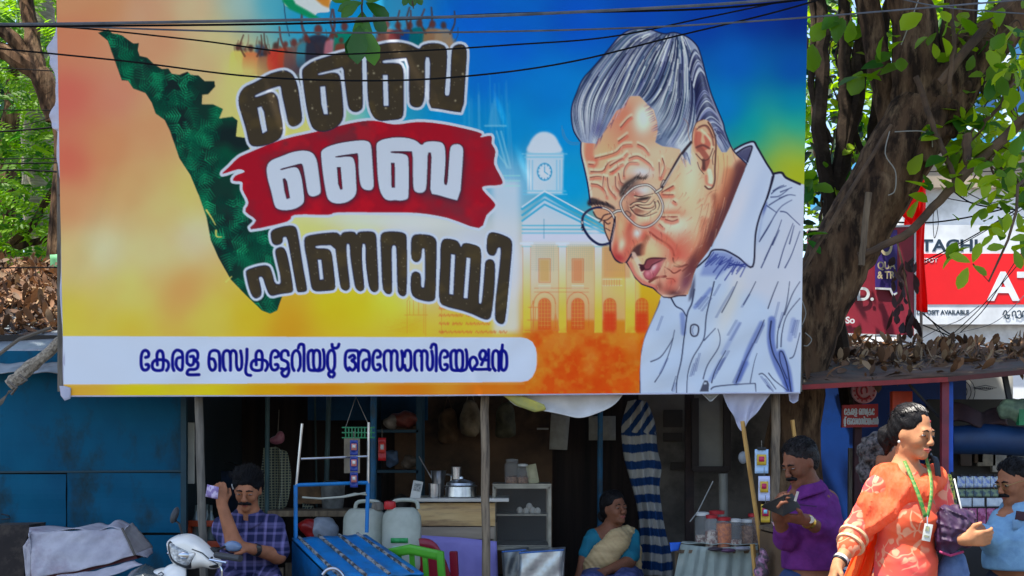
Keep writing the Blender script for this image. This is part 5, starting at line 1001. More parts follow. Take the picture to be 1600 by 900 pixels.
# art column/row of every vertex (the artwork is drawn in the same rows and columns)
ax_ = np.clip(((px-C.x0)*BS), 0, C.W-1.001); ay_ = np.clip(((py-C.y0)*BS), 0, C.H-1.001)
i0, j0 = ax_.astype(int), ay_.astype(int); fx, fy = (ax_-i0)[..., None], (ay_-j0)[..., None]
A = C.c[j0, i0]*(1-fx)*(1-fy)+C.c[j0, i0+1]*fx*(1-fy)+C.c[j0+1, i0]*(1-fx)*fy+C.c[j0+1, i0+1]*fx*fy
g_ = A.mean(-1, keepdims=True); A = np.clip(g_+(A-g_)*1.05, 0, 1)
LW = lin(np.array(BOARD_LIGHT)); lA = np.where(A <= .04045, A/12.92, ((np.clip(A, 0, 1)+.055)/1.055)**2.4)
alb = np.clip(lA/LW*.78, .004, .88)
co = np.stack([(px-800)*Yb/FPX, Yb+wav+wr, CAMZ+(HOR-py)*Yb/FPX], -1).reshape(-1, 3)-np.array(ORG[BB.name])
n, mrow = C.W, C.H
idx = np.arange(n*mrow).reshape(mrow, n); fcs = np.stack([idx[:-1, :-1], idx[1:, :-1], idx[1:, 1:], idx[:-1, 1:]], -1).reshape(-1, 4)
me = bpy.data.meshes.new('printed_sheet'); me.vertices.add(len(co)); me.vertices.foreach_set('co', co.ravel()); me.loops.add(fcs.size); me.loops.foreach_set('vertex_index', fcs.ravel().astype(np.int32))
me.polygons.add(len(fcs)); me.polygons.foreach_set('loop_start', np.arange(0, fcs.size, 4, dtype=np.int32)); me.update(calc_edges=True); me.shade_smooth()
ca = me.color_attributes.new('print', 'FLOAT_COLOR', 'POINT'); ca.data.foreach_set('color', np.concatenate([alb.reshape(-1, 3), np.ones((len(co), 1))], 1).astype(np.float32).ravel())
def mprint(n, l, b):
    a = n.new('ShaderNodeVertexColor'); a.layer_name = 'print'; l.new(a.outputs[0], b.inputs['Base Color'])
    z = n.new('ShaderNodeTexNoise'); z.inputs['Scale'].default_value = 3; bp = n.new('ShaderNodeBump'); bp.inputs['Strength'].default_value = .12; bp.inputs['Distance'].default_value = .03; l.new(z.outputs[0], bp.inputs['Height']); l.new(bp.outputs[0], b.inputs['Normal'])
link('printed_sheet', me, Mtex('printed_vinyl', mprint, .8, .06), BB)
FLEX = M('flex_white', (212, 210, 222), (194, 192, 206), 4, .6, trans=.25); FLEXB = M('flex_back', (206, 204, 200), (180, 178, 172), 4, .7)
m = MB()
for a, b in (((92, 2), (1258, 2)), ((92, 300), (1256, 298)), ((100, 610), (1248, 607))): m.beam(P(*a, 8.57), P(*b, 8.57), .05, .04)
for px_ in (95, 305, 530, 760, 1000, 1245): m.beam(P(px_, -14, 8.62), P(px_+2, 612, 8.62), .05, .04)
m.build('frame', GREYWOOD, BB)
MB().tube([P(100.5, 619, 8.496), P(675, 618, 8.494), P(1250, 613.5, 8.496)], .005, 6).build('hem', FLEX, BB)
A_ = pl('92,-14 90,20 88,48 80,62 73,77 77,88 78,100 84,112 88,130 87,150 85,165 77,181 80,192 83,201 89,204 90,225 88,250 92,266 96,290 97,353 96,404 93,444 95,470 97,520 99,560 98,603')
B_ = [(89+(y+16)*.019+1.5, y) for x, y in A_]
MB().grid(loft([P(*q, 8.515) for q in A_], [P(*q, 8.503) for q in B_], 110, 4, lambda u, v: (0, .012*math.sin(u*70)*(1-v), 0)), 110, 4).build('side_hem', FLEX, BB, thick=.002)
m = MB().grid(loft([P(93, 603, 8.49), P(101, 603, 8.488), P(111, 606, 8.488)], [P(95, 618, 8.48), P(101, 626, 8.47), P(110, 623, 8.485)], 8, 5), 8, 5); m.build('loose_corner', FLEX, BB, thick=.003)
def flap(top, bot, mat, amp, sd): 
    return MB().grid(loft([P(*q, 8.54) for q in smooth(top, n=4)], [P(*q, 8.54) for q in smooth(bot, n=4)], 30, 12, lambda u, v: (0, .05*math.sin(v*3.1)*math.sin(u*3.14)+amp*math.sin(u*22+sd+v*4)*v*math.sin(u*3.14), 0)), 30, 12).build('loose_flap', mat, BB, thick=.003)
flap(pl('786,610 850,610 915,610 978,608'), pl('786,612 806,634 850,642 880,648 907,653 935,645 960,632 978,610'), FLEXB, .02, 0)
MB().grid(loft([P(*q, 8.52) for q in pl('788,612 815,618 850,632 853,638')], [P(*q, 8.53) for q in pl('786,618 808,634 835,644 852,641')], 12, 4), 12, 4).build('loose_flap', M('yellow_print', (190, 176, 70), (150, 150, 90), 8, .6), BB, thick=.003)
flap(pl('1092,608 1104,610 1116,610 1127,609'), pl('1092,610 1104,622 1111,627 1119,620 1127,611'), FLEXB, .006, 1)
flap(pl('1127,609 1150,609 1180,609 1207,608'), pl('1128,612 1140,640 1150,656 1158,674 1172,656 1186,640 1207,611'), FLEX, .03, 2)
flap(pl('1232,612 1238,612 1248,612'), pl('1234,626 1240,630 1247,626'), FLEX, .002, 2)
for a, b, r in (((309, 600, 8.62), (325, 1075, 8.62), .026), ((757, 604, 8.62), (762, 1075, 8.62), .026), ((1212, 600, 8.66), (1209, 1075, 8.66), .028)):
    MB().tube(wob([P(*a), (P(*a)+P(*b))/2, P(*b)], 8, .004, int(a[0])), r, 12).build('support_pole', M('pole_wood', (146, 128, 106), (98, 86, 72), 6, .85, .5, stretch=(6, 6, .6), c3=(74, 64, 56), sc3=6) if a[0] > 700 else GREYWOOD, BB)
# ================================================================ overhead cables
CB = M('cable_black', (24, 25, 27), None, 4, .8, spec=.08); CBG = M('cable_grey', (104, 108, 114), (80, 84, 90), 8, .8, spec=.1)
def cable(pts, Y, r, label, mat=CB):
    q = smooth([(a, b) for a, b in pl(pts)], n=8); o = MB().tube([P(a, b, Y) for a, b in q], r, 6).build('overhead_cable', mat, loc=P(*q[0], Y)); return tag(o, label, 'cable', 'overhead cables across the street')
cable('-60,37 80,37.5 500,30.5 780,24 1100,8 1300,-8', 7.0, .0075, 'thick grey topped cable, uppermost of the pair crossing the flag', CBG)
cable('-60,40.5 80,41 500,36 780,22 1100,14 1300,-6', 7.03, .0055, 'thick black cable running just under the grey one at the top')
cable('-60,41 100,41.5 400,50 700,50.5 1000,43 1250,28 1640,-4', 7.1, .0046, 'thin pale cable crossing the top of the portrait hair', CBG)
cable('-60,41 95,42 300,62 480,84 640,80 800,70 950,58 1100,28 1300,-14', 7.15, .0042, 'dark cable crossing the first word and rising to the right')
cable('-60,70 0,76 200,96 400,120 600,126 760,116 900,95 1050,58 1200,22 1320,-12', 7.2, .0046, 'lowest dark cable crossing the big lettering')
cable('1380,-8 1480,12 1640,24', 8.2, .004, 'thin pale cable crossing the upper trunk', CBG)
for i, (q, Y, r, lb) in enumerate((('-40,208 40,203 100,197', 9.5, .006, 'black cable above the kiosk, lowest of the upper bundle'), ('-40,104 100,112 130,116', 9.6, .004, 'thin cable passing the palm trunk high up'), ('-40,248 100,248', 9.7, .004, 'upper cable of the pair in front of the feathery leaves'), ('-40,257 100,254', 9.7, .005, 'lower cable of the pair in front of the feathery leaves'), ('-40,268 40,266 110,270', 9.8, .007, 'thick black cable in the middle of the feathery leaves'), ('-40,420 40,418 110,418', 9.5, .005, 'cable running just above the leaf pile'), ('-40,172 60,172 100,174', 9.9, .004, 'pale grey cable passing behind the palm branch'), ('-40,206 60,190 100,168', 9.9, .003, 'fine cable slanting past the palm trunk'))):
    cable(q, Y, r, lb, CB)
for i, (q, r, lb) in enumerate((('1430,480 1500,530 1600,548 1680,560', .006, 'black cable sagging below the bank sign'), ('1435,505 1520,540 1660,600', .005, 'straight dark cable slanting down below the bank sign'), ('1450,495 1500,545 1560,543 1680,530', .004, 'looped cable hanging under the bank sign'), ('1420,420 1500,380 1560,345 1660,280', .006, 'thick cable rising across the bank sign lettering'), ('1410,432 1520,372 1660,290', .004, 'thin cable rising beside the thick one over the bank sign'), ('1500,520 1540,480 1600,390 1660,330', .004, 'cable climbing steeply past the white letter'), ('1480,530 1535,478 1600,402', .004, 'second cable climbing steeply past the white letter'), ('1395,347 1450,348 1510,340 1570,326', .007, 'knotted black cable across the white wall'), ('1470,308 1540,318 1600,304 1660,300', .004, 'thin cable across the white wall below the cornice'), ('1480,290 1520,318 1590,328', .005, 'curved cable hanging from the thin branch'), ('1440,268 1540,268 1660,262', .004, 'cable along the beige cornice'), ('1440,250 1560,256 1660,250', .004, 'upper cable along the beige cornice'), ('1462,322 1458,340 1460,372 1466,350 1464,326', .003, 'small teal wire loop beside the red flag'), ('1500,240 1480,262 1510,300 1600,340', .003, 'tangled thin wire among the right leaves'), ('1420,540 1470,512 1500,500 1530,478', .004, 'pale wire rising from the awning leaves'), ('1430,545 1500,520 1560,500 1620,440', .003, 'faint wire rising from the awning to the right'))):
    cable(q, 11.6 if i not in (9, 13) else 9.2, r, lb, CBG if 'pale' in lb or 'faint' in lb else CB)
# hanging leaf sprigs in front of the billboard (twig coming down from a branch overhead)
for nm, (px_, py_, sc) in (('large leafy sprig hanging in front of the first lettering row', (565, 10, 1)), ('small leaf tip hanging above the crowd picture', (644, 2, .42))):
    t = thing('leaf_sprig', nm, 'sprig', P(px_, py_, 7.6)); L = Leaves(int(px_)); r = L.r
    MB().tube([P(px_+40, -300, 7.9), P(px_+10, -90, 7.7), P(px_, py_, 7.6), P(px_+2, py_+26*sc, 7.58)], [.012, .009, .006, .003], 7).build('stem', TWIG, t)
    if sc == 1:
        for x, y, l, w, d, tn in ((566, 18, .2, .11, (.02, -.2, -1), .35), (562, 40, .22, .12, (-.05, -.3, -1), .6), (572, 45, .2, .1, (.25, -.1, -1), .05), (566, 4, .14, .07, (-1, -.2, -.35), .5), (560, 6, .12, .06, (-.8, -.3, -.7), .4), (572, 4, .16, .08, (1, -.2, -.75), .7), (556, 52, .15, .1, (-.15, -.3, -1), .9), (584, 26, .12, .07, (.55, -.3, -.8), .8), (580, 60, .1, .06, (.2, -.2, -1), .0), (570, -6, .14, .08, (.4, -.5, -.2), .3), (548, 60, .12, .08, (.3, -.3, -1), .7), (556, -4, .13, .06, (-.9, -.1, -.1), .2)):
            L.leaf(P(x, y, 7.58+r.uniform(-.04, .04)), d, (r.uniform(-.4, .4), -1, .2), l, w, tn, .12)
    else:
        for x, y, l, w, d in ((644, -6, .06, .05, (.1, -.2, -1)), (638, -6, .06, .04, (-.5, -.2, -1)), (650, -6, .06, .04, (.6, -.2, -.9))): L.leaf(P(x, y, 7.6), d, (0, -1, .2), l, w, .6, .1)
    L.build('leaves', M('sprig_leaf', (78, 130, 20), (16, 66, 26), rough=.4, attr='tint', trans=.3), t)
t = thing('leaf_sprig', 'rosette of yellowish leaves on a drooping twig over the bank sign', 'sprig', P(1520, 410, 8.3)); L = Leaves(77); r = L.r
MB().tube([P(1640, 250, 8.7), P(1590, 290, 8.5), P(1588, 330, 8.4), P(1575, 375, 8.3), P(1545, 440, 8.3), P(1520, 412, 8.3)], [.012, .01, .009, .008, .006, .004], 7).build('stem', TWIG, t)
for x, y, d, l, tn in ((1516, 410, (-1, -.1, .4), .13, .1), (1520, 410, (.3, -.3, 1), .12, .2), (1512, 418, (-.5, -.2, -1), .14, .15), (1520, 415, (.9, -.2, -.6), .1, .4), (1572, 370, (-.9, -.2, .5), .1, .2), (1570, 365, (.1, -.3, 1), .12, .3), (1578, 375, (1, -.3, .2), .1, .5), (1570, 385, (-.9, -.2, -.1), .11, .4), (1585, 390, (.3, -.2, -1), .12, .5)): L.leaf(P(x, y, 8.28), d, (r.uniform(-.3, .3), -1, .3), l, l*.5, tn, .15)
L.build('leaves', LEAF, t)
# ================================================================ things in front of and inside the shops
WPL = M('milky_plastic', (188, 192, 178), (160, 164, 150), 5, .4, trans=.15); PAPER = M('paper', (176, 174, 166), (150, 148, 140), 9, .8)
def one(mb, name, mat, label, cat, loc, group=None, **kw): return tag(mb.build(name, mat, loc=loc, **kw), label, cat, group)
# -- scooter
SY = 7.3; SC = thing('scooter', 'white scooter with a clear headlight parked in front of the blue kiosk', 'scooter', P(300, 1150, SY))
SWH = M('scooter_white', (226, 224, 216), (220, 218, 212), 3, .25, spec=.4, coat=.3); DGR = M('dark_grey_plastic', (44, 46, 50), None, 5, .5); CHR = M('chrome', (210, 212, 216), None, 5, .12, metal=1)
fw = Vector((-.8, -.6, 0)).normalized(); sdv = Vector((-fw.y, fw.x, 0)); FR = Matrix((fw, sdv, Vector((0, 0, 1)))).transposed(); c0 = P(300, 866, SY)
def sc(x, y, z): return c0+FR@Vector((x, y, z))
sdf_obj('handlebar_cover', Inflate('262,852 265,843 278,836 296,834 310,839 324,851 337,864 345,877 344,886 332,889 318,886 300,889 286,888 270,877', SY, .1, .045), .005, SWH, SC)
sdf_obj('lamp_surround', Inflate('263,851 269,844 284,851 300,858 313,861 306,877 298,888 284,886 268,874', SY-.055, .05, .02), .004, DGR, SC)
lamp = sdf_obj('headlight', Inflate('265,851 270,846 284,853 299,860 310,863 303,877 297,885 285,883 270,873', SY-.066, .05, .022), .004, M('lamp_glass', (120, 124, 126), (206, 208, 206), 30, .08, spec=.7, coat=1, lo=.4, hi=.6), SC)
MB().ell(P(287, 868, SY-.112), (.03, .012, .022), n=12, m=8).build('reflector', CHR, lamp)
MB().tube([P(*q, SY-.1) for q in ((300, 858), (316, 864), (330, 876), (341, 882))], .003, 6).build('panel_seam', DGR, SC); MB().ell(P(333, 884, SY-.06), (.03, .03, .012), (0, .1, 0), 12, 6).build('cover_slot', BLACK, SC)
sdf_obj('front_apron', Inflate('228,912 236,895 250,888 266,889 284,897 300,914', SY-.04, .09, .04), .005, SWH, SC); MB().tube([P(*q, SY-.132) for q in ((247, 897), (252, 894), (256, 897), (251, 901))], .003, 6).build('emblem', DGR, SC)
s = SDF(); s.cap(sc(.08, 0, -.14), sc(.0, 0, -.3), .1, .15, k=.05); s.cap(sc(0, -.07, -.3), sc(-.02, -.05, -.62), .13, .1, k=.06); s.cap(sc(0, .07, -.3), sc(-.02, .05, -.62), .13, .1, k=.06); s.cap(sc(-.02, 0, -.62), sc(-.55, 0, -.7), .11, .12, k=.06); s.cap(sc(-.55, 0, -.66), sc(-1.15, 0, -.4), .14, .15, k=.08); s.cap(sc(-.1, 0, -.2), sc(-.12, 0, -.6), .2, .18, k=.03, sub=True)
sdf_obj('body', s, .012, SWH, SC)
s = SDF(); s.cap(sc(.2, 0, -.42), sc(.32, 0, -.5), .085, .06, k=.04); s.cap(sc(.2, 0, -.42), sc(.1, 0, -.5), .085, .07, k=.04); sdf_obj('front_fender', s, .01, SWH, SC)
s = SDF(); s.cap(sc(-.5, 0, -.36), sc(-1.1, 0, -.26), .12, .12, k=.05); sdf_obj('seat', s, .012, M('seat_black', (30, 30, 32), None, 20, .6), SC)
for x, nm in ((.2, 'front'), (-1.0, 'rear')):
    w = MB().lathe([(.13, -.03), (.2, -.045), (.235, -.03), (.245, 0), (.235, .03), (.2, .045), (.13, .03)], sc(x, 0, -.79), 28, sdv, cap=False).build('wheel', M('rubber', (24, 24, 25), None, 9, .8), SC)
    MB().lathe([(.02, -.05), (.06, -.03), (.13, -.028), (.13, .028), (.06, .03), (.02, .05)], sc(x, 0, -.79), 20, sdv).build('rim', CHR, w)
MB().tube([sc(.2, .06, -.8), sc(.1, .06, -.4), sc(.02, .03, -.2)], .02, 8).tube([sc(.2, -.06, -.8), sc(.1, -.06, -.4), sc(.02, -.03, -.2)], .02, 8).build('fork', DGR, SC)
for sg in (-1, 1):
    MB().tube([sc(-.05, .18*sg, .005), sc(-.1, .36*sg, -.005)], .017, 10).build('grip', DGR, SC)
    MB().tube([sc(-.02, .2*sg, -.005), sc(.02, .26*sg, -.01), sc(-.02, .37*sg, -.02)], .006, 6).build('brake_lever', CHR, SC)
MB().tube([P(286, 838, SY), P(280, 818, SY), P(272, 812, SY+.03)], .006, 6).build('mirror_stalk', BLACK, SC); MB().ell(P(273, 805, SY+.03), (.02, .03, .045), (0, .35, .4), 12, 8).build('mirror', DGR, SC)
MB().tube([P(330, 868, SY), P(340, 859, SY), P(356, 852, SY+.05)], .007, 6).ell(P(333, 861, SY-.01), (.028, .02, .022), (0, -.3, 0), 10, 6).build('mirror_stalk', BLACK, SC)
sdf_obj('mirror', Inflate('349,853 356,846 366,845 375,849 378,856 371,861 357,861', SY+.05, .02, .02), .004, M('mirror_blue_grey', (96, 120, 154), (66, 84, 112), 5, .25, spec=.7), SC)
MB().tube(smooth([tuple(P(*q, SY)) for q in ((333, 885), (340, 882), (346, 890), (346, 905))]), .006, 6).build('brake_cable', CHR, SC)
# -- tarpaulin heap, dark board, parked car roof
CT = thing('covered_stall', 'low street stall wrapped in a creased pale grey tarpaulin', 'stall', P(150, 1080, 8.2)); TP = M('grey_tarpaulin', (172, 170, 178), (146, 144, 154), 7, .65, .6, c3=(136, 124, 134), sc3=3)
def crs(u, v): return (0, .006*math.sin(u*9+v*4)+.004*math.sin(v*13-u*5)+.004*math.sin(u*27+v*16+2*math.sin(v*5)), .002*math.sin(u*23))
MB().grid(loft([P(*q, 7.9) for q in pl('45,832 120,829 192,826')], [P(*q, 7.8) for q in pl('50,905 70,900 120,892 170,880 211,867')], 40, 22, crs), 40, 22).build('tarpaulin', TP, CT, thick=.004)
MB().grid(loft([P(*q, 8.25) for q in pl('46,826 120,823 160,820 178,815 206,817')], [P(*q, 7.9) for q in pl('45,832 120,829 160,827 192,826 200,826')], 30, 8, lambda u, v: (0, 0, .012*math.sin(u*17+v*4))), 30, 8).build('tarpaulin', TP, CT, thick=.004)
MB().grid(loft([P(206, 817, 8.25), P(218, 829, 8.2), P(238, 855, 8.15)], [P(191, 826, 7.9), P(203, 850, 7.85), P(211, 868, 7.8)], 16, 12, crs), 16, 12).build('tarpaulin', M('tarpaulin_darker', (160, 154, 152), (128, 122, 122), 4, .7), CT, thick=.004)  # side sheet in a darker, warmer grey
MB().grid(loft([P(238, 855, 8.15), P(238, 864, 8.1)], [P(211, 866, 7.8), P(230, 871, 7.9)], 8, 8, crs), 8, 8).build('tarpaulin', TP, CT, thick=.004)
MB().grid(loft([P(50, 830, 7.92), P(45, 842, 7.9), P(36, 855, 7.9), P(40, 905, 7.9)], [P(45, 832, 7.88), P(47, 845, 7.86), P(48, 870, 7.86), P(50, 905, 7.86)], 14, 6, crs), 14, 6).build('tarpaulin', TP, CT, thick=.004)
MB().tube([P(191, 826, 7.88), P(201, 846, 7.82), P(211, 868, 7.78)], .008, 6).build('rope', M('dark_rope', (84, 78, 72), None, 9), CT)
m = MB(); m.prism([P(x, y, 7.84) for x, y in ((48, 890), (110, 890), (190, 868), (212, 866), (214, 873), (120, 897), (68, 905), (48, 905))], (0, .25, 0)); m.build('box_side', M('maroon_board', (96, 40, 52), (74, 30, 40), 4, .6), CT, smooth=False)
MB().box(P(130, 1000, 8.15), (.55, .5, .62)).build('box', M('stall_box', (80, 70, 66)), CT, bevel=.01)
MB().grid(loft([P(90, 899, 7.72), P(150, 892, 7.72), P(210, 876, 7.74)], [P(60, 915, 7.6), P(150, 908, 7.6), P(222, 882, 7.65)], 24, 6, crs), 24, 6).build('tarpaulin', TP, CT, thick=.004)
s = SDF(); c = P(180, 938, 7.1); s.ell(c, (.42, .3, .1), k=.05); s.ell(c+Vector((.1, 0, .03)), (.25, .25, .08), k=.05)
t = thing('parked_motorcycle', 'pale silver blue machine under the edge of the tarpaulin with a dark smoky windscreen', 'motorcycle', P(190, 1150, 7.1)); sdf_obj('tank', s, .012, M('silver_blue', (170, 184, 200), (150, 166, 184), 3, .3, coat=.5), t)
MB().grid(loft([P(205, 893, 7.3), P(228, 881, 7.35), P(246, 890, 7.3)], [P(196, 905, 7.1), P(226, 899, 7.1), P(252, 905, 7.1)], 10, 6), 10, 6).build('windscreen', M('smoky_screen', (88, 92, 92), (60, 64, 62), 6, .15, spec=.6), t, thick=.004)
for x in (-.35, .35): MB().lathe([(.1, -.03), (.24, -.04), (.26, 0), (.24, .04), (.1, .03)], (c.x+x*1.5, 7.1, .265), 24, (0, 1, 0)).build('wheel', M('rubber', (24, 24, 25)), t)
one(MB().prism([P(x, y, 8.5) for x, y in ((-20, 821), (46, 820), (44, 835), (38, 850), (36, 1000), (-20, 1000))], (0, .3, 0)), 'old_crate', M('dark_grime', (52, 46, 44), (38, 34, 34), 4, .9, .2, c3=(84, 74, 66), sc3=5), 'dark grimy crate beside the tarpaulin heap at the lower left', 'crate', P(10, 1000, 8.6), smooth=False)
# -- behind the seated man
CR = thing('bottle_crate', 'orange plastic crate holding empty glass bottles in the shop doorway', 'crate', P(310, 850, 9.3)); ORP = M('orange_plastic', (190, 70, 30), (160, 56, 26), 5, .5)
m = MB(); x0, x1 = P(295, 0, 9.3).x, P(345, 0, 9.3).x
for z in (zz(850, 9.3), zz(818, 9.3)): m.box(((x0+x1)/2, 9.3, z), (x1-x0, .02, .04)); m.box(((x0+x1)/2, 9.6, z), (x1-x0, .02, .04))
for x in (x0, x1): m.box((x, 9.45, zz(834, 9.3)), (.02, .3, .17))
m.box(((x0+x1)/2, 9.45, zz(852, 9.3)), (x1-x0, .3, .02)); m.build('crate', ORP, CR, bevel=.003)
for i in range(4):
    MB().lathe([(.028, 0), (.03, .1), (.03, .14), (.012, .2), (.011, .25), (.014, .255)], (x0+.03+i*.05, 9.38+.1*(i % 2), zz(850, 9.3)), 12).build('bottle', M('bottle_glass', (110, 120, 116), (80, 92, 90), 4, .1, spec=.7), CR)
MB().box(((x0+x1)/2, 9.45, (zz(852, 9.3)+.12)/2+.05), (x1-x0+.04, .3, zz(852, 9.3)-.16)).build('stand', M('stand_wood', (60, 50, 44)), CR, smooth=False)
one(MB().box(P(294, 708, 9.2), (.085, .02, .4)), 'white_board', M('cream_board', (188, 184, 172), (170, 166, 154), 4, .6), 'tall cream board standing behind the grey support pole', 'board', P(294, 708, 9.2), bevel=.004)
def chq(n, l, b):
    co = n.new('ShaderNodeTexCoord'); ck = n.new('ShaderNodeTexBrick'); ck.inputs['Scale'].default_value = 22; ck.offset = 0; ck.inputs['Color1'].default_value = rgba((58, 66, 68)); ck.inputs['Color2'].default_value = rgba((46, 54, 58)); ck.inputs['Mortar'].default_value = rgba((140, 140, 116)); ck.inputs['Mortar Size'].default_value = .07; ck.inputs['Brick Width'].default_value = .4; ck.inputs['Row Height'].default_value = .4
    mp = n.new('ShaderNodeMapping'); mp.inputs['Rotation'].default_value = (rad(90), 0, 0); l.new(co.outputs['Object'], mp.inputs[0]); l.new(mp.outputs[0], ck.inputs[0]); l.new(ck.outputs[0], b.inputs['Base Color'])
CH = Mtex('checked_cloth', chq)
one(MB().grid(loft([P(412, 700, 9.6), P(430, 698, 9.6), P(448, 706, 9.6)], [P(402, 800, 9.6), P(425, 812, 9.6), P(446, 790, 9.6)], 24, 20, lambda u, v: (.03*math.sin(v*3)*u, .03*math.sin(u*15), 0)), 24, 20), 'checked_cloth', CH, 'dark checked cloth hanging behind the seated man', 'cloth', P(425, 700, 9.6), thick=.004)
one(MB().grid(loft([P(472, 786, 9.7), P(490, 790, 9.7)], [P(474, 806, 9.5), P(492, 808, 9.5)], 8, 8, lambda u, v: (0, .02*math.sin(u*9), 0)), 8, 8), 'checked_napkin', CH, 'small checked cloth draped over the edge of the dark bench', 'cloth', P(480, 800, 9.6), thick=.004)
s = SDF(); s.ell(P(432, 688, 9.8), (.05, .03, .03), k=.02); s.ell(P(438, 682, 9.8), (.03, .03, .04), k=.02); t = thing('pink_bag', 'pink plastic bag hung high in the dark shop behind the pole', 'bag', P(432, 688, 9.8)); sdf_obj('bag', s, .008, M('pink_plastic', (170, 110, 120), (140, 80, 96), 12, .4), t); MB().tube([P(434, 682, 9.8), P(436, 640, 9.8)], .003, 5).build('string', GREYWOOD, t)
TB = thing('shop_bench', 'dark wooden bench behind the blue cart heaped with plastic bags', 'bench', P(500, 1060, 9.6)); MB().box(P(492, 800, 9.6), (.56, .5, .04)).build('top', WOOD, TB, bevel=.005)
for x in (445, 540):
    for y in (9.4, 9.8): MB().box((P(x, 0, 9.6).x, y, .4), (.05, .05, .6)).build('leg', WOOD, TB)
for x, y, rr, cl, lb in ((505, 826, (.1, .07, .08), (150, 156, 166), 'pale blue plastic bag stuffed under the bench edge'), (484, 822, (.08, .06, .05), (150, 30, 30), 'red plastic basin under the bench edge')):
    s = SDF(); s.ell(P(x, y, 9.3), rr, k=.02); s.ell(P(x+6, y+8, 9.3), (rr[0]*.7, .05, .06), k=.02); t = thing('plastic_bag' if 'bag' in lb else 'basin', lb, 'bag' if 'bag' in lb else 'basin', P(x, y, 9.3)); sdf_obj('body', s, .01, M('bagcol%d' % x, cl, None, 9, .35), t, disp=lambda X, Y, Z: .006*np.sin(X*60+Z*40)*np.sin(Y*50+Z*70))
# -- blue sloping cart with pipe frame
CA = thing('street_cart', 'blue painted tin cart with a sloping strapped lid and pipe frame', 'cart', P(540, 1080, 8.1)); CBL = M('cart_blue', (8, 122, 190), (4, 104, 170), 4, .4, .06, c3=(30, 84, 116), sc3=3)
cA, cB, cC, cD = P(456, 842, 8.15), P(572, 836, 8.3), P(662, 897, 7.75), P(520, 905, 7.6)
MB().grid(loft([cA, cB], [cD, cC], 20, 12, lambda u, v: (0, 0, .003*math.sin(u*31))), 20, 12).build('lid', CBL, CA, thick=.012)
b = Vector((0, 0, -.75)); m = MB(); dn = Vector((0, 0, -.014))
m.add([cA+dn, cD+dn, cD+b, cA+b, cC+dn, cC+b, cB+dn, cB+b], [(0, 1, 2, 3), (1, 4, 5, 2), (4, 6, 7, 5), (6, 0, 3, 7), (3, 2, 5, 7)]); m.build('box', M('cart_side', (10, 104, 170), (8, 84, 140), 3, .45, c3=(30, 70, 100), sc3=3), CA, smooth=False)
for i, u in enumerate((.08, .36, .62, .88)):
    MB().beam(cA.lerp(cB, u)+Vector((0, 0, .012)), cD.lerp(cC, u)+Vector((0, 0, .012)), .016, .012).build('strap', M('worn_strap', (150, 150, 148), (60, 60, 60), 26, .7, lo=.45, hi=.55), CA)
for a, b_, r, mt in (((462, 842, 8.15), (462, 758, 8.15), .012, CBL), ((573, 832, 8.3), (575, 755, 8.3), .012, CBL), ((462, 758, 8.15), (575, 754, 8.3), .011, CBL), ((463, 758, 8.15), (472, 662, 8.15), .008, STEEL), ((575, 755, 8.3), (576, 660, 8.3), .008, STEEL), ((470, 717, 8.15), (576, 713, 8.3), .007, STEEL)): MB().tube([P(*a), P(*b_)], r, 10).build('frame_pipe', mt, CA)
MB().tube([P(472, 777, 8.15), P(500, 779, 8.18), P(540, 776, 8.2), P(571, 770, 8.28)], .006, 6).tube([P(530, 777, 8.2), P(555, 771, 8.25), P(573, 773, 8.28)], .005, 6).build('rope', M('pale_rope', (176, 176, 160), None, 9), CA)
for x, y in ((-.55, 8.2), (.0, 8.2)): MB().lathe([(.05, -.02), (.2, -.03), (.22, 0), (.2, .03), (.05, .02)], (cA.x+.6+x, y, .335), 20, (1, 0, 0)).build('wheel', M('rubber', (24, 24, 25)), CA)
MB().tube(smooth([tuple(P(*q, 7.58)) for q in ((504, 898), (512, 890), (524, 889), (534, 897), (540, 910))]), .01, 8).build('handle', STEEL, CA)
# -- hanging goods
def sachets(name, lab, px_, y0, y1, n, Y, mats, w, grp=None, tilt=0):
    t = thing(name, lab, 'sachet strip', P(px_, y0, Y), grp); h = (y1-y0)/n
    for i in range(n):
        mm = MB(); q = lambda u, v, i=i: P(px_+(u-.5)*w+tilt*(i+v), y0+h*(i+v*.94), Y+.012*math.sin(u*3.14)*math.sin(v*3.14))
        k = mm.grid(q, 6, 6).build('sachet', mats[0], t, thick=.004)
        MB().grid(lambda u, v, i=i: P(px_+(u-.5)*w*.7+tilt*(i+.5), y0+h*(i+.2+v*.42), Y-.016+.004*v), 3, 3).build('print', mats[1], k, thick=.002)
        MB().grid(lambda u, v, i=i: P(px_+(u-.5)*w*.4+tilt*(i+.5), y0+h*(i+.28+v*.2), Y-.02), 2, 2).build('print', mats[2], k, thick=.002)
    MB().tube([P(px_, y0, Y), P(px_, y0-14, Y)], .002, 5).build('string', GREYWOOD, t); return t
BLS, PNK, WHT = M('sachet_blue', (20, 50, 140), (16, 40, 110), 8, .3), M('sachet_pink', (200, 120, 110), None, 8, .4), M('sachet_white', (206, 206, 200), None, 8, .4); YEL, MAG, CYN, LBL = M('sachet_yellow', (226, 186, 60), None, 8, .4), M('sachet_magenta', (206, 40, 90), None, 8, .4), M('sachet_cyan', (90, 190, 220), (150, 210, 220), 8, .35), M('sachet_pale_blue', (150, 190, 230), (180, 206, 232), 12, .35)
sachets('sachet_strip', 'strip of blue and pink snack sachets hanging on the cart frame', 553, 688, 763, 3, 8.2, (BLS, PNK, WHT), 12)
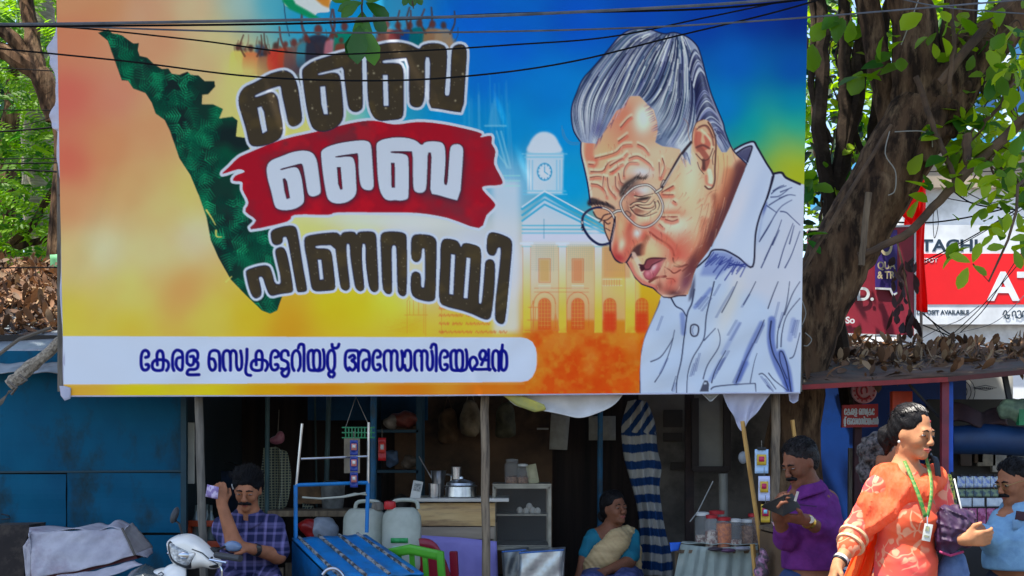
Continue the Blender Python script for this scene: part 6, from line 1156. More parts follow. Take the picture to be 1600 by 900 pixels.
sachets('sachet_strip', 'strip of red sachets hanging beside the blue post', 597, 684, 722, 1, 9.3, (M('sachet_red', (196, 30, 34), (160, 24, 30), 8, .35), M('sachet_red2', (216, 70, 60), None, 8, .35), WHT), 12)
GB = thing('green_basket', 'green plastic basket hung above the blue sachets', 'basket', P(556, 670, 8.6)); m = MB()
for i in range(9): m.box(P(540+i*5, 676, 8.55), (.008, .01, .06))
for y in (668, 676, 684): m.box(P(560, y, 8.55), (.2, .012, .008))
m.build('basket', M('green_plastic', (20, 120, 70), (14, 96, 56), 6, .4), GB, bevel=.002); MB().tube([P(540, 668, 8.6), P(556, 620, 8.6), P(578, 668, 8.6)], .003, 5).build('string', GREYWOOD, GB)
one(MB().box(P(550, 712, 8.9), (.1, .01, .22)).box(P(550, 712, 8.894), (.07, .006, .14)), 'hanging_calendar', M('calendar_card', (140, 128, 108), (110, 100, 86), 7, .8), 'brownish card hanging behind the strip of blue sachets', 'card', P(550, 690, 8.9), smooth=False)
# -- jerrycans, chairs
def can(px_, Y, w, h, lab, capm, green):
    t = thing('jerrycan', lab, 'jerrycan', P(px_, 905, Y), 'water cans beside the blue cart'); c = P(px_, 905, Y); s = SDF()
    s.ell(c+Vector((0, 0, h*.5)), (w*.5, w*.42, h*.56), k=.03); s.cap(c+Vector((-w*.2, 0, .1)), c+Vector((-w*.2, 0, h*.83)), w*.3, w*.28, k=.05); s.cap(c+Vector((w*.2, 0, .1)), c+Vector((w*.2, 0, h*.83)), w*.3, w*.28, k=.05)
    sdf_obj('body', s, .008, WPL, t, clip=lambda X, Y_, Z: np.maximum(np.abs(X-c.x)-w*.49, np.abs(Z-c.z-h*.5)-h*.5)); cx = -w*.3 if capm == 'red' else w*.3
    MB().lathe([(.035, 0), (.038, .02), (.034, .045), (.02, .05)], c+Vector((cx, -.02, h-.01)), 14).build('cap', M('cap_red', (190, 20, 30), None, 4, .35) if capm == 'red' else GREYWOOD, t)
    MB().tube(smooth([tuple(c+Vector((x, 0, h+z))) for x, z in ((-.06, -.01), (-.04, .04), (.08, .04), (.1, -.01))]), .012, 8).build('handle', WPL, t)
    if green:
        MB().grid(lambda u, v: c+Vector((-.06+.105*u, -w*.425-.004, h*.52+.03*v)), 4, 1).build('label', M('label_green', (20, 130, 60), (60, 160, 90), 30, .5), t, thick=.002); m2 = MB().grid(lambda u, v: c+Vector((-.05+.08*u, -w*.423-.004, h*.36+.05*v)), 3, 2); m2.build('label', M('label_pale', (150, 196, 170), (190, 206, 196), 40, .5), t, thick=.002)
    MB().box((c.x, c.y, (c.z-.02+.11)/2), (w*.9, w*.8, c.z-.13)).build('block', M('cement_block', (110, 104, 98), None, 8, .9), t)
can(570, 8.75, .27, .44, 'plain milky jerrycan behind the pipe frame of the blue cart', 'grey', False); can(628, 8.62, .24, .44, 'milky jerrycan with a red cap and green label', 'red', True)
def chair(lab, c, mat, rz, back):
    t = thing('plastic_chair', lab, 'chair', c, 'plastic chairs by the tea counter'); E = Euler((0, 0, rz)).to_matrix(); q = lambda x, y, z: Vector(c)+E@Vector((x, y, z))
    MB().grid(lambda u, v: q(-.2+.4*u, -.2+.4*v, .43+.01*math.cos(u*6)), 8, 8).build('seat', mat, t, thick=.02)
    for sx in (-1, 1):
        for sy in (-1, 1): MB().beam(q(.17*sx, .17*sy, .43), q(.22*sx, .22*sy, 0), .045, .035).build('leg', mat, t, bevel=.006)
        MB().beam(q(.21*sx, .2, .43), q(.21*sx, .27, .84), .05, .03).build('back_post', mat, t, bevel=.008)
        MB().grid(loft([q(.2*sx, .25, .66), q(.24*sx, .05, .64), q(.24*sx, -.16, .62)], [q(.25*sx, .25, .66), q(.29*sx, .05, .64), q(.29*sx, -.16, .6)], 12, 3), 12, 3).build('armrest', mat, t, thick=.025); MB().beam(q(.26*sx, -.15, .62), q(.22*sx, -.19, .43), .04, .03).build('arm_post', mat, t)
    if back == 'slat':
        for x in (-.1, 0, .1): MB().beam(q(x, .22, .45), q(x, .28, .82), .035, .015).build('slat', mat, t)
        MB().grid(loft([q(-.22, .25, .78), q(0, .3, .82), q(.22, .25, .78)], [q(-.22, .26, .84), q(0, .31, .88), q(.22, .26, .84)], 12, 3), 12, 3).build('top_rail', mat, t, thick=.025)
    else: MB().grid(lambda u, v: q((-.22+.44*u)*(1-.25*v*v), .22+.07*v+.05*(1-(2*u-1)**2), .5+.42*v*(1-.35*(2*u-1)**4)), 14, 10).build('backrest', mat, t, thick=.02)
    return t
gc = P(672, 985, 8.35); chair('bright green plastic armchair with a slatted back beside the blue cart', (gc.x, 8.3, .13), M('lime_plastic', (84, 168, 44), (70, 150, 38), 4, .45), 2.75, 'slat').scale = (.84, .84, .93); chair('maroon plastic chair with a rounded back behind the green one', (P(676, 0, 8.8).x, 8.9, .03), M('maroon_plastic', (150, 24, 48), (126, 20, 40), 4, .35), 2.9, 'solid')
# -- counter, cookware, cabinet
CN = thing('tea_counter', 'wooden tea counter faced with pale boards above a lilac sheet', 'counter', P(705, 1060, 9.4)); CWD = M('pale_board', (214, 182, 128), (186, 148, 96), 2.5, .6, .1, stretch=(.7, 4, 5), c3=(140, 110, 80), sc3=3)
xa, xb = P(650, 0, 9.2).x, P(776, 0, 9.2).x
MB().box(((xa+xb)/2+.01, 9.45, zz(781, 9.2)), (xb-xa+.14, .6, .022)).build('top', M('counter_top', (206, 200, 190), (180, 174, 164), 6, .4), CN, bevel=.003)
MB().box(((xa+xb)/2, 9.22, zz(804, 9.2)), (xb-xa-.02, .03, .15)).build('board', CWD, CN, bevel=.003); MB().box(((xa+xb)/2, 9.225, zz(833, 9.2)), (xb-xa-.03, .03, .08)).build('board', M('grey_board', (168, 152, 132), (136, 122, 106), 3, .7, stretch=(.7, 4, 5)), CN, bevel=.003)
for x in (xa+.03, (xa+xb)/2, xb-.03): MB().box((x, 9.48, .56), (.06, .4, .9)).build('leg', WOOD, CN)
LIL = M('lilac_sheet', (150, 140, 206), (134, 124, 192), 4, .6); MB().grid(loft([P(652, 836, 9.19), P(720, 840, 9.17), P(776, 846, 9.19)], [P(652, 985, 9.15), P(720, 990, 9.1), P(782, 990, 9.15)], 30, 14, lambda u, v: (0, .016*math.sin(u*26)*v, 0)), 30, 14).build('sheet', LIL, CN, thick=.003)
DS = thing('display_cabinet', 'glass fronted aluminium display cabinet with eggs on a shelf', 'cabinet', P(812, 1060, 9.45)); AL = M('aluminium', (150, 146, 134), (124, 120, 110), 8, .45, metal=.7)
xa, xb = P(772, 0, 9.25).x, P(859, 0, 9.25).x; za, zb_ = zz(857, 9.25), zz(761, 9.25); m = MB()
for y in (9.25, 9.7):
    for x in (xa, xb): m.beam((x, y, za), (x, y, zb_), .02)
    for z in (za, zb_): m.beam((xa, y, z), (xb, y, z), .02)
for x in (xa, xb):
    for z in (za, zb_): m.beam((x, 9.25, z), (x, 9.7, z), .02)
m.build('frame', AL, DS); MB().box(((xa+xb)/2, 9.475, zz(805, 9.25)), (xb-xa-.03, .4, .01)).build('shelf', AL, DS); MB().box(((xa+xb)/2, 9.475, za+.016), (xb-xa-.02, .42, .01)).build('floor', AL, DS); MB().box(((xa+xb)/2, 9.475, zb_+.016), (xb-xa+.02, .47, .01)).build('top', AL, DS); MB().box(((xa+xb)/2, 9.7, (za+zb_)/2), (xb-xa-.03, .008, zb_-za-.03)).build('back', M('cab_back', (60, 55, 50), None, 4), DS)
MB().box(((xa+xb)/2, 9.246, (za+zb_)/2), (xb-xa-.022, .004, zb_-za-.022)).build('glass', M('thin_glass', (120, 124, 124), None, 4, .05, spec=.5, alpha=.09), DS, smooth=False); MB().box(((xa+xb)/2, 9.48, .45), (xb-xa, .44, za-.5 if za > .7 else .5)).build('base', M('cab_base', (60, 56, 54), None, 3), DS)
EG = M('egg_white', (214, 206, 192), None, 9, .5)
for x, z in ((812, 800), (822, 801), (832, 800), (827, 794), (840, 801)): tag(MB().ell(P(x, z-2, 9.4), (.022, .022, .027), n=12, m=8).build('egg', EG, loc=P(x, z, 9.4)), 'white egg in the small heap on the cabinet shelf', 'egg', 'eggs on the cabinet shelf')
def pot(name, lab, cat, prof, c, mat=STEEL, extra=None):
    t = thing(name, lab, cat, c); MB().lathe(prof, c, 24).build('body', mat, t)
    if extra: extra(t, Vector(c))
    return t
zc = zz(781, 9.2)+.012
pot('steel_tumbler', 'short steel tumbler left of the tall jug', 'tumbler', [(.032, 0), (.036, .09), (.038, .092)], (P(678, 0, 9.3).x, 9.3, zc))
def jug(t, c): MB().tube(smooth([tuple(c+Vector(v)) for v in ((.045, 0, .15), (.085, 0, .14), (.08, 0, .08), (.045, 0, .05))]), .006, 8).build('handle', STEEL, t); MB().tube([c+Vector((-.01, 0, .06)), c+Vector((-.13, 0, .27))], .004, 6).build('ladle', STEEL, t)
pot('steel_jug', 'tall steel jug with a long ladle leaning out of it', 'jug', [(.035, 0), (.04, .08), (.052, .17), (.055, .175)], (P(685, 0, 9.45).x, 9.45, zc), extra=jug)
def lid(t, c): MB().lathe([(.1, .075), (.095, .095), (.06, .112), (.02, .122), (.018, .135), (.006, .14)], c, 24).build('lid', STEEL, t); MB().lathe([(.03, .12), (.033, .2), (.035, .202)], c+Vector((-.03, 0, 0)), 16).build('tumbler', STEEL, t)
pot('steel_pot', 'wide steel pot with a dark rimmed lid and tumbler on top', 'pot', [(.1, 0), (.105, .005), (.1, .07), (.112, .075), (.1, .08)], (P(720, 0, 9.35).x, 9.35, zc), extra=lid)
t = thing('price_stand', 'small white payment card stand leaning on the counter', 'stand', (P(650, 0, 9.25).x, 9.25, zc)); c = P(651, 766, 9.25); MB().box(c, (.065, .006, .125), (-.2, .18, 0)).build('card', M('card_white', (210, 208, 200), None, 4, .4), t, bevel=.002); MB().box(c+Vector((.005, -.006, .02)), (.045, .004, .05), (-.2, .18, 0)).box(c+Vector((0, -.004, -.045)), (.05, .004, .014), (-.2, .18, 0)).build('print', M('grey_print', (120, 120, 118), (160, 160, 156), 90, .6, lo=.48, hi=.52), t)
CLR = M('clear_plastic', (190, 194, 194), None, 5, .06, spec=.8, alpha=.16)
def jar(px_, pb, Y, r, h, lab, fill, lidm, grp=None):
    t = thing('plastic_jar', lab, 'jar', P(px_, pb, Y), grp); c = P(px_, pb, Y)
    MB().lathe([(r*.9, 0), (r, .01)]+[(r*(.96 if i % 2 else 1), .01+(h*.8-.01)*i/8) for i in range(9)]+[(r*.75, h*.88), (r*.72, h*.92)], c, 20, cap=False).build('shell', CLR, t)
    if fill: MB().lathe([(r*.85, .006), (r*.9, h*.3), (r*.88, h*fill[1]), (r*.3, h*fill[1]+.01)], c, 16).build('contents', fill[0], t)
    MB().lathe([(r*.8, h*.9), (r*.82, h), (r*.4, h+.004)], c, 18).build('lid', lidm, t)
BROWN = M('toffee', (110, 70, 50), (150, 110, 80), 60, .5, lo=.45, hi=.55); ORG_ = M('orange_snack', (206, 110, 30), (170, 80, 24), 50, .6, lo=.45, hi=.55); RLID = M('red_lid', (170, 30, 40), None, 4, .4); WLID = M('white_lid', (200, 200, 196), None, 4, .4); SNK = M('white_snack', (190, 176, 160), (120, 80, 70), 40, .7, lo=.45, hi=.55)
zt = 757
jar(800, 757, 9.4, .052, .17, 'large clear jar of dark sweets on the cabinet', (BROWN, .3), CLR); jar(817, 757, 9.38, .04, .135, 'smaller clear jar with a white lid on the cabinet', (BROWN, .35), WLID)
one(MB().box(P(832, 741, 9.4), (.07, .03, .13), (-.15, -.18, 0)).box(P(832, 741, 9.4)+Vector((0, -.018, .01)), (.045, .006, .08), (-.15, -.18, 0)), 'weighing_display', M('beige_plastic', (176, 168, 132), (150, 144, 112), 9, .5), 'beige counter display propped at the corner of the cabinet', 'display', P(832, 757, 9.4), bevel=.004)
def foil(name, lab, pts, Y, mat):
    t = thing(name, lab, 'carton', P(*pts[0], Y)); m = MB(); a = [P(x, y, Y) for x, y in pts]; k = Vector((.02, .3, 0)); nn = 10
    m.grid(loft([a[0], a[1]], [a[3], a[2]], nn, nn, lambda u, v: (0, .008*math.sin(u*11+v*7)*math.sin(v*5), 0)), nn, nn).grid(loft([a[0], a[1]], [a[0]+k, a[1]+k], nn, 5), nn, 5).grid(loft([a[1], a[1]+k], [a[2], a[2]+k], 5, nn), 5, nn).grid(loft([a[0]+k, a[0]], [a[3]+k, a[3]], 5, nn), 5, nn); m.build('carton', mat, t, thick=.004)
    MB().tube([a[0]+Vector((0, 0, .003)), a[1]+Vector((0, 0, .003))], .006, 6).build('edge_tape', M('tape_blue', (60, 110, 180), None, 5, .4), t); MB().box(((a[0].x+a[1].x)/2, Y+.2, (a[3].z+.1)/2), (.25, .25, a[3].z-.13)).build('stand', M('stand_wood', (60, 50, 44)), t)
FOIL = M('foil', (186, 190, 194), (150, 156, 160), 5, .3, metal=.75, bump=.25)
foil('foil_carton', 'dull silver lined carton behind the brighter one', [(784, 863), (822, 860), (818, 925), (788, 925)], 8.95, M('foil_dull', (130, 136, 140), (96, 100, 104), 5, .35, metal=.7, bump=.3)); foil('foil_carton', 'bright silver foil lined carton in front of the cabinet', [(811, 865), (881, 860), (878, 930), (806, 930)], 8.7, FOIL)
# -- back of the shop: shelf, papers
BSH = thing('blue_shelf', 'teal shelf unit in the dark shop loaded with packets', 'shelf', P(622, 1000, 10.3)); m = MB(); TL = M('shelf_teal', (14, 66, 86), (10, 50, 66), 4, .6)
for x in (588, 657): m.box(P(x, 760, 10.3), (.04, .35, 1.4))
for y in (674, 736, 800): m.box(P(622, y, 10.3), (.32, .35, .02))
m.build('shelf', TL, BSH, smooth=False)
for i, (x, y, rr, cl, lb) in enumerate(((632, 656, (.12, .1, .06), (120, 60, 50), 'dull red bundle on the top of the teal shelf'), (612, 660, (.06, .08, .05), (150, 140, 130), 'pale bundle beside the red one on the teal shelf'), (612, 716, (.05, .05, .07), (90, 110, 140), 'bluish packet on the middle of the teal shelf'), (640, 722, (.06, .06, .05), (110, 96, 84), 'brown packet on the middle of the teal shelf'), (625, 790, (.08, .06, .08), (70, 64, 60), 'dark tin at the bottom of the teal shelf'))):
    t = thing('packet', lb, 'packet', P(x, y, 10.2)); s = SDF(); s.ell(P(x, y, 10.2), rr, k=.02); s.ell(P(x+5, y-4, 10.15), tuple(v*.6 for v in rr), k=.03); sdf_obj('wrap', s, .012, M('packet%d' % i, cl, tuple(v*.7 for v in cl), 16, .6), t, disp=lambda X, Y, Z: .008*np.sin(X*50+Z*60))
one(MB().grid(loft([P(861, 646, 10.9), P(891, 646, 10.9)], [P(858, 702, 10.88), P(886, 703, 10.88)], 4, 8, lambda u, v: (0, -.02*v*v, 0)), 4, 8), 'paper_sheet', PAPER, 'curling paper sheet pinned to the dark back wall', 'paper', P(875, 646, 10.9), thick=.002)
one(MB().grid(loft([P(920, 650, 10.9), P(962, 650, 10.9)], [P(920, 688, 10.9), P(962, 688, 10.9)], 3, 3), 3, 3), 'paper_sheet', PAPER, 'square paper notice behind the blue pipe', 'paper', P(940, 650, 10.9), thick=.002)
one(MB().box(P(848, 670, 10.9), (.09, .006, .014)), 'paper_slip', PAPER, 'narrow paper slip on the dark wall left of the curling sheet', 'paper', P(848, 670, 10.9), smooth=False)
# -- striped cloth
def strp(n, l, b):
    at = n.new('ShaderNodeAttribute'); at.attribute_name = 'tint'; w = n.new('ShaderNodeMapRange'); w.inputs[1].default_value = .42; w.inputs[2].default_value = .58; z = n.new('ShaderNodeTexNoise'); z.inputs['Scale'].default_value = 9
    a = n.new('ShaderNodeMath'); a.operation = 'MULTIPLY_ADD'; a.inputs[1].default_value = .5; l.new(z.outputs[0], a.inputs[0]); a2 = n.new('ShaderNodeMath'); a2.operation = 'SUBTRACT'; a2.inputs[1].default_value = .25; l.new(at.outputs['Fac'], a2.inputs[0]); l.new(a2.outputs[0], a.inputs[2]); l.new(a.outputs[0], w.inputs[0])
    mx = n.new('ShaderNodeMix'); mx.data_type = 'RGBA'; mx.inputs[6].default_value = rgba((10, 44, 84)); mx.inputs[7].default_value = rgba((140, 138, 132)); l.new(w.outputs[0], mx.inputs[0]); l.new(mx.outputs[2], b.inputs['Base Color'])
L_ = smooth(pl('982,628 972,660 972,690 976,720 984,750 994,790 998,830 1000,870 1000,900'), n=6); R_ = smooth(pl('1012,628 1024,660 1028,700 1034,730 1030,760 1034,800 1042,840 1050,870 1052,900'), n=6)
m = MB().grid(loft([P(*q, 9.35) for q in L_], [P(*q, 9.35) for q in R_], 120, 24, lambda u, v: (0, -.09*math.sin(v*3.14)+.022*math.sin(v*19+u*6), .012*math.sin(v*3.14+.4))), 120, 24)
o = m.build('striped_cloth', Mtex('stripes', strp), loc=P(1000, 628, 9.35)); tag(o, 'long navy and white striped cloth hanging beside the seated woman', 'cloth'); tv = []
for v in o.data.vertices:
    z = v.co.z; u = -z/(272*9.35/2200); tv.append(.5+.5*math.sin((u*10.4+.05*math.sin(v.co.x*30)+ (1.2*v.co.x*10 if u < .18 else 0))*6.28))
o.data.attributes.new('tint', 'FLOAT', 'POINT').data.foreach_set('value', tv); k = o.modifiers.new('solid', 'SOLIDIFY'); k.thickness = .006
# -- jar stall
JS = thing('jar_table', 'small table draped with a faded grey green cloth', 'table', P(1115, 1060, 8.75)); GC = M('faded_cloth', (150, 160, 152), (122, 134, 128), 3, .8, .1, c3=(164, 162, 146), sc3=2)
MB().box(P(1115, 858, 8.75), (.48, .42, .02)).build('tabletop', WOOD, JS)
for x in (-.2, .2):
    for y in (-.17, .17): MB().box((P(1115, 0, 8.75).x+x, 8.75+y, .48), (.04, .04, .76)).build('leg', WOOD, JS)
MB().grid(loft([P(1064, 850, 8.55), P(1115, 856, 8.53), P(1184, 853, 8.55)], [P(1034, 1000, 8.5), P(1115, 1010, 8.46), P(1196, 1000, 8.5)], 40, 20, lambda u, v: (0, .03*math.sin(u*19)*v+.008*math.sin(u*45+v*6), 0)), 40, 20).build('cloth', GC, JS, thick=.004)
MB().grid(loft([P(1066, 848, 8.97), P(1184, 848, 8.97)], [P(1064, 850, 8.55), P(1184, 853, 8.55)], 20, 8, lambda u, v: (0, 0, .006+.004*math.sin(u*20+v*9))), 20, 8).build('cloth', GC, JS, thick=.004)
MB().grid(loft([P(1046, 848, 8.5), P(1064, 847, 8.5)], [P(1048, 862, 8.48), P(1060, 860, 8.5)], 4, 4), 4, 4).build('cloth_corner', M('bright_blue_cloth', (30, 90, 190), None, 4, .7), JS, thick=.004)
for a in ((1098, 851, 8.75, .05, .2, 'tall clear jar with a pale lid at the left end of the jar table', (SNK, .25), WLID), (1112, 856, 8.6, .045, .2, 'clear jar of white snacks with a red lid on the jar table', (SNK, .5), RLID), (1131, 857, 8.6, .052, .19, 'clear jar filled with orange snacks', (ORG_, .8), RLID), (1149, 857, 8.6, .042, .18, 'slim clear jar nearly empty between orange and brown jars', (SNK, .15), WLID), (1166, 855, 8.68, .045, .17, 'ribbed clear jar of brown discs at the right end of the jar table', (BROWN, .75), WLID), (1177, 853, 8.75, .04, .2, 'clear jar stacked with pale biscuits beside the laths', (BROWN, .85), RLID), (1120, 850, 8.9, .06, .21, 'red lidded jar at the back of the jar table', (BROWN, .3), RLID)): jar(*a)
for i, (x, y) in enumerate(((1118, 862), (1137, 864), (1160, 861))): t = thing('sweet_packet', ('dark', 'purple', 'shiny')[i]+' packet lying flat before the jars', 'packet', P(x, y-4, 8.52)); s = SDF(); s.ell(P(x, y-4, 8.5), (.05, .03, .014), k=.02); sdf_obj('wrap', s, .006, M('wrap%d' % i, ((60, 50, 60), (90, 60, 90), (150, 150, 160))[i], None, 20, .3), t)
# -- laths, sachets and desk to the right
for lb, a, b, w in (('long yellow lath leaning in front of the white flap', (1160, 658, 8.45), (1196, 900, 8.4), .036), ('short yellow lath behind the man in purple', (1238, 656, 8.6), (1246, 720, 8.6), .03), ('pale lath propping up the desk top', (1176, 850, 8.35), (1190, 1000, 8.3), .025)):
    one(MB().beam(P(*a), P(*b), w, .02), 'wooden_lath', YWOOD, lb, 'lath', P(*b), bevel=.002)
sachets('sachet_strip', 'strip of blue topped sachets with yellow prints clipped to the lath', 1190, 702, 742, 1, 8.35, (LBL, YEL, MAG), 21); sachets('sachet_strip', 'second strip of pale blue sachets below the first clip', 1194, 744, 785, 1, 8.33, (M('sachet_lilac', (176, 186, 226), (200, 206, 230), 12, .35), YEL, MAG), 18); sachets('sachet_strip', 'yellow sachet strip hanging lowest beside the lath', 1196, 788, 818, 1, 8.31, (YEL, MAG, CYN), 14)
m = MB()
for y in (701, 743): m.box(P(1190, y, 8.34), (.05, .012, .016))
one(m, 'binder_clip', BLACK, 'black clips gripping the blue sachet strips', 'clip', P(1190, 701, 8.34), bevel=.002)
one(MB().ell(P(1161, 715, 8.9), (.03, .02, .04)), 'electric_meter', M('meter_white', (150, 154, 160), None, 5, .3), 'round pale electric fitting behind the yellow lath', 'meter', P(1161, 715, 8.9))
one(MB().tube([P(1130, 740, 9.4), P(1131, 850, 9.4)], .03, 12), 'grey_pipe', M('grey_pvc', (130, 128, 120), (110, 108, 100), 5, .5), 'stout grey pipe rising behind the jars', 'pipe', P(1131, 850, 9.4))
one(MB().tube([P(1114, 752, 9.2), P(1090, 800, 9.2), P(1078, 815, 9.2)], .004, 6), 'hanging_wire', M('cord_white', (180, 180, 176)), 'slack white cord hanging left of the grey pipe', 'cord', P(1114, 752, 9.2))
DK_ = thing('lottery_desk', 'worn brown desk with a lath edge beside the man in purple', 'desk', P(1210, 1060, 8.3)); DKM = M('desk_ply', (110, 88, 64), (84, 66, 50), 3, .8, .2)
m = MB(); m.prism([P(1186, 826, 8.3), P(1232, 838, 7.9), P(1262, 838, 8.1), P(1222, 822, 8.5)], (0, 0, .02)); m.build('top', WOOD, DK_, smooth=False)
m = MB(); a, b = P(1187, 829, 8.3), P(1232, 841, 7.92); d = Vector((0, 0, -.78)); m.prism([a, b, b+d, a+d], (.3, .18, 0)); m.build('body', DKM, DK_, smooth=False)
one(MB().grid(loft([P(1205, 820, 8.3), P(1222, 825, 8.2)], [P(1210, 829, 8.1), P(1226, 834, 8.0)], 3, 3, lambda u, v: (0, 0, .02)), 3, 3), 'ticket_sheet', M('pink_sheet', (206, 150, 160), (226, 206, 206), 24, .7, lo=.45, hi=.55), 'pink printed ticket sheet lying on the worn desk', 'ticket', P(1215, 826, 8.2), thick=.003)
s = SDF(); s.ell(P(1190, 888, 8.1), (.04, .04, .08), k=.02); s.ell(P(1192, 870, 8.1), (.025, .03, .05), k=.02); t = thing('plastic_bundle', 'crumpled pinkish plastic hanging by the desk leg', 'bag', P(1190, 900, 8.1)); sdf_obj('wrap', s, .007, M('pink_film', (170, 120, 150), (90, 80, 90), 30, .3, lo=.45, hi=.55), t, disp=lambda X, Y, Z: .008*np.sin(X*90+Z*70))
# -- red association board and round emblem on the post
AB = thing('association_board', 'small red board with two lines of white lettering on the dark post', 'sign', P(1345, 668, 9.5)); m = MB().prism([P(x, y, 9.5) for x, y in ((1317, 633), (1372, 631), (1372, 667), (1315, 668))], (0, .03, 0)); m.build('board', M('board_red', (186, 50, 48), (166, 40, 42), 4, .5), AB, smooth=False); m = MB()
for q, (ox, oy, kk), dx in C.st:
    X0 = [(ox+dx/kk+a/kk, oy+b/kk) for a, b in pl(q)]; two = ox > 400
    if not two and X0[0][0] > 445: continue
    tx = (lambda x: 1319+(x-217)*.215) if not two else (lambda x: 1319+(x-512)*.19)
    ty = (lambda y: 638+(y-545)*.30) if not two else (lambda y: 653+(y-545)*.30)
    m.ribbon([P(tx(x), ty(y), 9.494) for x, y in X0], .0075, (0, -1, 0))
m.build('lettering', SW, AB, smooth=False)
EM = thing('round_emblem', 'round faded red and white emblem plate above the small red board', 'sign', P(1349, 628, 9.5)); c = P(1349, 611, 9.5); q_ = (1, 0, 1)
MB().lathe([(.085, 0), (.085, .02), (.08, .024)], c, 28, (0, -1, 0)).build('plate', M('plate_pink', (206, 160, 160), (190, 130, 134), 7, .5), EM); m = MB()
m.tube([c+Vector((.05*math.cos(t), -.026, .055*math.sin(t))) for t in np.linspace(.6, 5.6, 14)], .009, 6); m.tube([c+Vector((.02*math.cos(t), -.026, .03*math.sin(t))) for t in np.linspace(-.5, 4, 10)], .007, 6)
for t in np.linspace(0, 6.28, 15)[:-1]: m.box(c+Vector((.068*math.cos(t), -.025, .068*math.sin(t))), (.012, .006, .012))
m.build('emblem', M('emblem_red', (186, 60, 66), None, 4, .5), EM)
# -- right stall behind the blue shirted man
RSx = thing('ticket_stall', 'ticket seller stall hung with blue tarpaulin under the awning', 'stall', P(1560, 1060, 9.3)); BT = M('navy_tarp', (16, 52, 92), (10, 36, 68), 3, .5, .15)
m = MB(); m.tube([P(1484, 688, 9.0), P(1540, 686, 9.0), P(1600, 690, 9.0), P(1680, 692, 9.0)], [.09, .1, .095, .09], 14, flat=1.0); m.build('rolled_tarpaulin', BT, RSx)
MB().grid(loft([P(1484, 632, 9.1), P(1530, 640, 9.0), P(1566, 644, 9.1)], [P(1484, 660, 9.0), P(1530, 664, 8.95), P(1572, 668, 9.0)], 16, 8, lambda u, v: (0, .03*math.sin(u*12), .02*math.sin(u*9))), 16, 8).build('sacking', M('sack_brown', (70, 48, 50), (48, 36, 40), 6, .9), RSx, thick=.02)
MB().box(P(1580, 800, 10.0), (1.2, .04, 1.6)).build('dark_backing', M('stall_dark', (60, 58, 54), (40, 40, 40), 3, .9), RSx, smooth=False)  # dark backing added to cover the bright wall behind
MB().box(P(1560, 905, 8.5), (.75, .3, .5)).build('bench', M('stall_bench', (44, 44, 44), None, 4, .8), RSx, bevel=.01)
for px_, y in ((1483, 8.9), (1660, 8.9)): MB().beam(P(px_, 600, y), (P(px_, 0, y).x, y, .1), .04).build('post', M('blue_post', (20, 84, 190)), RSx)
for j, (x, y, w, h, cl) in enumerate(((1540, 715, .13, .12, (150, 140, 120)), (1528, 712, .06, .1, (90, 70, 50)), (1560, 722, .1, .14, (176, 170, 156)), (1508, 710, .08, .16, (80, 66, 56)), (1590, 712, .09, .12, (110, 110, 100)))): MB().box(P(x, y, 9.93), (w, .05, h)).build('box', M('stallbox%d' % j, cl, tuple(v*.7 for v in cl), 9, .8), RSx, bevel=.004)
TKS = [M('ticket_blue', (110, 130, 190), (196, 206, 200), 34, .6, lo=.42, hi=.58), M('ticket_green', (130, 150, 120), (70, 90, 100), 40, .6, lo=.42, hi=.58), M('ticket_pink', (200, 120, 160), (150, 60, 100), 34, .6, lo=.42, hi=.58), M('ticket_white', (206, 212, 216), (180, 190, 200), 20, .6)]
nt = 0
for row, (y0, y1, xs) in enumerate(((744, 762, range(1496, 1600, 13)), (764, 776, range(1496, 1600, 13)), (778, 792, (1500, 1520, 1542, 1560, 1576)), (794, 822, range(1500, 1585, 14)))):
    for x in xs:
        w = 12 if row in (0, 1, 3) else 18; mt = TKS[(0, 1, 3, 2)[row]]
        o = MB().grid(lambda u, v: P(x+w*u, y0+(y1-y0)*v, 8.75+.012*math.sin(u*3.1)+.01*row), 4, 4).build('lottery_ticket', mt, loc=P(x, y0, 8.75), thick=.002); tag(o, ('bluish ticket clipped along the top line of the ticket rack', 'greenish printed ticket in the second row of the rack', 'white slip hanging in the middle of the ticket rack', 'pink ticket hanging along the bottom line of the rack')[row], 'ticket', ('top row of tickets', 'second row of tickets', 'white slips on the rack', 'bottom row of tickets')[row])
m = MB()
for y in (743, 763, 793): m.tube([P(1488, y, 8.75), P(1610, y-2, 8.75)], .003, 5)
for x in range(1496, 1600, 13): m.box(P(x+6, 743, 8.745), (.012, .012, .016))
m.box(P(1488, 800, 8.78), (.02, .02, .5)); m.build('ticket_rack', BLACK, RSx)
s = SDF(); s.cap(P(1482, 745, 8.4), P(1490, 800, 8.4), .02, .03, k=.02); t = thing('bead_string', 'speckled yellow green garland hanging beside the ticket rack', 'garland', P(1486, 745, 8.4)); sdf_obj('garland', s, .006, M('bead_mix', (190, 190, 60), (60, 60, 50), 60, .5, lo=.45, hi=.55), t)
AC = thing('air_conditioner', 'white outdoor air conditioner unit above the ticket stall', 'air conditioner', P(1530, 635, 10.9)); MB().box(P(1528, 612, 10.9), (.46, .25, .3)).build('casing', M('ac_white', (206, 206, 200), (190, 190, 184), 3, .4), AC, bevel=.01)
c = P(1499, 612, 10.76); m = MB()
for r_ in (.03, .06, .09, .12): m.tube([c+Vector((r_*math.cos(t), 0, r_*math.sin(t))) for t in np.linspace(0, 6.28, 25)], .003, 5)
m.build('fan_grille', BLACK, AC); m = MB()
for i in range(9): m.ell(P(1525+i*3.2, 606+abs(i-4)*.3, 10.77), (.006, .004, .006), n=6, m=4)
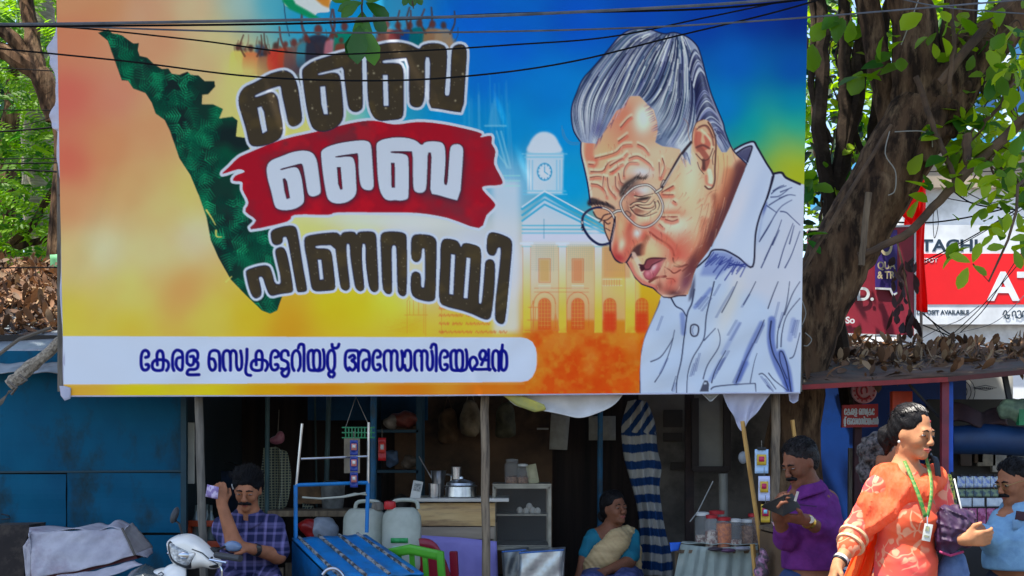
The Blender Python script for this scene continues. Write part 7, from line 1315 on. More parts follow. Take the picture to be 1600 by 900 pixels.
m.tube([P(1521, 606, 10.77), P(1540, 602, 10.77), P(1558, 606, 10.77), P(1540, 610, 10.77), P(1521, 606, 10.77)], .003, 5); m.build('badge', M('badge_grey', (90, 94, 100)), AC); MB().box(P(1528, 640, 10.9), (.5, .22, .03)).build('bracket', BLACK, AC)
t = thing('hanging_bundle', 'greenish cloth bundle slung on a dark strut at the far right', 'bundle', P(1580, 640, 8.9)); s = SDF(); s.ell(P(1582, 640, 8.9), (.1, .07, .07), k=.03); s.ell(P(1598, 645, 8.9), (.07, .06, .08), k=.03); sdf_obj('bundle', s, .01, M('green_grey_cloth', (110, 130, 100), (70, 84, 70), 12, .8), t, disp=lambda X, Y, Z: .01*np.sin(X*50+Z*40)*np.sin(Y*40+Z*60)); MB().beam(P(1570, 588, 8.9), P(1580, 640, 8.9), .03).build('strut', BLACK, t); MB().box(P(1600, 652, 8.85), (.08, .05, .1)).build('green_box', M('green_plastic', (20, 120, 70)), t)
PB = thing('paper_stack', 'untidy stack of folded newspapers on a dark ledge between the man and woman', 'newspapers', P(1310, 1000, 8.0)); MB().box(P(1310, 950, 8.05), (.34, .3, .45)).build('ledge', M('ledge_dark', (50, 46, 46), None, 4), PB, smooth=False)
for i in range(7): MB().box(P(1303+(i % 3)*4, 888-i*7, 7.95+.02*(i % 2)), (.22, .2, .02), (R.uniform(-.1, .1), R.uniform(-.15, .1), R.uniform(-.2, .2))).build('newspaper', M(('news_white', 'news_blue')[i % 2], ((196, 196, 196), (110, 130, 170))[i % 2], (80, 80, 84), 30, .8, lo=.4, hi=.6), PB, bevel=.003)
t = thing('brown_sack', 'small brown sack resting on top of the newspapers', 'sack', P(1307, 835, 8.0)); s = SDF(); s.ell(P(1306, 832, 8.0), (.07, .06, .035), k=.02); sdf_obj('sack', s, .009, M('sack_tan', (130, 100, 84), (100, 76, 64), 8, .8), t)

for i, (nm, lb, x, y, Y, kind, cl) in enumerate((('cloth_bag', 'brown cloth bag hanging on the dim wall left of the curling paper', 700, 664, 10.8, 'bag', (120, 92, 66)), ('cloth_bag', 'pale jute bag hanging above the steel pot', 735, 652, 10.7, 'bag', (150, 132, 104)), ('cloth_bag', 'dull olive bag hanging right of the wooden pole', 790, 655, 10.8, 'bag', (96, 92, 70)), ('plastic_drum', 'dark blue drum standing behind the seated man', 345, 800, 10.6, 'drum', (30, 50, 80)), ('steel_bucket', 'dull bucket on the dark bench behind the pipe frame', 520, 778, 9.75, 'bucket', (130, 130, 128)), ('carton', 'worn brown carton on the dark bench', 482, 772, 9.8, 'carton', (130, 98, 68)))):
    t = thing(nm, lb, kind, P(x, y, Y)); mt = M('clutter%d' % i, cl, tuple(int(v*.6) for v in cl), 7, .8)
    if kind == 'bag':
        w = 15; sdf_obj('bag', Inflate('%d,%d %d,%d %d,%d %d,%d' % (x-w, y+26, x-w*.7, y-20, x+w*.7, y-22, x+w, y+24), Y, .07, .06), .01, mt, t, disp=lambda X, Y_, Z: .008*np.sin(X*40+Z*30)); MB().tube([P(x-8, y-18, Y), P(x, y-46, Y), P(x+8, y-18, Y)], .005, 6).build('handle', mt, t)
    elif kind == 'carton': MB().box(P(x, y, Y), (.2, .16, .13), (0, 0, .2)).build('box', mt, t, bevel=.004); MB().box(P(x, y, Y)+Vector((0, 0, .067)), (.03, .165, .004), (0, 0, .2)).build('tape', M('parcel_tape', (160, 130, 90)), t)
    else:
        h = .6 if kind == 'drum' else .16; r0 = .16 if kind == 'drum' else .08; MB().lathe([(r0*.85, 0), (r0*.9, .01), (r0, h*.5), (r0*1.05, h), (r0*1.1, h+.01), (r0, h+.012), (r0*.9, h*.9)], P(x, y, Y)-Vector((0, 0, h*.5)), 22).build('body', mt, t); MB().tube(smooth([tuple(P(x, y, Y)+Vector((r0*1.05*math.cos(a), -.02, h*.5+r0*.5*math.sin(a)))) for a in np.linspace(0, 3.14, 7)]), .005, 6).build('handle', STEEL, t)
# ================================================================ people
def skin(name, c): return M(name, c, tuple(int(v*.86) for v in c), 14, .6, .12, spec=.22)
SK1, SK2, SK3 = skin('skin_tan', (192, 132, 92)), skin('skin_brown', (160, 104, 74)), skin('skin_dark', (128, 82, 60))
HAIR = M('black_hair', (11, 10, 11), (24, 21, 22), 70, .55, .6, spec=.16, stretch=(1, 1, .3)); GREYH = M('greying_hair', (24, 22, 24), (100, 95, 94), 50, .65, .5, spec=.2); EYEW, EYEB = M('eye_white', (140, 128, 120), None, 5, .2), M('eye_dark', (26, 18, 16), None, 5, .15); LIP = M('lips', (150, 82, 70), (136, 72, 62), 9, .45); LIPF = M('lips_rose', (196, 104, 88), (184, 92, 80), 9, .45)
def head(s, c, F, k=1.0, thin=1.0):      # face features added to a body field; F columns: forward, left, up
    F = Matrix(F); q = lambda x, y, z: np.array(Vector(c)+F@(Vector((x, y, z))*k))
    s.ell(q(-.012, 0, .035), (.095*k, .073*k*thin, .083*k), F, .03); s.cap(q(.028, 0, -.015), q(.05, 0, -.078), .06*k*thin, .036*k*thin, .035); s.cap(q(.0, .0, -.02), q(.0, 0, -.06), .06*k, .05*k, .03)
    for y in (-1, 1):
        s.ell(q(.06, .036*y*thin, -.03), (.025*k, .022*k, .026*k), F, .02); s.ell(q(.092, .031*y, .003), (.018*k, .018*k, .013*k), F, .012, True); s.ell(q(.083, .031*y, .001), (.012*k, .016*k, .0105*k), F, .006)
        s.ell(q(-.008, .074*y*thin, -.012), (.017*k*thin, .007*k, .029*k*thin), F, .008); s.ell(q(.104, .012*y, -.036), (.011*k, .009*k, .009*k), F, .008)
    s.cap(q(.086, -.03, .02), q(.086, .03, .02), .011*k, k=.014); s.cap(q(.092, 0, .006), q(.113, 0, -.03), .008*k, .012*k, .014)
    s.ell(q(.092, 0, -.058), (.014*k, .024*k, .006*k), F, .008); s.ell(q(.09, 0, -.07), (.013*k, .02*k, .007*k), F, .008); s.ell(q(.079, 0, -.094), (.02*k, .024*k, .018*k), F, .02)
    return q
def face_bits(t, c, F, k=1.0, hair=HAIR, tash=None, lids=0.0, brow=.0055, fem=False):
    F = Matrix(F); q = lambda x, y, z: Vector(c)+F@(Vector((x, y, z))*k)
    for y in (-1, 1):
        e = MB().ell(q(.0855, .031*y, -.001), (.0105*k, .0135*k, (.0075-lids)*k), F.to_euler(), 12, 8).build('eye', EYEW, t); MB().ell(q(.0925, .031*y, -.002), (.0046*k, .0062*k, (.0064-lids)*k), F.to_euler(), 10, 6).build('iris', EYEB, e)
        MB().tube([q(.095, .012*y, .018), q(.0985, .026*y, .0235), q(.088, .049*y, .017)], [brow*k, brow*1.15*k, brow*.5*k], 7, flat=.8).build('eyebrow', hair, t)
    MB().tube([q(.094, -.024, -.063), q(.1055, -.008, -.0605), q(.106, 0, -.062), q(.1055, .008, -.0605), q(.094, .024, -.063)], [.002*k, .005*k, .0045*k, .005*k, .002*k], 7).tube([q(.094, -.02, -.066), q(.103, 0, -.071), q(.094, .02, -.066)], [.002*k, .006*k, .002*k], 7).build('lips', LIPF if fem else LIP, t)
    if tash:
        s = SDF(); s.cap(q(.106, -.004, -.049), q(.094, -.033, -.06), .011*k*tash, .007*k*tash, .012); s.cap(q(.106, .004, -.049), q(.094, .033, -.06), .011*k*tash, .007*k*tash, .012); sdf_obj('moustache', s, .004, hair, t, smooth_it=1)
def hair_cap(t, c, F, k=1.0, mat=HAIR, vol=1.0, extra=None, front=(.118, 0, -.012), fr_=(.09, .1, .085), h=.005):
    F = Matrix(F); q = lambda x, y, z: np.array(Vector(c)+F@(Vector((x, y, z))*k)); s = SDF()
    s.ell(q(-.02, 0, .045), (.1*k*vol, .083*k*vol, .088*k*vol), F, .02); s.ell(q(-.05, 0, 0), (.065*k*vol, .075*k*vol, .08*k), F, .03)
    s.ell(q(*front), tuple(v*k for v in fr_), F, .01, True)
    for y in (-1, 1): s.ell(q(.004, .085*y, -.02), (.026*k, .03*k, .04*k), F, .008, True)
    if extra: extra(s, q)
    sdf_obj('hair', s, h, mat, t, disp=lambda X, Y, Z: .0022*np.sin(X*310+Z*120)*np.sin(Y*290-Z*150)+.0035*np.sin(X*74+Z*50+2*np.sin(Y*40))*np.sin(Y*66-Z*58))
def collar(t, c, f, r, mat):      # shirt collar round the neck base: stands up, folds over, opens at the front (f)
    f = Vector((f[0], f[1], 0)).normalized(); l = Vector((-f.y, f.x, 0)); c = Vector(c)
    for sg in (-1, 1):
        def q(u, v, sg=sg):
            a = math.pi*(1-u*.93); rr, z = (r+.004*v/.4, -.02+(.05-.014*u)*v/.4) if v < .4 else (r+.006+.03*(v-.4)/.6, .03-.014*u-(.05+.035*u**4)*(v-.4)/.6)
            return c+(f*math.cos(a)+l*math.sin(a)*sg)*rr+f*.012*u+Vector((0, 0, z-.03*u))
        MB().grid(q, 14, 8).build('collar', mat, t, thick=.004)
def strands(t, c, F, k=1.0, n=160, mat=HAIR, ln=.035, loose=.3, seed=1, lo=.1):
    F = Matrix(F); r = random.Random(seed); m = MB()
    for i in range(n):
        a, b = r.uniform(lo, 3.5), r.uniform(-1.25, 1.25); o = Vector((-.02+.101*math.cos(a)*math.cos(b), .084*math.sin(b), .045+.089*math.sin(a)*math.cos(b)))
        nn = (o-Vector((-.02, 0, .045))).normalized(); tn = Vector((-math.sin(a), .5*b*math.cos(a), math.cos(a)-.2)); L_ = ln*r.uniform(.6, 1.5); up = .004 if r.random() > loose else r.uniform(.004, .016)
        m.tube([c+F@(v*k) for v in (o-nn*.002, o+tn*L_*.5+nn*.004, o+tn*L_+nn*(up-.002))], [.0013, .0011, .0004], 4)
    m.build('hair_strands', mat, t)
def combed(t, c, F, k=1.0, n=170, mats=(), seed=2, a0=.7, end=(-.125, .0, -.03)):      # long hair drawn back to a knot
    F = Matrix(F); r = random.Random(seed); ms = [MB() for _ in mats]
    for i in range(n):
        b = r.uniform(-1.35, 1.35); a_ = a0+.25*abs(b)+r.uniform(-.05, .4); pts = []
        for j in range(7):
            u = j/6; a = a_+(2.75-a_)*u; bb = b*(1-.75*u*u); o = Vector((-.02+.099*math.cos(a)*math.cos(bb), .082*math.sin(bb), .045+.0875*math.sin(a)*math.cos(bb*.9)))
            if u > .8: o = o.lerp(Vector(end), (u-.8)*4)
            pts.append(Vector(c)+F@(o*k*(1+r.uniform(0, .018))))
        ms[i % len(ms)].tube(pts, [.0008]+[.0019]*5+[.0012], 4)
    for m, mt in zip(ms, mats): m.build('hair_strands', mt, t)
def hand(s, w, d, n, th, curl=(.25, .5, .4), k=1.0, spread=.0):      # palm + four unequal bent fingers + thumb from the side of the palm
    w, d, n, th = Vector(w), Vector(d).normalized(), Vector(n), Vector(th); n = (n-d*n.dot(d)).normalized(); t = d.cross(n); t = t if t.dot(th) > 0 else -t
    s.cap(w, w+d*.03*k, .024*k, .026*k, .015)
    for o in (.026, .009, -.009, -.026): s.cap(w+d*.02*k+t*o*.6*k, w+d*.082*k+t*o*k, .016*k, .0125*k, .012)
    for i, (o, L) in enumerate(((.028, .07), (.0095, .08), (-.0095, .074), (-.027, .058))):
        p = w+d*.086*k+t*o*k; a = 0; dd = d+t*o*spread*20; dd.normalize()
        for j, f in enumerate((.45, .31, .24)):
            a += curl[j]*(1+.08*i); v = dd*math.cos(a)+n*math.sin(a); e = p+v*L*f*k; s.cap(p, e, (.0098-.0012*j)*k, (.0088-.0012*j)*k, .005); p = e
    p = w+d*.028*k+t*.024*k; v = (d*.62+t*.7+n*.3).normalized(); e = p+v*.042*k; s.cap(p, e, .0135*k, .0108*k, .01); v2 = (d*.85+t*.15+n*.5).normalized(); e2 = e+v2*.032*k; s.cap(e, e2, .0105*k, .0085*k, .006)
def wr_(amp, f=38, ph=0):      # cloth: soft swells with narrow slanting creases
    def g(X, Y, Z):
        u = X*f*.42+Z*f*.5+1.9*np.sin(Z*11+ph)+1.4*np.sin(X*13+Y*9); v = X*f*.5-Z*f*.36+1.7*np.sin(Z*17+X*6+ph)+Y*f*.4
        return amp*.5*np.sin(Z*26+2*np.sin(X*12))-amp*1.9*(1-np.abs(np.sin(u)))**4-amp*1.5*(1-np.abs(np.sin(v)))**5+amp*.8
    return g
def p3(*a): return [P(*q) for q in a]
def lower(s, hip, Y, z0=.02, w=.085, dy=0, step=.0, r=(.09, .065, .045)):      # two legs with feet from a hip point
    for sg in (-1, 1):
        h_ = hip+Vector((w*sg, 0, -.02)); kx = h_+Vector((.01*sg, -.02+step*sg, -(h_.z-z0)*.48)); an = Vector((h_.x+.01*sg, h_.y+step*1.6*sg, z0+.08)); s.cap(h_, kx, r[0], r[1], .05); s.cap(kx, an, r[1], r[2], .03); yield sg, h_, kx, an
def trousers(t, hip, Y, mat, z0=.02, dirn=(0, -1, 0), step=0, big=1.25, w=.085):
    s = SDF(); s.ell(hip+Vector((0, 0, .02)), (.16, .115, .12), k=.05)
    for sg, h_, kx, an in lower(s, hip, Y, z0, w, 0, step, tuple(v*big for v in (.095, .07, .055))): pass
    sdf_obj('trousers', s, .014, mat, t, disp=wr_(.004))
def feet(s, hip, Y, z0, dirn, step=0, w=.085):
    d = Vector(dirn).normalized()
    for sg, h_, kx, an in lower(s, hip, Y, z0, w, 0, step): s.cap(an, an+d*.0-Vector((0, 0, .04)), .045, .04, .02); s.cap(an-Vector((0, 0, .05)), an+d*.15-Vector((0, 0, .055)), .034, .026, .02)
# ---- woman in orange, striding to the right
YW = 6.2; W1 = thing('person', 'woman in a coral flower print tunic and orange shawl striding past with a purple jacket', 'person', (P(1420, 0, YW).x, YW, 0.0))
hc = P(1425, 676, YW); FW = fr((.6, -.78, -.16), (.06, 0, 1)); s = SDF(); head(s, hc, FW, .97, .88)
hip = P(1412, 948, YW+.02); ch = P(1415, 795, YW+.02)
s.chain([P(1419, 700, YW+.03), P(1413, 738, YW+.04)], [.05, .056], .025); s.chain([P(1412, 750, YW+.04), ch, P(1414, 880, YW+.02), hip], [.07, .115, .11, .13], .06); s.cap(P(1385, 752, YW), P(1448, 750, YW+.06), .055, .05, .05)
shL, elL, wrL = P(1372, 762, YW-.01), P(1337, 838, YW+.0), P(1311, 879, YW-.08); shR, elR, wrR = P(1459, 757, YW+.07), P(1480, 835, YW+.04), P(1503, 842, YW-.13)
s.chain([shL, elL, wrL], [.052, .041, .027], .02); s.chain([shR, elR, wrR], [.05, .04, .027], .02)
hand(s, wrL, (-.5, -.25, -1), (.9, .1, -.2), (.2, -1, 0), (.25, .4, .3)); hand(s, wrR, (.85, -.35, .05), (-.3, .9, .2), (0, .2, 1), (.5, .7, .5)); feet(s, hip, YW, .0, (1, -.4, 0), .16)
sdf_obj('body', s, .006, SK1, W1); face_bits(W1, hc, FW, .97, lids=.0015, brow=.0036, fem=True)
MB().ell(hc+Matrix(FW)@Vector((.096, 0, .032)), (.002, .003, .003), n=8, m=6).ell(hc+Matrix(FW)@Vector((.085, 0, .062)), (.003, .004, .006), n=8, m=6).build('bindi', M('vermilion', (150, 30, 40)), W1)
def bun(s, q): s.ell(q(-.13, .0, -.035), (.045, .04, .05), k=.02); s.cap(q(-.12, 0, -.07), q(-.13, .01, -.12), .025, .012, .02)
hair_cap(W1, hc, FW, .97, vol=.95, extra=bun, front=(.122, 0, -.026), fr_=(.096, .1, .104), h=.0045)
combed(W1, hc, FW, .97, 330, (HAIR, HAIR, M('hair_sheen', (30, 27, 29), (48, 44, 46), 30, .4, spec=.35))); strands(W1, hc, FW, .97, 120, HAIR, .04, .7, 4, .9)  # the lighter strand tone paints a sheen into the hair colour
for y in (-1, 1): MB().ell(hc+Matrix(FW)@Vector((-.002, .078*y, -.045)), (.006, .006, .007), n=8, m=6).build('earring', M('pearl', (220, 216, 206), None, 5, .2), W1)
def floral(n, l, b):
    co = n.new('ShaderNodeTexCoord'); z = n.new('ShaderNodeTexNoise'); z.inputs['Scale'].default_value = 6; z.inputs['Detail'].default_value = 2; va = n.new('ShaderNodeVectorMath'); va.operation = 'MULTIPLY_ADD'; va.inputs[1].default_value = (.16,)*3; l.new(co.outputs['Object'], z.inputs[0]); l.new(z.outputs['Color'], va.inputs[0]); l.new(co.outputs['Object'], va.inputs[2])
    v = n.new('ShaderNodeTexVoronoi'); v.inputs['Scale'].default_value = 11; v.feature = 'DISTANCE_TO_EDGE'; l.new(va.outputs[0], v.inputs[0]); r1 = n.new('ShaderNodeMapRange'); r1.inputs[1].default_value = .05; r1.inputs[2].default_value = .02; l.new(v.outputs['Distance'], r1.inputs[0])
    w = n.new('ShaderNodeTexNoise'); w.inputs['Scale'].default_value = 9; w.inputs['Detail'].default_value = 1; l.new(co.outputs['Object'], w.inputs[0]); r2 = n.new('ShaderNodeMapRange'); r2.inputs[1].default_value = .46; r2.inputs[2].default_value = .5; l.new(w.outputs[0], r2.inputs[0])
    v2 = n.new('ShaderNodeTexVoronoi'); v2.inputs['Scale'].default_value = 24; l.new(va.outputs[0], v2.inputs[0]); r3 = n.new('ShaderNodeMapRange'); r3.inputs[1].default_value = .44; r3.inputs[2].default_value = .36; l.new(v2.outputs['Distance'], r3.inputs[0])
    mm = n.new('ShaderNodeMath'); mm.operation = 'MAXIMUM'; l.new(r1.outputs[0], mm.inputs[0]); l.new(r3.outputs[0], mm.inputs[1]); m2 = n.new('ShaderNodeMath'); m2.operation = 'MULTIPLY'; l.new(mm.outputs[0], m2.inputs[0]); l.new(r2.outputs[0], m2.inputs[1]); m3 = n.new('ShaderNodeMath'); m3.operation = 'MULTIPLY'; m3.inputs[1].default_value = .6; l.new(m2.outputs[0], m3.inputs[0])
    q = n.new('ShaderNodeTexNoise'); q.inputs['Scale'].default_value = 3; l.new(co.outputs['Object'], q.inputs[0]); ra = n.new('ShaderNodeMapRange'); ra.inputs[1].default_value = .4; ra.inputs[2].default_value = .6; l.new(q.outputs[0], ra.inputs[0])
    c1 = n.new('ShaderNodeMix'); c1.data_type = 'RGBA'; c1.inputs[6].default_value = rgba((222, 84, 84)); c1.inputs[7].default_value = rgba((228, 92, 58)); l.new(ra.outputs[0], c1.inputs[0]); mx = n.new('ShaderNodeMix'); mx.data_type = 'RGBA'; mx.inputs[7].default_value = rgba((222, 176, 138)); l.new(c1.outputs[2], mx.inputs[6]); l.new(m3.outputs[0], mx.inputs[0]); l.new(mx.outputs[2], b.inputs['Base Color'])
FLO = Mtex('flower_print', floral, .75); s = SDF()
s.chain([P(1413, 748, YW+.04), P(1415, 800, YW+.02), P(1415, 880, YW+.02), P(1412, 960, YW+.02), P(1410, 1060, YW+.02)], [.085, .118, .126, .148, .19], .05); s.ell(P(1420, 812, YW-.04), (.132, .09, .085), k=.05); s.chain([shL, P(1338, 832, YW), P(1327, 853, YW-.03)], [.06, .058, .056], .03); s.chain([shR, P(1478, 830, YW+.04)], [.072, .06], .03)
sdf_obj('tunic', s, .008, FLO, W1, disp=wr_(.0028, 34)); CUFF = M('cream_braid', (222, 190, 150), (200, 150, 110), 40, .8)
MB().lathe([(.058, -.008), (.066, -.008), (.066, .006), (.058, .006)], P(1329, 850, YW-.025), 24, (wrL-elL)).lathe([(.063, -.006), (.069, -.006), (.069, .006), (.063, .006)], P(1334, 838, YW-.01), 24, (wrL-elL)).build('cuff', CUFF, W1)
SHW = M('orange_shawl', (236, 92, 44), (240, 116, 76), 11, .8, .5, trans=.25, stretch=(3, 3, 1)); s = SDF()
s.chain([P(1392, 742, YW-.0), P(1412, 765, YW-.07), P(1440, 768, YW-.06), P(1462, 748, YW+.05)], [.054, .052, .05, .054], .035); s.chain([P(1385, 748, YW+.01), P(1364, 790, YW-.02), P(1346, 832, YW-.0)], [.064, .06, .055], .035); s.chain([P(1410, 775, YW-.06), P(1392, 800, YW-.07), P(1368, 820, YW-.05)], [.054, .046, .036], .035); s.cap(P(1380, 745, YW+.1), P(1450, 745, YW+.12), .06, .06, .05); s.ell(P(1425, 700, YW-.05), (.075, .09, .11), k=.03, sub=True)
sdf_obj('shawl', s, .007, SHW, W1, disp=lambda X, Y, Z: -.009*(1-np.abs(np.sin((X*.5-Z*.42)*52+1.6*np.sin(Z*9)+Y*8)))**4-.006*(1-np.abs(np.sin((X*.75-Z*.3)*74+1.2*np.sin(X*9))))**5+.003)
MB().grid(loft([P(1352, 800, YW+.06), P(1370, 830, YW+.1)], [P(1302, 960, YW+.1), P(1345, 985, YW+.12)], 14, 18, lambda u, v: (.012*math.sin(v*5), .025*math.sin(u*12+v*2), 0)), 14, 18).build('shawl_end', M('shawl_thin', (240, 120, 50), (236, 100, 40), 4, .7, trans=.5), W1, thick=.003)
LAN = M('lanyard_green', (52, 112, 44), (110, 130, 60), 60, .6, lo=.46, hi=.54)
def strap(pts, w, mat, nm, nrm=(0, -1, 0)): MB().ribbon([Vector(v) for v in smooth([tuple(P(*q)) for q in pts], n=5)], w, nrm).build(nm, mat, W1, thick=.002)
strap([(1413, 720, YW-.05), (1424, 745, YW-.115), (1436, 775, YW-.17), (1446, 808, YW-.18)], .017, LAN, 'lanyard'); strap([(1447, 715, YW-.02), (1454, 745, YW-.08), (1455, 775, YW-.15), (1449, 808, YW-.18)], .015, LAN, 'lanyard')
cd = MB().box(P(1449, 832, YW-.185), (.036, .003, .074), (0, .18, 0)).build('name_card', M('card_white2', (214, 216, 206), None, 4, .3), W1, bevel=.001); MB().box(P(1449, 826, YW-.188), (.016, .002, .02), (0, .18, 0)).box(P(1448, 838, YW-.188), (.022, .002, .008), (0, .18, 0)).build('print', M('card_print', (110, 110, 110), (170, 170, 120), 60, .5), cd); MB().tube([P(1449, 806, YW-.18), P(1449, 822, YW-.185)], .003, 6).build('clip', STEEL, W1)
for k_, (mt, o) in enumerate(((M('bangle_white', (222, 220, 212), None, 5, .3), 0), (BLACK, .016))): MB().lathe([(.028, -.007), (.033, -.007), (.034, .007), (.029, .007)], wrL.lerp(elL, .13-o*4), 24, (wrL-elL)).build('bangle', mt, W1)
strap([(1447, 726, YW+.1), (1456, 712, YW+.03), (1463, 722, YW-.01), (1466, 745, YW-.02)], .03, BLACK, 'bag_strap', (.3, -1, .2)); strap([(1491, 748, YW+.0), (1501, 790, YW-.05), (1512, 838, YW-.02)], .007, M('white_strap', (206, 206, 200)), 'bag_strap')
s = SDF(); s.ell(P(1490, 905, YW+.0), (.07, .06, .14), k=.03); s.ell(P(1480, 930, YW+.02), (.08, .06, .14), k=.03); sdf_obj('handbag', s, .01, M('denim_blue', (86, 110, 150), (64, 86, 126), 20, .8), W1, disp=wr_(.005, 50))
JK = thing('purple_jacket', 'crumpled dark purple jacket carried over the arm of the woman in orange', 'jacket', P(1490, 850, YW-.05)); s = SDF()
for x, y, dy, rr in ((1482, 812, -.08, (.06, .05, .07)), (1492, 830, -.1, (.075, .055, .085)), (1480, 842, -.08, (.055, .05, .075)), (1505, 815, -.06, (.055, .045, .055)), (1508, 842, -.02, (.045, .045, .05)), (1489, 806, -.05, (.06, .05, .04)), (1478, 855, -.05, (.05, .045, .035))): s.ell(P(x, y, YW+dy), rr, k=.02)
sdf_obj('jacket', s, .006, M('aubergine_cloth', (62, 34, 66), (42, 24, 50), 14, .6), JK, disp=lambda X, Y, Z: wr_(.006, 62)(X, Y, Z)+.007*np.sin(X*95+3*np.sin(Z*31))*np.sin(Z*80+3*np.sin(X*37))); MB().tube(p3((1468, 862, YW-.1), (1485, 868, YW-.12), (1505, 862, YW-.1)), .006, 6).build('pink_hem', M('pink_hem', (170, 50, 100)), JK)
trousers(W1, hip, YW, M('trouser_cream', (206, 150, 130), None, 8, .8), step=.16)
# ---- woman mostly hidden behind her
YH = 6.75; W2 = thing('person', 'person with curly greying hair mostly hidden behind the woman in orange', 'person', (P(1372, 0, YH).x, YH, 0.0)); hc = P(1382, 716, YH); FH = fr((.85, -.5, 0), (0, 0, 1)); s = SDF(); head(s, hc, FH, .95); hip = P(1392, 965, YH)
s.chain([P(1382, 740, YH), P(1385, 775, YH), P(1390, 820, YH), hip], [.05, .07, .11, .12], .05); sh2 = P(1362, 800, YH); s.chain([sh2, P(1362, 870, YH), P(1372, 905, YH-.1)], [.045, .038, .026], .02); s.chain([P(1420, 800, YH), P(1424, 870, YH), P(1424, 930, YH)], [.045, .038, .026], .02); hand(s, P(1372, 905, YH-.1), (.5, -.5, -.6), (0, 1, 0), (1, 0, 0)); hand(s, P(1424, 930, YH), (0, -.1, -1), (-1, 0, 0), (0, -1, 0)); feet(s, hip, YH, 0, (1, -.4, 0)); sdf_obj('body', s, .009, SK2, W2); face_bits(W2, hc, FH, .95, fem=True)
def curl(s, q):
    rr = random.Random(3)
    for i in range(44): a, b_ = rr.uniform(.5, 4.2), rr.uniform(-1.2, 1.2); s.ell(q(-.02+.1*math.cos(a)*math.cos(b_), .09*math.sin(b_), .03+.09*math.sin(a)*math.cos(b_)), (.02, .02, .02), k=.012)
    for i in range(12): s.ell(q(-.08+rr.uniform(-.03, .02), rr.uniform(-.06, .06), -.08+rr.uniform(-.06, .04)), (.028, .028, .028), k=.012)
hair_cap(W2, hc, FH, .95, GREYH, extra=curl); s = SDF(); s.chain([P(1385, 772, YH), P(1390, 830, YH), hip, hip-Vector((0, 0, .5))], [.1, .135, .15, .19], .05); s.chain([sh2, P(1362, 860, YH)], [.065, .06], .03); s.chain([P(1420, 800, YH), P(1424, 860, YH)], [.065, .06], .03); sdf_obj('dress', s, .012, M('dark_plum', (52, 40, 58), (40, 30, 46), 9), W2, disp=wr_(.004)); trousers(W2, hip, YH, M('dark_plum', (52, 40, 58)))
# ---- shirts
def shirt(t, chain_, rs, sleeves, mat, collar=None, h=.008, amp=.0045, f=34, cut=None):
    s = SDF(); s.chain(chain_, rs, .05)
    for pts, rr in sleeves: s.chain(pts, rr, .03)
    if collar: s.ell(collar[0], collar[1], k=.012, sub=True)
    return sdf_obj('shirt', s, h, mat, t, disp=wr_(amp, f), clip=cut)
# ---- man in purple with a wallet
Y2 = 7.2; M1 = thing('person', 'moustached man in a purple shirt looking down into an open black wallet', 'person', (P(1270, 0, Y2).x, Y2, 0.0)); hc = P(1250, 722, Y2); F1 = fr((-.8, -.5, -.4), (-.28, -.1, 1)); s = SDF(); head(s, hc, F1, .96)
hip = P(1272, 915, Y2+.02); s.chain([P(1258, 742, Y2+.03), P(1266, 768, Y2+.04)], [.055, .06], .025); s.chain([P(1268, 785, Y2+.04), P(1268, 830, Y2+.02), hip], [.1, .13, .135], .06); s.cap(P(1240, 785, Y2+.0), P(1292, 783, Y2+.1), .055, .06, .05)
aL = [P(1236, 790, Y2-.02), P(1228, 840, Y2-.1), P(1215, 806, Y2-.26)]; aR = [P(1292, 790, Y2+.08), P(1303, 842, Y2-.02), P(1258, 812, Y2-.24)]
s.chain(aL, [.052, .042, .028], .02); s.chain(aR, [.056, .045, .029], .02); hand(s, aL[2], (-.1, -.5, .6), (.9, -.2, .3), (-.2, .1, 1), (.5, .6, .4)); hand(s, aR[2], (-1, -.3, .12), (-.1, .5, 1), (-.3, -.6, .8), (.2, .35, .3)); feet(s, hip, Y2, 0, (-.8, -.6, 0), .05); sdf_obj('body', s, .006, SK3, M1); face_bits(M1, hc, F1, .96, tash=1.25, lids=.003); hair_cap(M1, hc, F1, .96, M('short_black_hair', (20, 18, 18), (38, 34, 34), 80, .6, .5, spec=.2), vol=.97)
PUR = M('purple_cotton', (104, 46, 116), (88, 38, 100), 16, .85, .35, spec=.1); shirt(M1, [P(1267, 776, Y2+.04), P(1268, 825, Y2+.01), P(1268, 870, Y2+.01), P(1270, 893, Y2+.02)], [.1, .132, .138, .148], [(([P(1240, 788, Y2)]+[aL[1], aL[0].lerp(aL[2], .0)*0+aL[1].lerp(aL[2], .35)]), [.068, .062, .05]), ([P(1290, 788, Y2+.08), aR[1], aR[1].lerp(aR[2], .55)], [.074, .066, .05])], PUR, ((*P(1257, 752, Y2-.02),), (.058, .058, .06)), amp=.003, f=36, cut=lambda X, Y, Z: P(0, 889, Y2).z-Z); collar(M1, P(1261, 755, Y2+.03), (-.8, -.5), .068, PUR); strands(M1, hc, F1, .96, 420, HAIR, .028, .22, 5, .42)
MB().box(P(1262, 790, Y2-.155), (.09, .004, .006), (0, .1, -.3)).build('pocket', M('purple_dark', (60, 22, 76)), M1); trousers(M1, hip, Y2, M('blue_jeans', (44, 66, 112), (34, 52, 92), 14, .85), step=.05)
MB().lathe([(.03, -.011), (.036, -.011), (.036, .011), (.03, .011)], aR[2].lerp(aR[1], .12), 24, (aR[1]-aR[2])).build('watch_strap', M('gold', (206, 170, 70), None, 5, .25, metal=.9), M1); MB().lathe([(.02, 0), (.02, .01), (.006, .012)], aR[2].lerp(aR[1], .12)+Vector((0, -.032, .012)), 18, (0, -1, .4)).build('watch_face', M('watch_white', (206, 200, 180), None, 5, .2), M1)
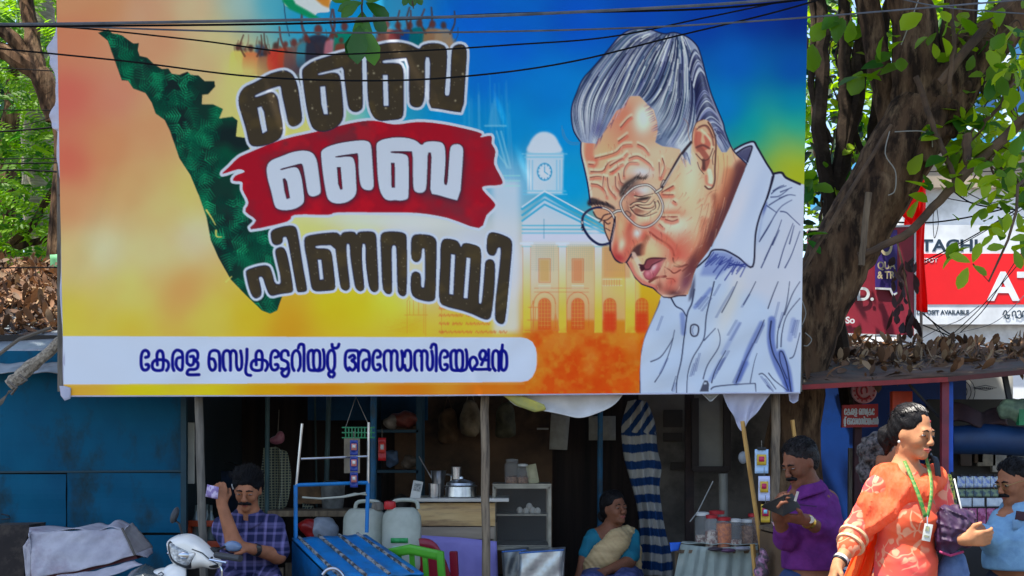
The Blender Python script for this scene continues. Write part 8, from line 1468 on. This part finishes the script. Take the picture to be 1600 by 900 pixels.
WL = thing('black_wallet', 'open black wallet held in both hands by the man in purple', 'wallet', P(1220, 795, Y2-.3)); c = P(1222, 790, Y2-.33); m = MB(); m.prism([c+Vector(v) for v in ((-.095, .05, -.01), (.0, -.02, -.05), (.005, -.03, .05), (-.085, .02, .005))], (.004, .008, .004)).prism([c+Vector(v) for v in ((0, -.02, -.05), (.1, .04, -.012), (.06, .03, .055), (.005, -.03, .05))], (-.004, .008, .004)); m.build('wallet', BLACK, WL, bevel=.002); MB().box(c+Vector((.07, .0, .045)), (.012, .004, .05), (0, .3, 0)).build('banknote_edge', PAPER, WL)
# ---- man in light blue at the right edge
Y3 = 7.8; M2 = thing('person', 'bespectacled man in a pale blue shirt leaning at the right edge of the picture', 'person', (P(1590, 0, Y3).x, Y3, .12)); hc = P(1584, 752, Y3); F3 = fr((-.86, -.42, -.25), (-.1, 0, 1)); s = SDF(); head(s, hc, F3, 1.0); hip = P(1592, 915, Y3+.03)
s.chain([P(1590, 775, Y3+.03), P(1596, 800, Y3+.05)], [.056, .064], .025); s.chain([P(1596, 815, Y3+.05), P(1590, 860, Y3+.0), hip], [.11, .14, .14], .06); s.cap(P(1568, 812, Y3-.02), P(1628, 812, Y3+.1), .06, .06, .05); aL = [P(1564, 816, Y3-.02), P(1552, 846, Y3-.08), P(1530, 826, Y3-.25)]; aR = [P(1630, 816, Y3+.1), P(1640, 880, Y3+.05), P(1628, 930, Y3-.1)]
s.chain(aL, [.054, .043, .028], .02); s.chain(aR, [.055, .044, .028], .02); hand(s, aL[2], (-.8, -.6, .15), (0, .6, -1), (.3, -.6, .7), (.3, .4, .3)); hand(s, aR[2], (-.2, -.3, -1), (-1, 0, 0), (0, -1, 0)); feet(s, hip, Y3, .12, (-.8, -.6, 0)); sdf_obj('body', s, .007, SK2, M2); face_bits(M2, hc, F3, 1.0, tash=1.1); hair_cap(M2, hc, F3, 1.0, HAIR, vol=.96, front=(.125, 0, -.0), fr_=(.095, .105, .088))
LBS = M('pale_blue_cotton', (126, 166, 194), (108, 146, 178), 16, .85, .35, spec=.1); shirt(M2, [P(1596, 808, Y3+.05), P(1588, 850, Y3-.01), P(1588, 878, Y3), P(1592, 905, Y3+.03)], [.11, .16, .172, .17], [([P(1568, 814, Y3), aL[1], aL[1].lerp(aL[2], .75)], [.078, .07, .05]), ([P(1628, 814, Y3+.1), P(1638, 866, Y3+.06)], [.08, .075])], LBS, ((*P(1586, 782, Y3-.02),), (.06, .06, .06)), amp=.003, cut=lambda X, Y, Z: P(0, 889, Y3).z-Z); collar(M2, P(1591, 783, Y3+.04), (-.86, -.42), .072, LBS); strands(M2, hc, F3, 1.0, 420, HAIR, .028, .22, 6, .42)
MB().grid(lambda u, v: P(1582+20*u, 812+16*v, Y3-.16+.03*u), 3, 3).build('pocket', M('pale_blue_pocket', (116, 154, 186)), M2, thick=.005); MB().box(P(1594, 806, Y3-.145), (.05, .012, .05), (0, .15, 0)).build('phone', M('phone_dark', (60, 30, 40)), M2, bevel=.004); trousers(M2, hip, Y3, M('navy_trousers', (36, 44, 62), (28, 34, 50), 9), z0=.12)
Fm = Matrix(F3); q = lambda x, y, z: hc+Fm@Vector((x, y, z)); m = MB()
for y in (-1, 1): m.tube([q(.108-.006*abs(math.cos(a)), .032*y+.021*math.cos(a), -.002+.016*math.sin(a)) for a in np.linspace(0, 6.283, 19)], .0016, 6); m.tube([q(.1, .053*y, .002), q(.04, .078*y, .006), q(-.01, .082*y, .0)], .0016, 6)
m.tube([q(.112, -.011, .002), q(.114, 0, .005), q(.112, .011, .002)], .0016, 6); m.build('spectacles', M('gilt_wire', (176, 150, 90), None, 5, .3, metal=.8), M2)
# ---- seated man with a banknote
Y4 = 8.0; M3 = thing('person', 'seated moustached man in a navy plaid shirt holding up a folded banknote', 'person', (P(385, 0, Y4).x, Y4, .12)); hc = P(387, 764, Y4); F4 = fr((-.02, -1, -.32), (.03, 0, 1)); s = SDF(); head(s, hc, F4, .97); hip = P(388, 905, Y4+.08)
s.chain([P(388, 788, Y4+.04), P(388, 808, Y4+.05)], [.055, .062], .025); s.chain([P(388, 825, Y4+.06), P(388, 860, Y4+.06), hip], [.105, .13, .14], .06); s.cap(P(352, 822, Y4+.05), P(424, 822, Y4+.05), .058, .058, .05)
aL = [P(349, 828, Y4+.03), P(366, 850, Y4-.18), P(347, 789, Y4-.16)]; aR = [P(426, 828, Y4+.03), P(434, 868, Y4-.06), P(395, 858, Y4-.2)]
s.chain(aL, [.054, .046, .03], .02); s.chain(aR, [.056, .046, .03], .02); hand(s, aL[2], (-.05, -.1, 1), (-.5, .9, .0), (.8, .3, .2), (.55, .8, .5)); hand(s, aR[2], (-1, -.1, .35), (-.2, .5, -1), (0, -.6, 1), (.25, .4, .3), spread=.3)
for sg in (-1, 1): kn = P(388+sg*36, 925, Y4-.38); s.cap(hip+Vector((.09*sg, 0, 0)), kn, .085, .065, .05); an = Vector((kn.x, Y4-.32, .2)); s.cap(kn, an, .06, .042, .03); s.cap(an-Vector((0, 0, .03)), an+Vector((0, -.16, -.05)), .038, .028, .02)
sdf_obj('body', s, .006, SK2, M3); face_bits(M3, hc, F4, .97, tash=1.15, lids=.003); hair_cap(M3, hc, F4, .97, M('thick_black_hair', (9, 9, 11), (22, 22, 25), 60, .7, .7, spec=.1), vol=1.08, front=(.12, 0, -.025), fr_=(.088, .1, .088))
def plaid(n, l, b):
    co = n.new('ShaderNodeTexCoord'); sp_ = n.new('ShaderNodeSeparateXYZ'); l.new(co.outputs['Object'], sp_.inputs[0]); acc = None
    for ax, f, ph, th in (('X', 120, 0, .72), ('Z', 120, .5, .72), ('X', 60, 1, .93), ('Z', 60, 2, .93)):
        a = n.new('ShaderNodeMath'); a.operation = 'MULTIPLY_ADD'; a.inputs[1].default_value = f; a.inputs[2].default_value = ph; l.new(sp_.outputs[ax], a.inputs[0]); si = n.new('ShaderNodeMath'); si.operation = 'SINE'; l.new(a.outputs[0], si.inputs[0]); r_ = n.new('ShaderNodeMapRange'); r_.inputs[1].default_value = th-.2; r_.inputs[2].default_value = th+.1; r_.inputs[4].default_value = .3; l.new(si.outputs[0], r_.inputs[0])
        if acc is None: acc = r_
        else: k = n.new('ShaderNodeMath'); k.operation = 'ADD'; l.new(acc.outputs[0], k.inputs[0]); l.new(r_.outputs[0], k.inputs[1]); acc = k
    mx = n.new('ShaderNodeMix'); mx.data_type = 'RGBA'; mx.inputs[6].default_value = rgba((28, 32, 66)); mx.inputs[7].default_value = rgba((120, 112, 160)); l.new(acc.outputs[0], mx.inputs[0]); l.new(mx.outputs[2], b.inputs['Base Color'])
PL = Mtex('navy_plaid', plaid, .85); shirt(M3, [P(388, 818, Y4+.06), P(388, 858, Y4+.05), P(388, 885, Y4+.05), P(388, 920, Y4+.05)], [.11, .148, .155, .165], [([P(352, 824, Y4+.04), aL[0].lerp(aL[1], .78)], [.078, .07]), ([P(424, 824, Y4+.04), aR[0].lerp(aR[1], .8)], [.08, .076])], PL, ((*P(387, 800, Y4-.03),), (.055, .06, .05)), amp=.003); collar(M3, P(388, 799, Y4+.035), (0, -1), .068, PL); strands(M3, hc, F4, 1.06, 460, HAIR, .032, .35, 7, .3)
s = SDF()
for sg in (-1, 1): kn = P(388+sg*36, 925, Y4-.38); s.cap(hip+Vector((.09*sg, 0, 0)), kn, .105, .085, .05); s.cap(kn, Vector((kn.x, Y4-.32, .25)), .08, .065, .03)
sdf_obj('trousers', s, .012, PL, M3, disp=wr_(.004)); MB().box(P(404, 857, Y4-.2), (.0, .0, .0) if False else (.03, .03, .034), (0, .3, .2)).build('watch_face', M('watch_dark', (30, 30, 34), None, 5, .2), M3, bevel=.005); MB().lathe([(.031, -.012), (.036, -.012), (.036, .012), (.031, .012)], aR[2].lerp(aR[1], .13), 20, (aR[1]-aR[2])).build('watch_strap', BLACK, M3); MB().tube([P(365, 764, Y4-.01), P(363, 758, Y4-.02), P(366, 754, Y4)], .006, 6).build('earpiece', WLID, M3)
one(MB().grid(loft([P(324, 757, Y4-.17), P(342, 761, Y4-.2)], [P(321, 776, Y4-.16), P(340, 780, Y4-.19)], 4, 4, lambda u, v: (0, .006*math.sin(u*6), 0)), 4, 4), 'banknote', M('note_lilac', (190, 176, 206), (130, 110, 160), 40, .6, lo=.45, hi=.55), 'folded lilac banknote pinched in the raised hand of the seated man', 'banknote', P(332, 768, Y4-.17), thick=.003)
ST = thing('plastic_stool', 'dark stool under the seated man in the plaid shirt', 'stool', P(388, 1000, Y4+.08)); MB().box((hip.x, Y4+.1, hip.z-.17), (.34, .34, .05)).build('seat', DGR, ST, bevel=.01)
for x in (-.14, .14):
    for y in (-.14, .14): MB().box((hip.x+x, Y4+.1+y, (hip.z-.2+.11)/2), (.035, .035, hip.z-.2-.1)).build('leg', DGR, ST)
# ---- seated woman in a sari
Y5 = 9.15; W3 = thing('person', 'woman in a teal blouse and beige sari sitting in the shade beside the striped cloth', 'person', (P(960, 0, Y5).x, Y5, .12)); hc = P(960, 794, Y5); F5 = fr((.5, -.86, .08), (-.04, 0, 1)); s = SDF(); head(s, hc, F5, .93, .9); hip = P(955, 905, Y5+.1)
s.chain([P(957, 815, Y5+.03), P(955, 830, Y5+.05)], [.048, .054], .025); s.chain([P(955, 842, Y5+.06), P(955, 868, Y5+.06), hip], [.1, .12, .14], .06); s.cap(P(930, 838, Y5+.04), P(984, 838, Y5+.06), .05, .05, .05); aL = [P(926, 842, Y5+.03), P(914, 872, Y5), P(902, 908, Y5-.06)]; aR = [P(986, 842, Y5+.04), P(984, 876, Y5-.06), P(948, 892, Y5-.22)]
s.chain(aL, [.05, .038, .026], .02); s.chain(aR, [.05, .04, .027], .02); hand(s, aL[2], (0, -.1, -1), (1, 0, 0), (0, -1, 0)); hand(s, aR[2], (-.9, -.3, -.3), (0, .3, -1), (0, -1, .3), (.25, .3, .3))
for sg in (-1, 1): kn = P(952+sg*26, 918, Y5-.4); s.cap(hip+Vector((.09*sg, 0, 0)), kn, .085, .065, .05); s.cap(kn, Vector((kn.x, Y5-.36, .18)), .06, .04, .03); s.cap(Vector((kn.x, Y5-.36, .16)), Vector((kn.x, Y5-.5, .14)), .035, .028, .02)
sdf_obj('body', s, .007, SK3, W3); face_bits(W3, hc, F5, .93, lids=.003, brow=.004); hair_cap(W3, hc, F5, .93, HAIR, extra=lambda s, q: s.ell(q(-.12, 0, -.05), (.05, .05, .05), k=.02)); TEA = M('teal_blouse', (10, 110, 130), (8, 92, 112), 8, .8); shirt(W3, [P(955, 838, Y5+.06), P(955, 862, Y5+.05)], [.1, .13], [([P(930, 840, Y5+.04), aL[0].lerp(aL[1], .75)], [.066, .06]), ([P(984, 840, Y5+.06), aR[0].lerp(aR[1], .8)], [.068, .062])], TEA, ((*P(958, 822, Y5-.04),), (.06, .07, .05)))
SAR = M('beige_sari', (196, 170, 124), (160, 134, 94), 5, .75, stretch=(1, 1, 3)); s = SDF(); s.chain([P(978, 832, Y5+.02), P(965, 845, Y5-.06), P(945, 868, Y5-.08), P(930, 884, Y5-.05)], [.05, .075, .085, .08], .03); s.chain([P(984, 834, Y5+.06), P(994, 860, Y5+.06), P(996, 905, Y5+.06)], [.05, .035, .03], .02); sdf_obj('sari_drape', s, .007, SAR, W3, disp=lambda X, Y, Z: .0022*np.sin((X*.75+Z*.65)*230+2.5*np.sin(Z*14+X*9))-.004*(1-np.abs(np.sin((X*.75+Z*.65)*62)))**4)
s = SDF(); s.ell(hip, (.2, .17, .13), k=.05)
for sg in (-1, 1): kn = P(952+sg*26, 918, Y5-.4); s.cap(hip+Vector((.09*sg, 0, 0)), kn, .115, .09, .06); s.cap(kn, Vector((kn.x, Y5-.34, .2)), .09, .08, .06)
sdf_obj('skirt', s, .011, M('indigo_print', (40, 52, 96), (70, 76, 120), 34, .8, lo=.45, hi=.55), W3, disp=wr_(.005)); one(MB().box((hip.x, hip.y+.02, (hip.z-.13+.11)/2), (.45, .36, hip.z-.13-.1)), 'low_bench', WOOD, 'low wooden bench under the woman in the sari', 'bench', P(955, 1000, Y5+.12), bevel=.01)
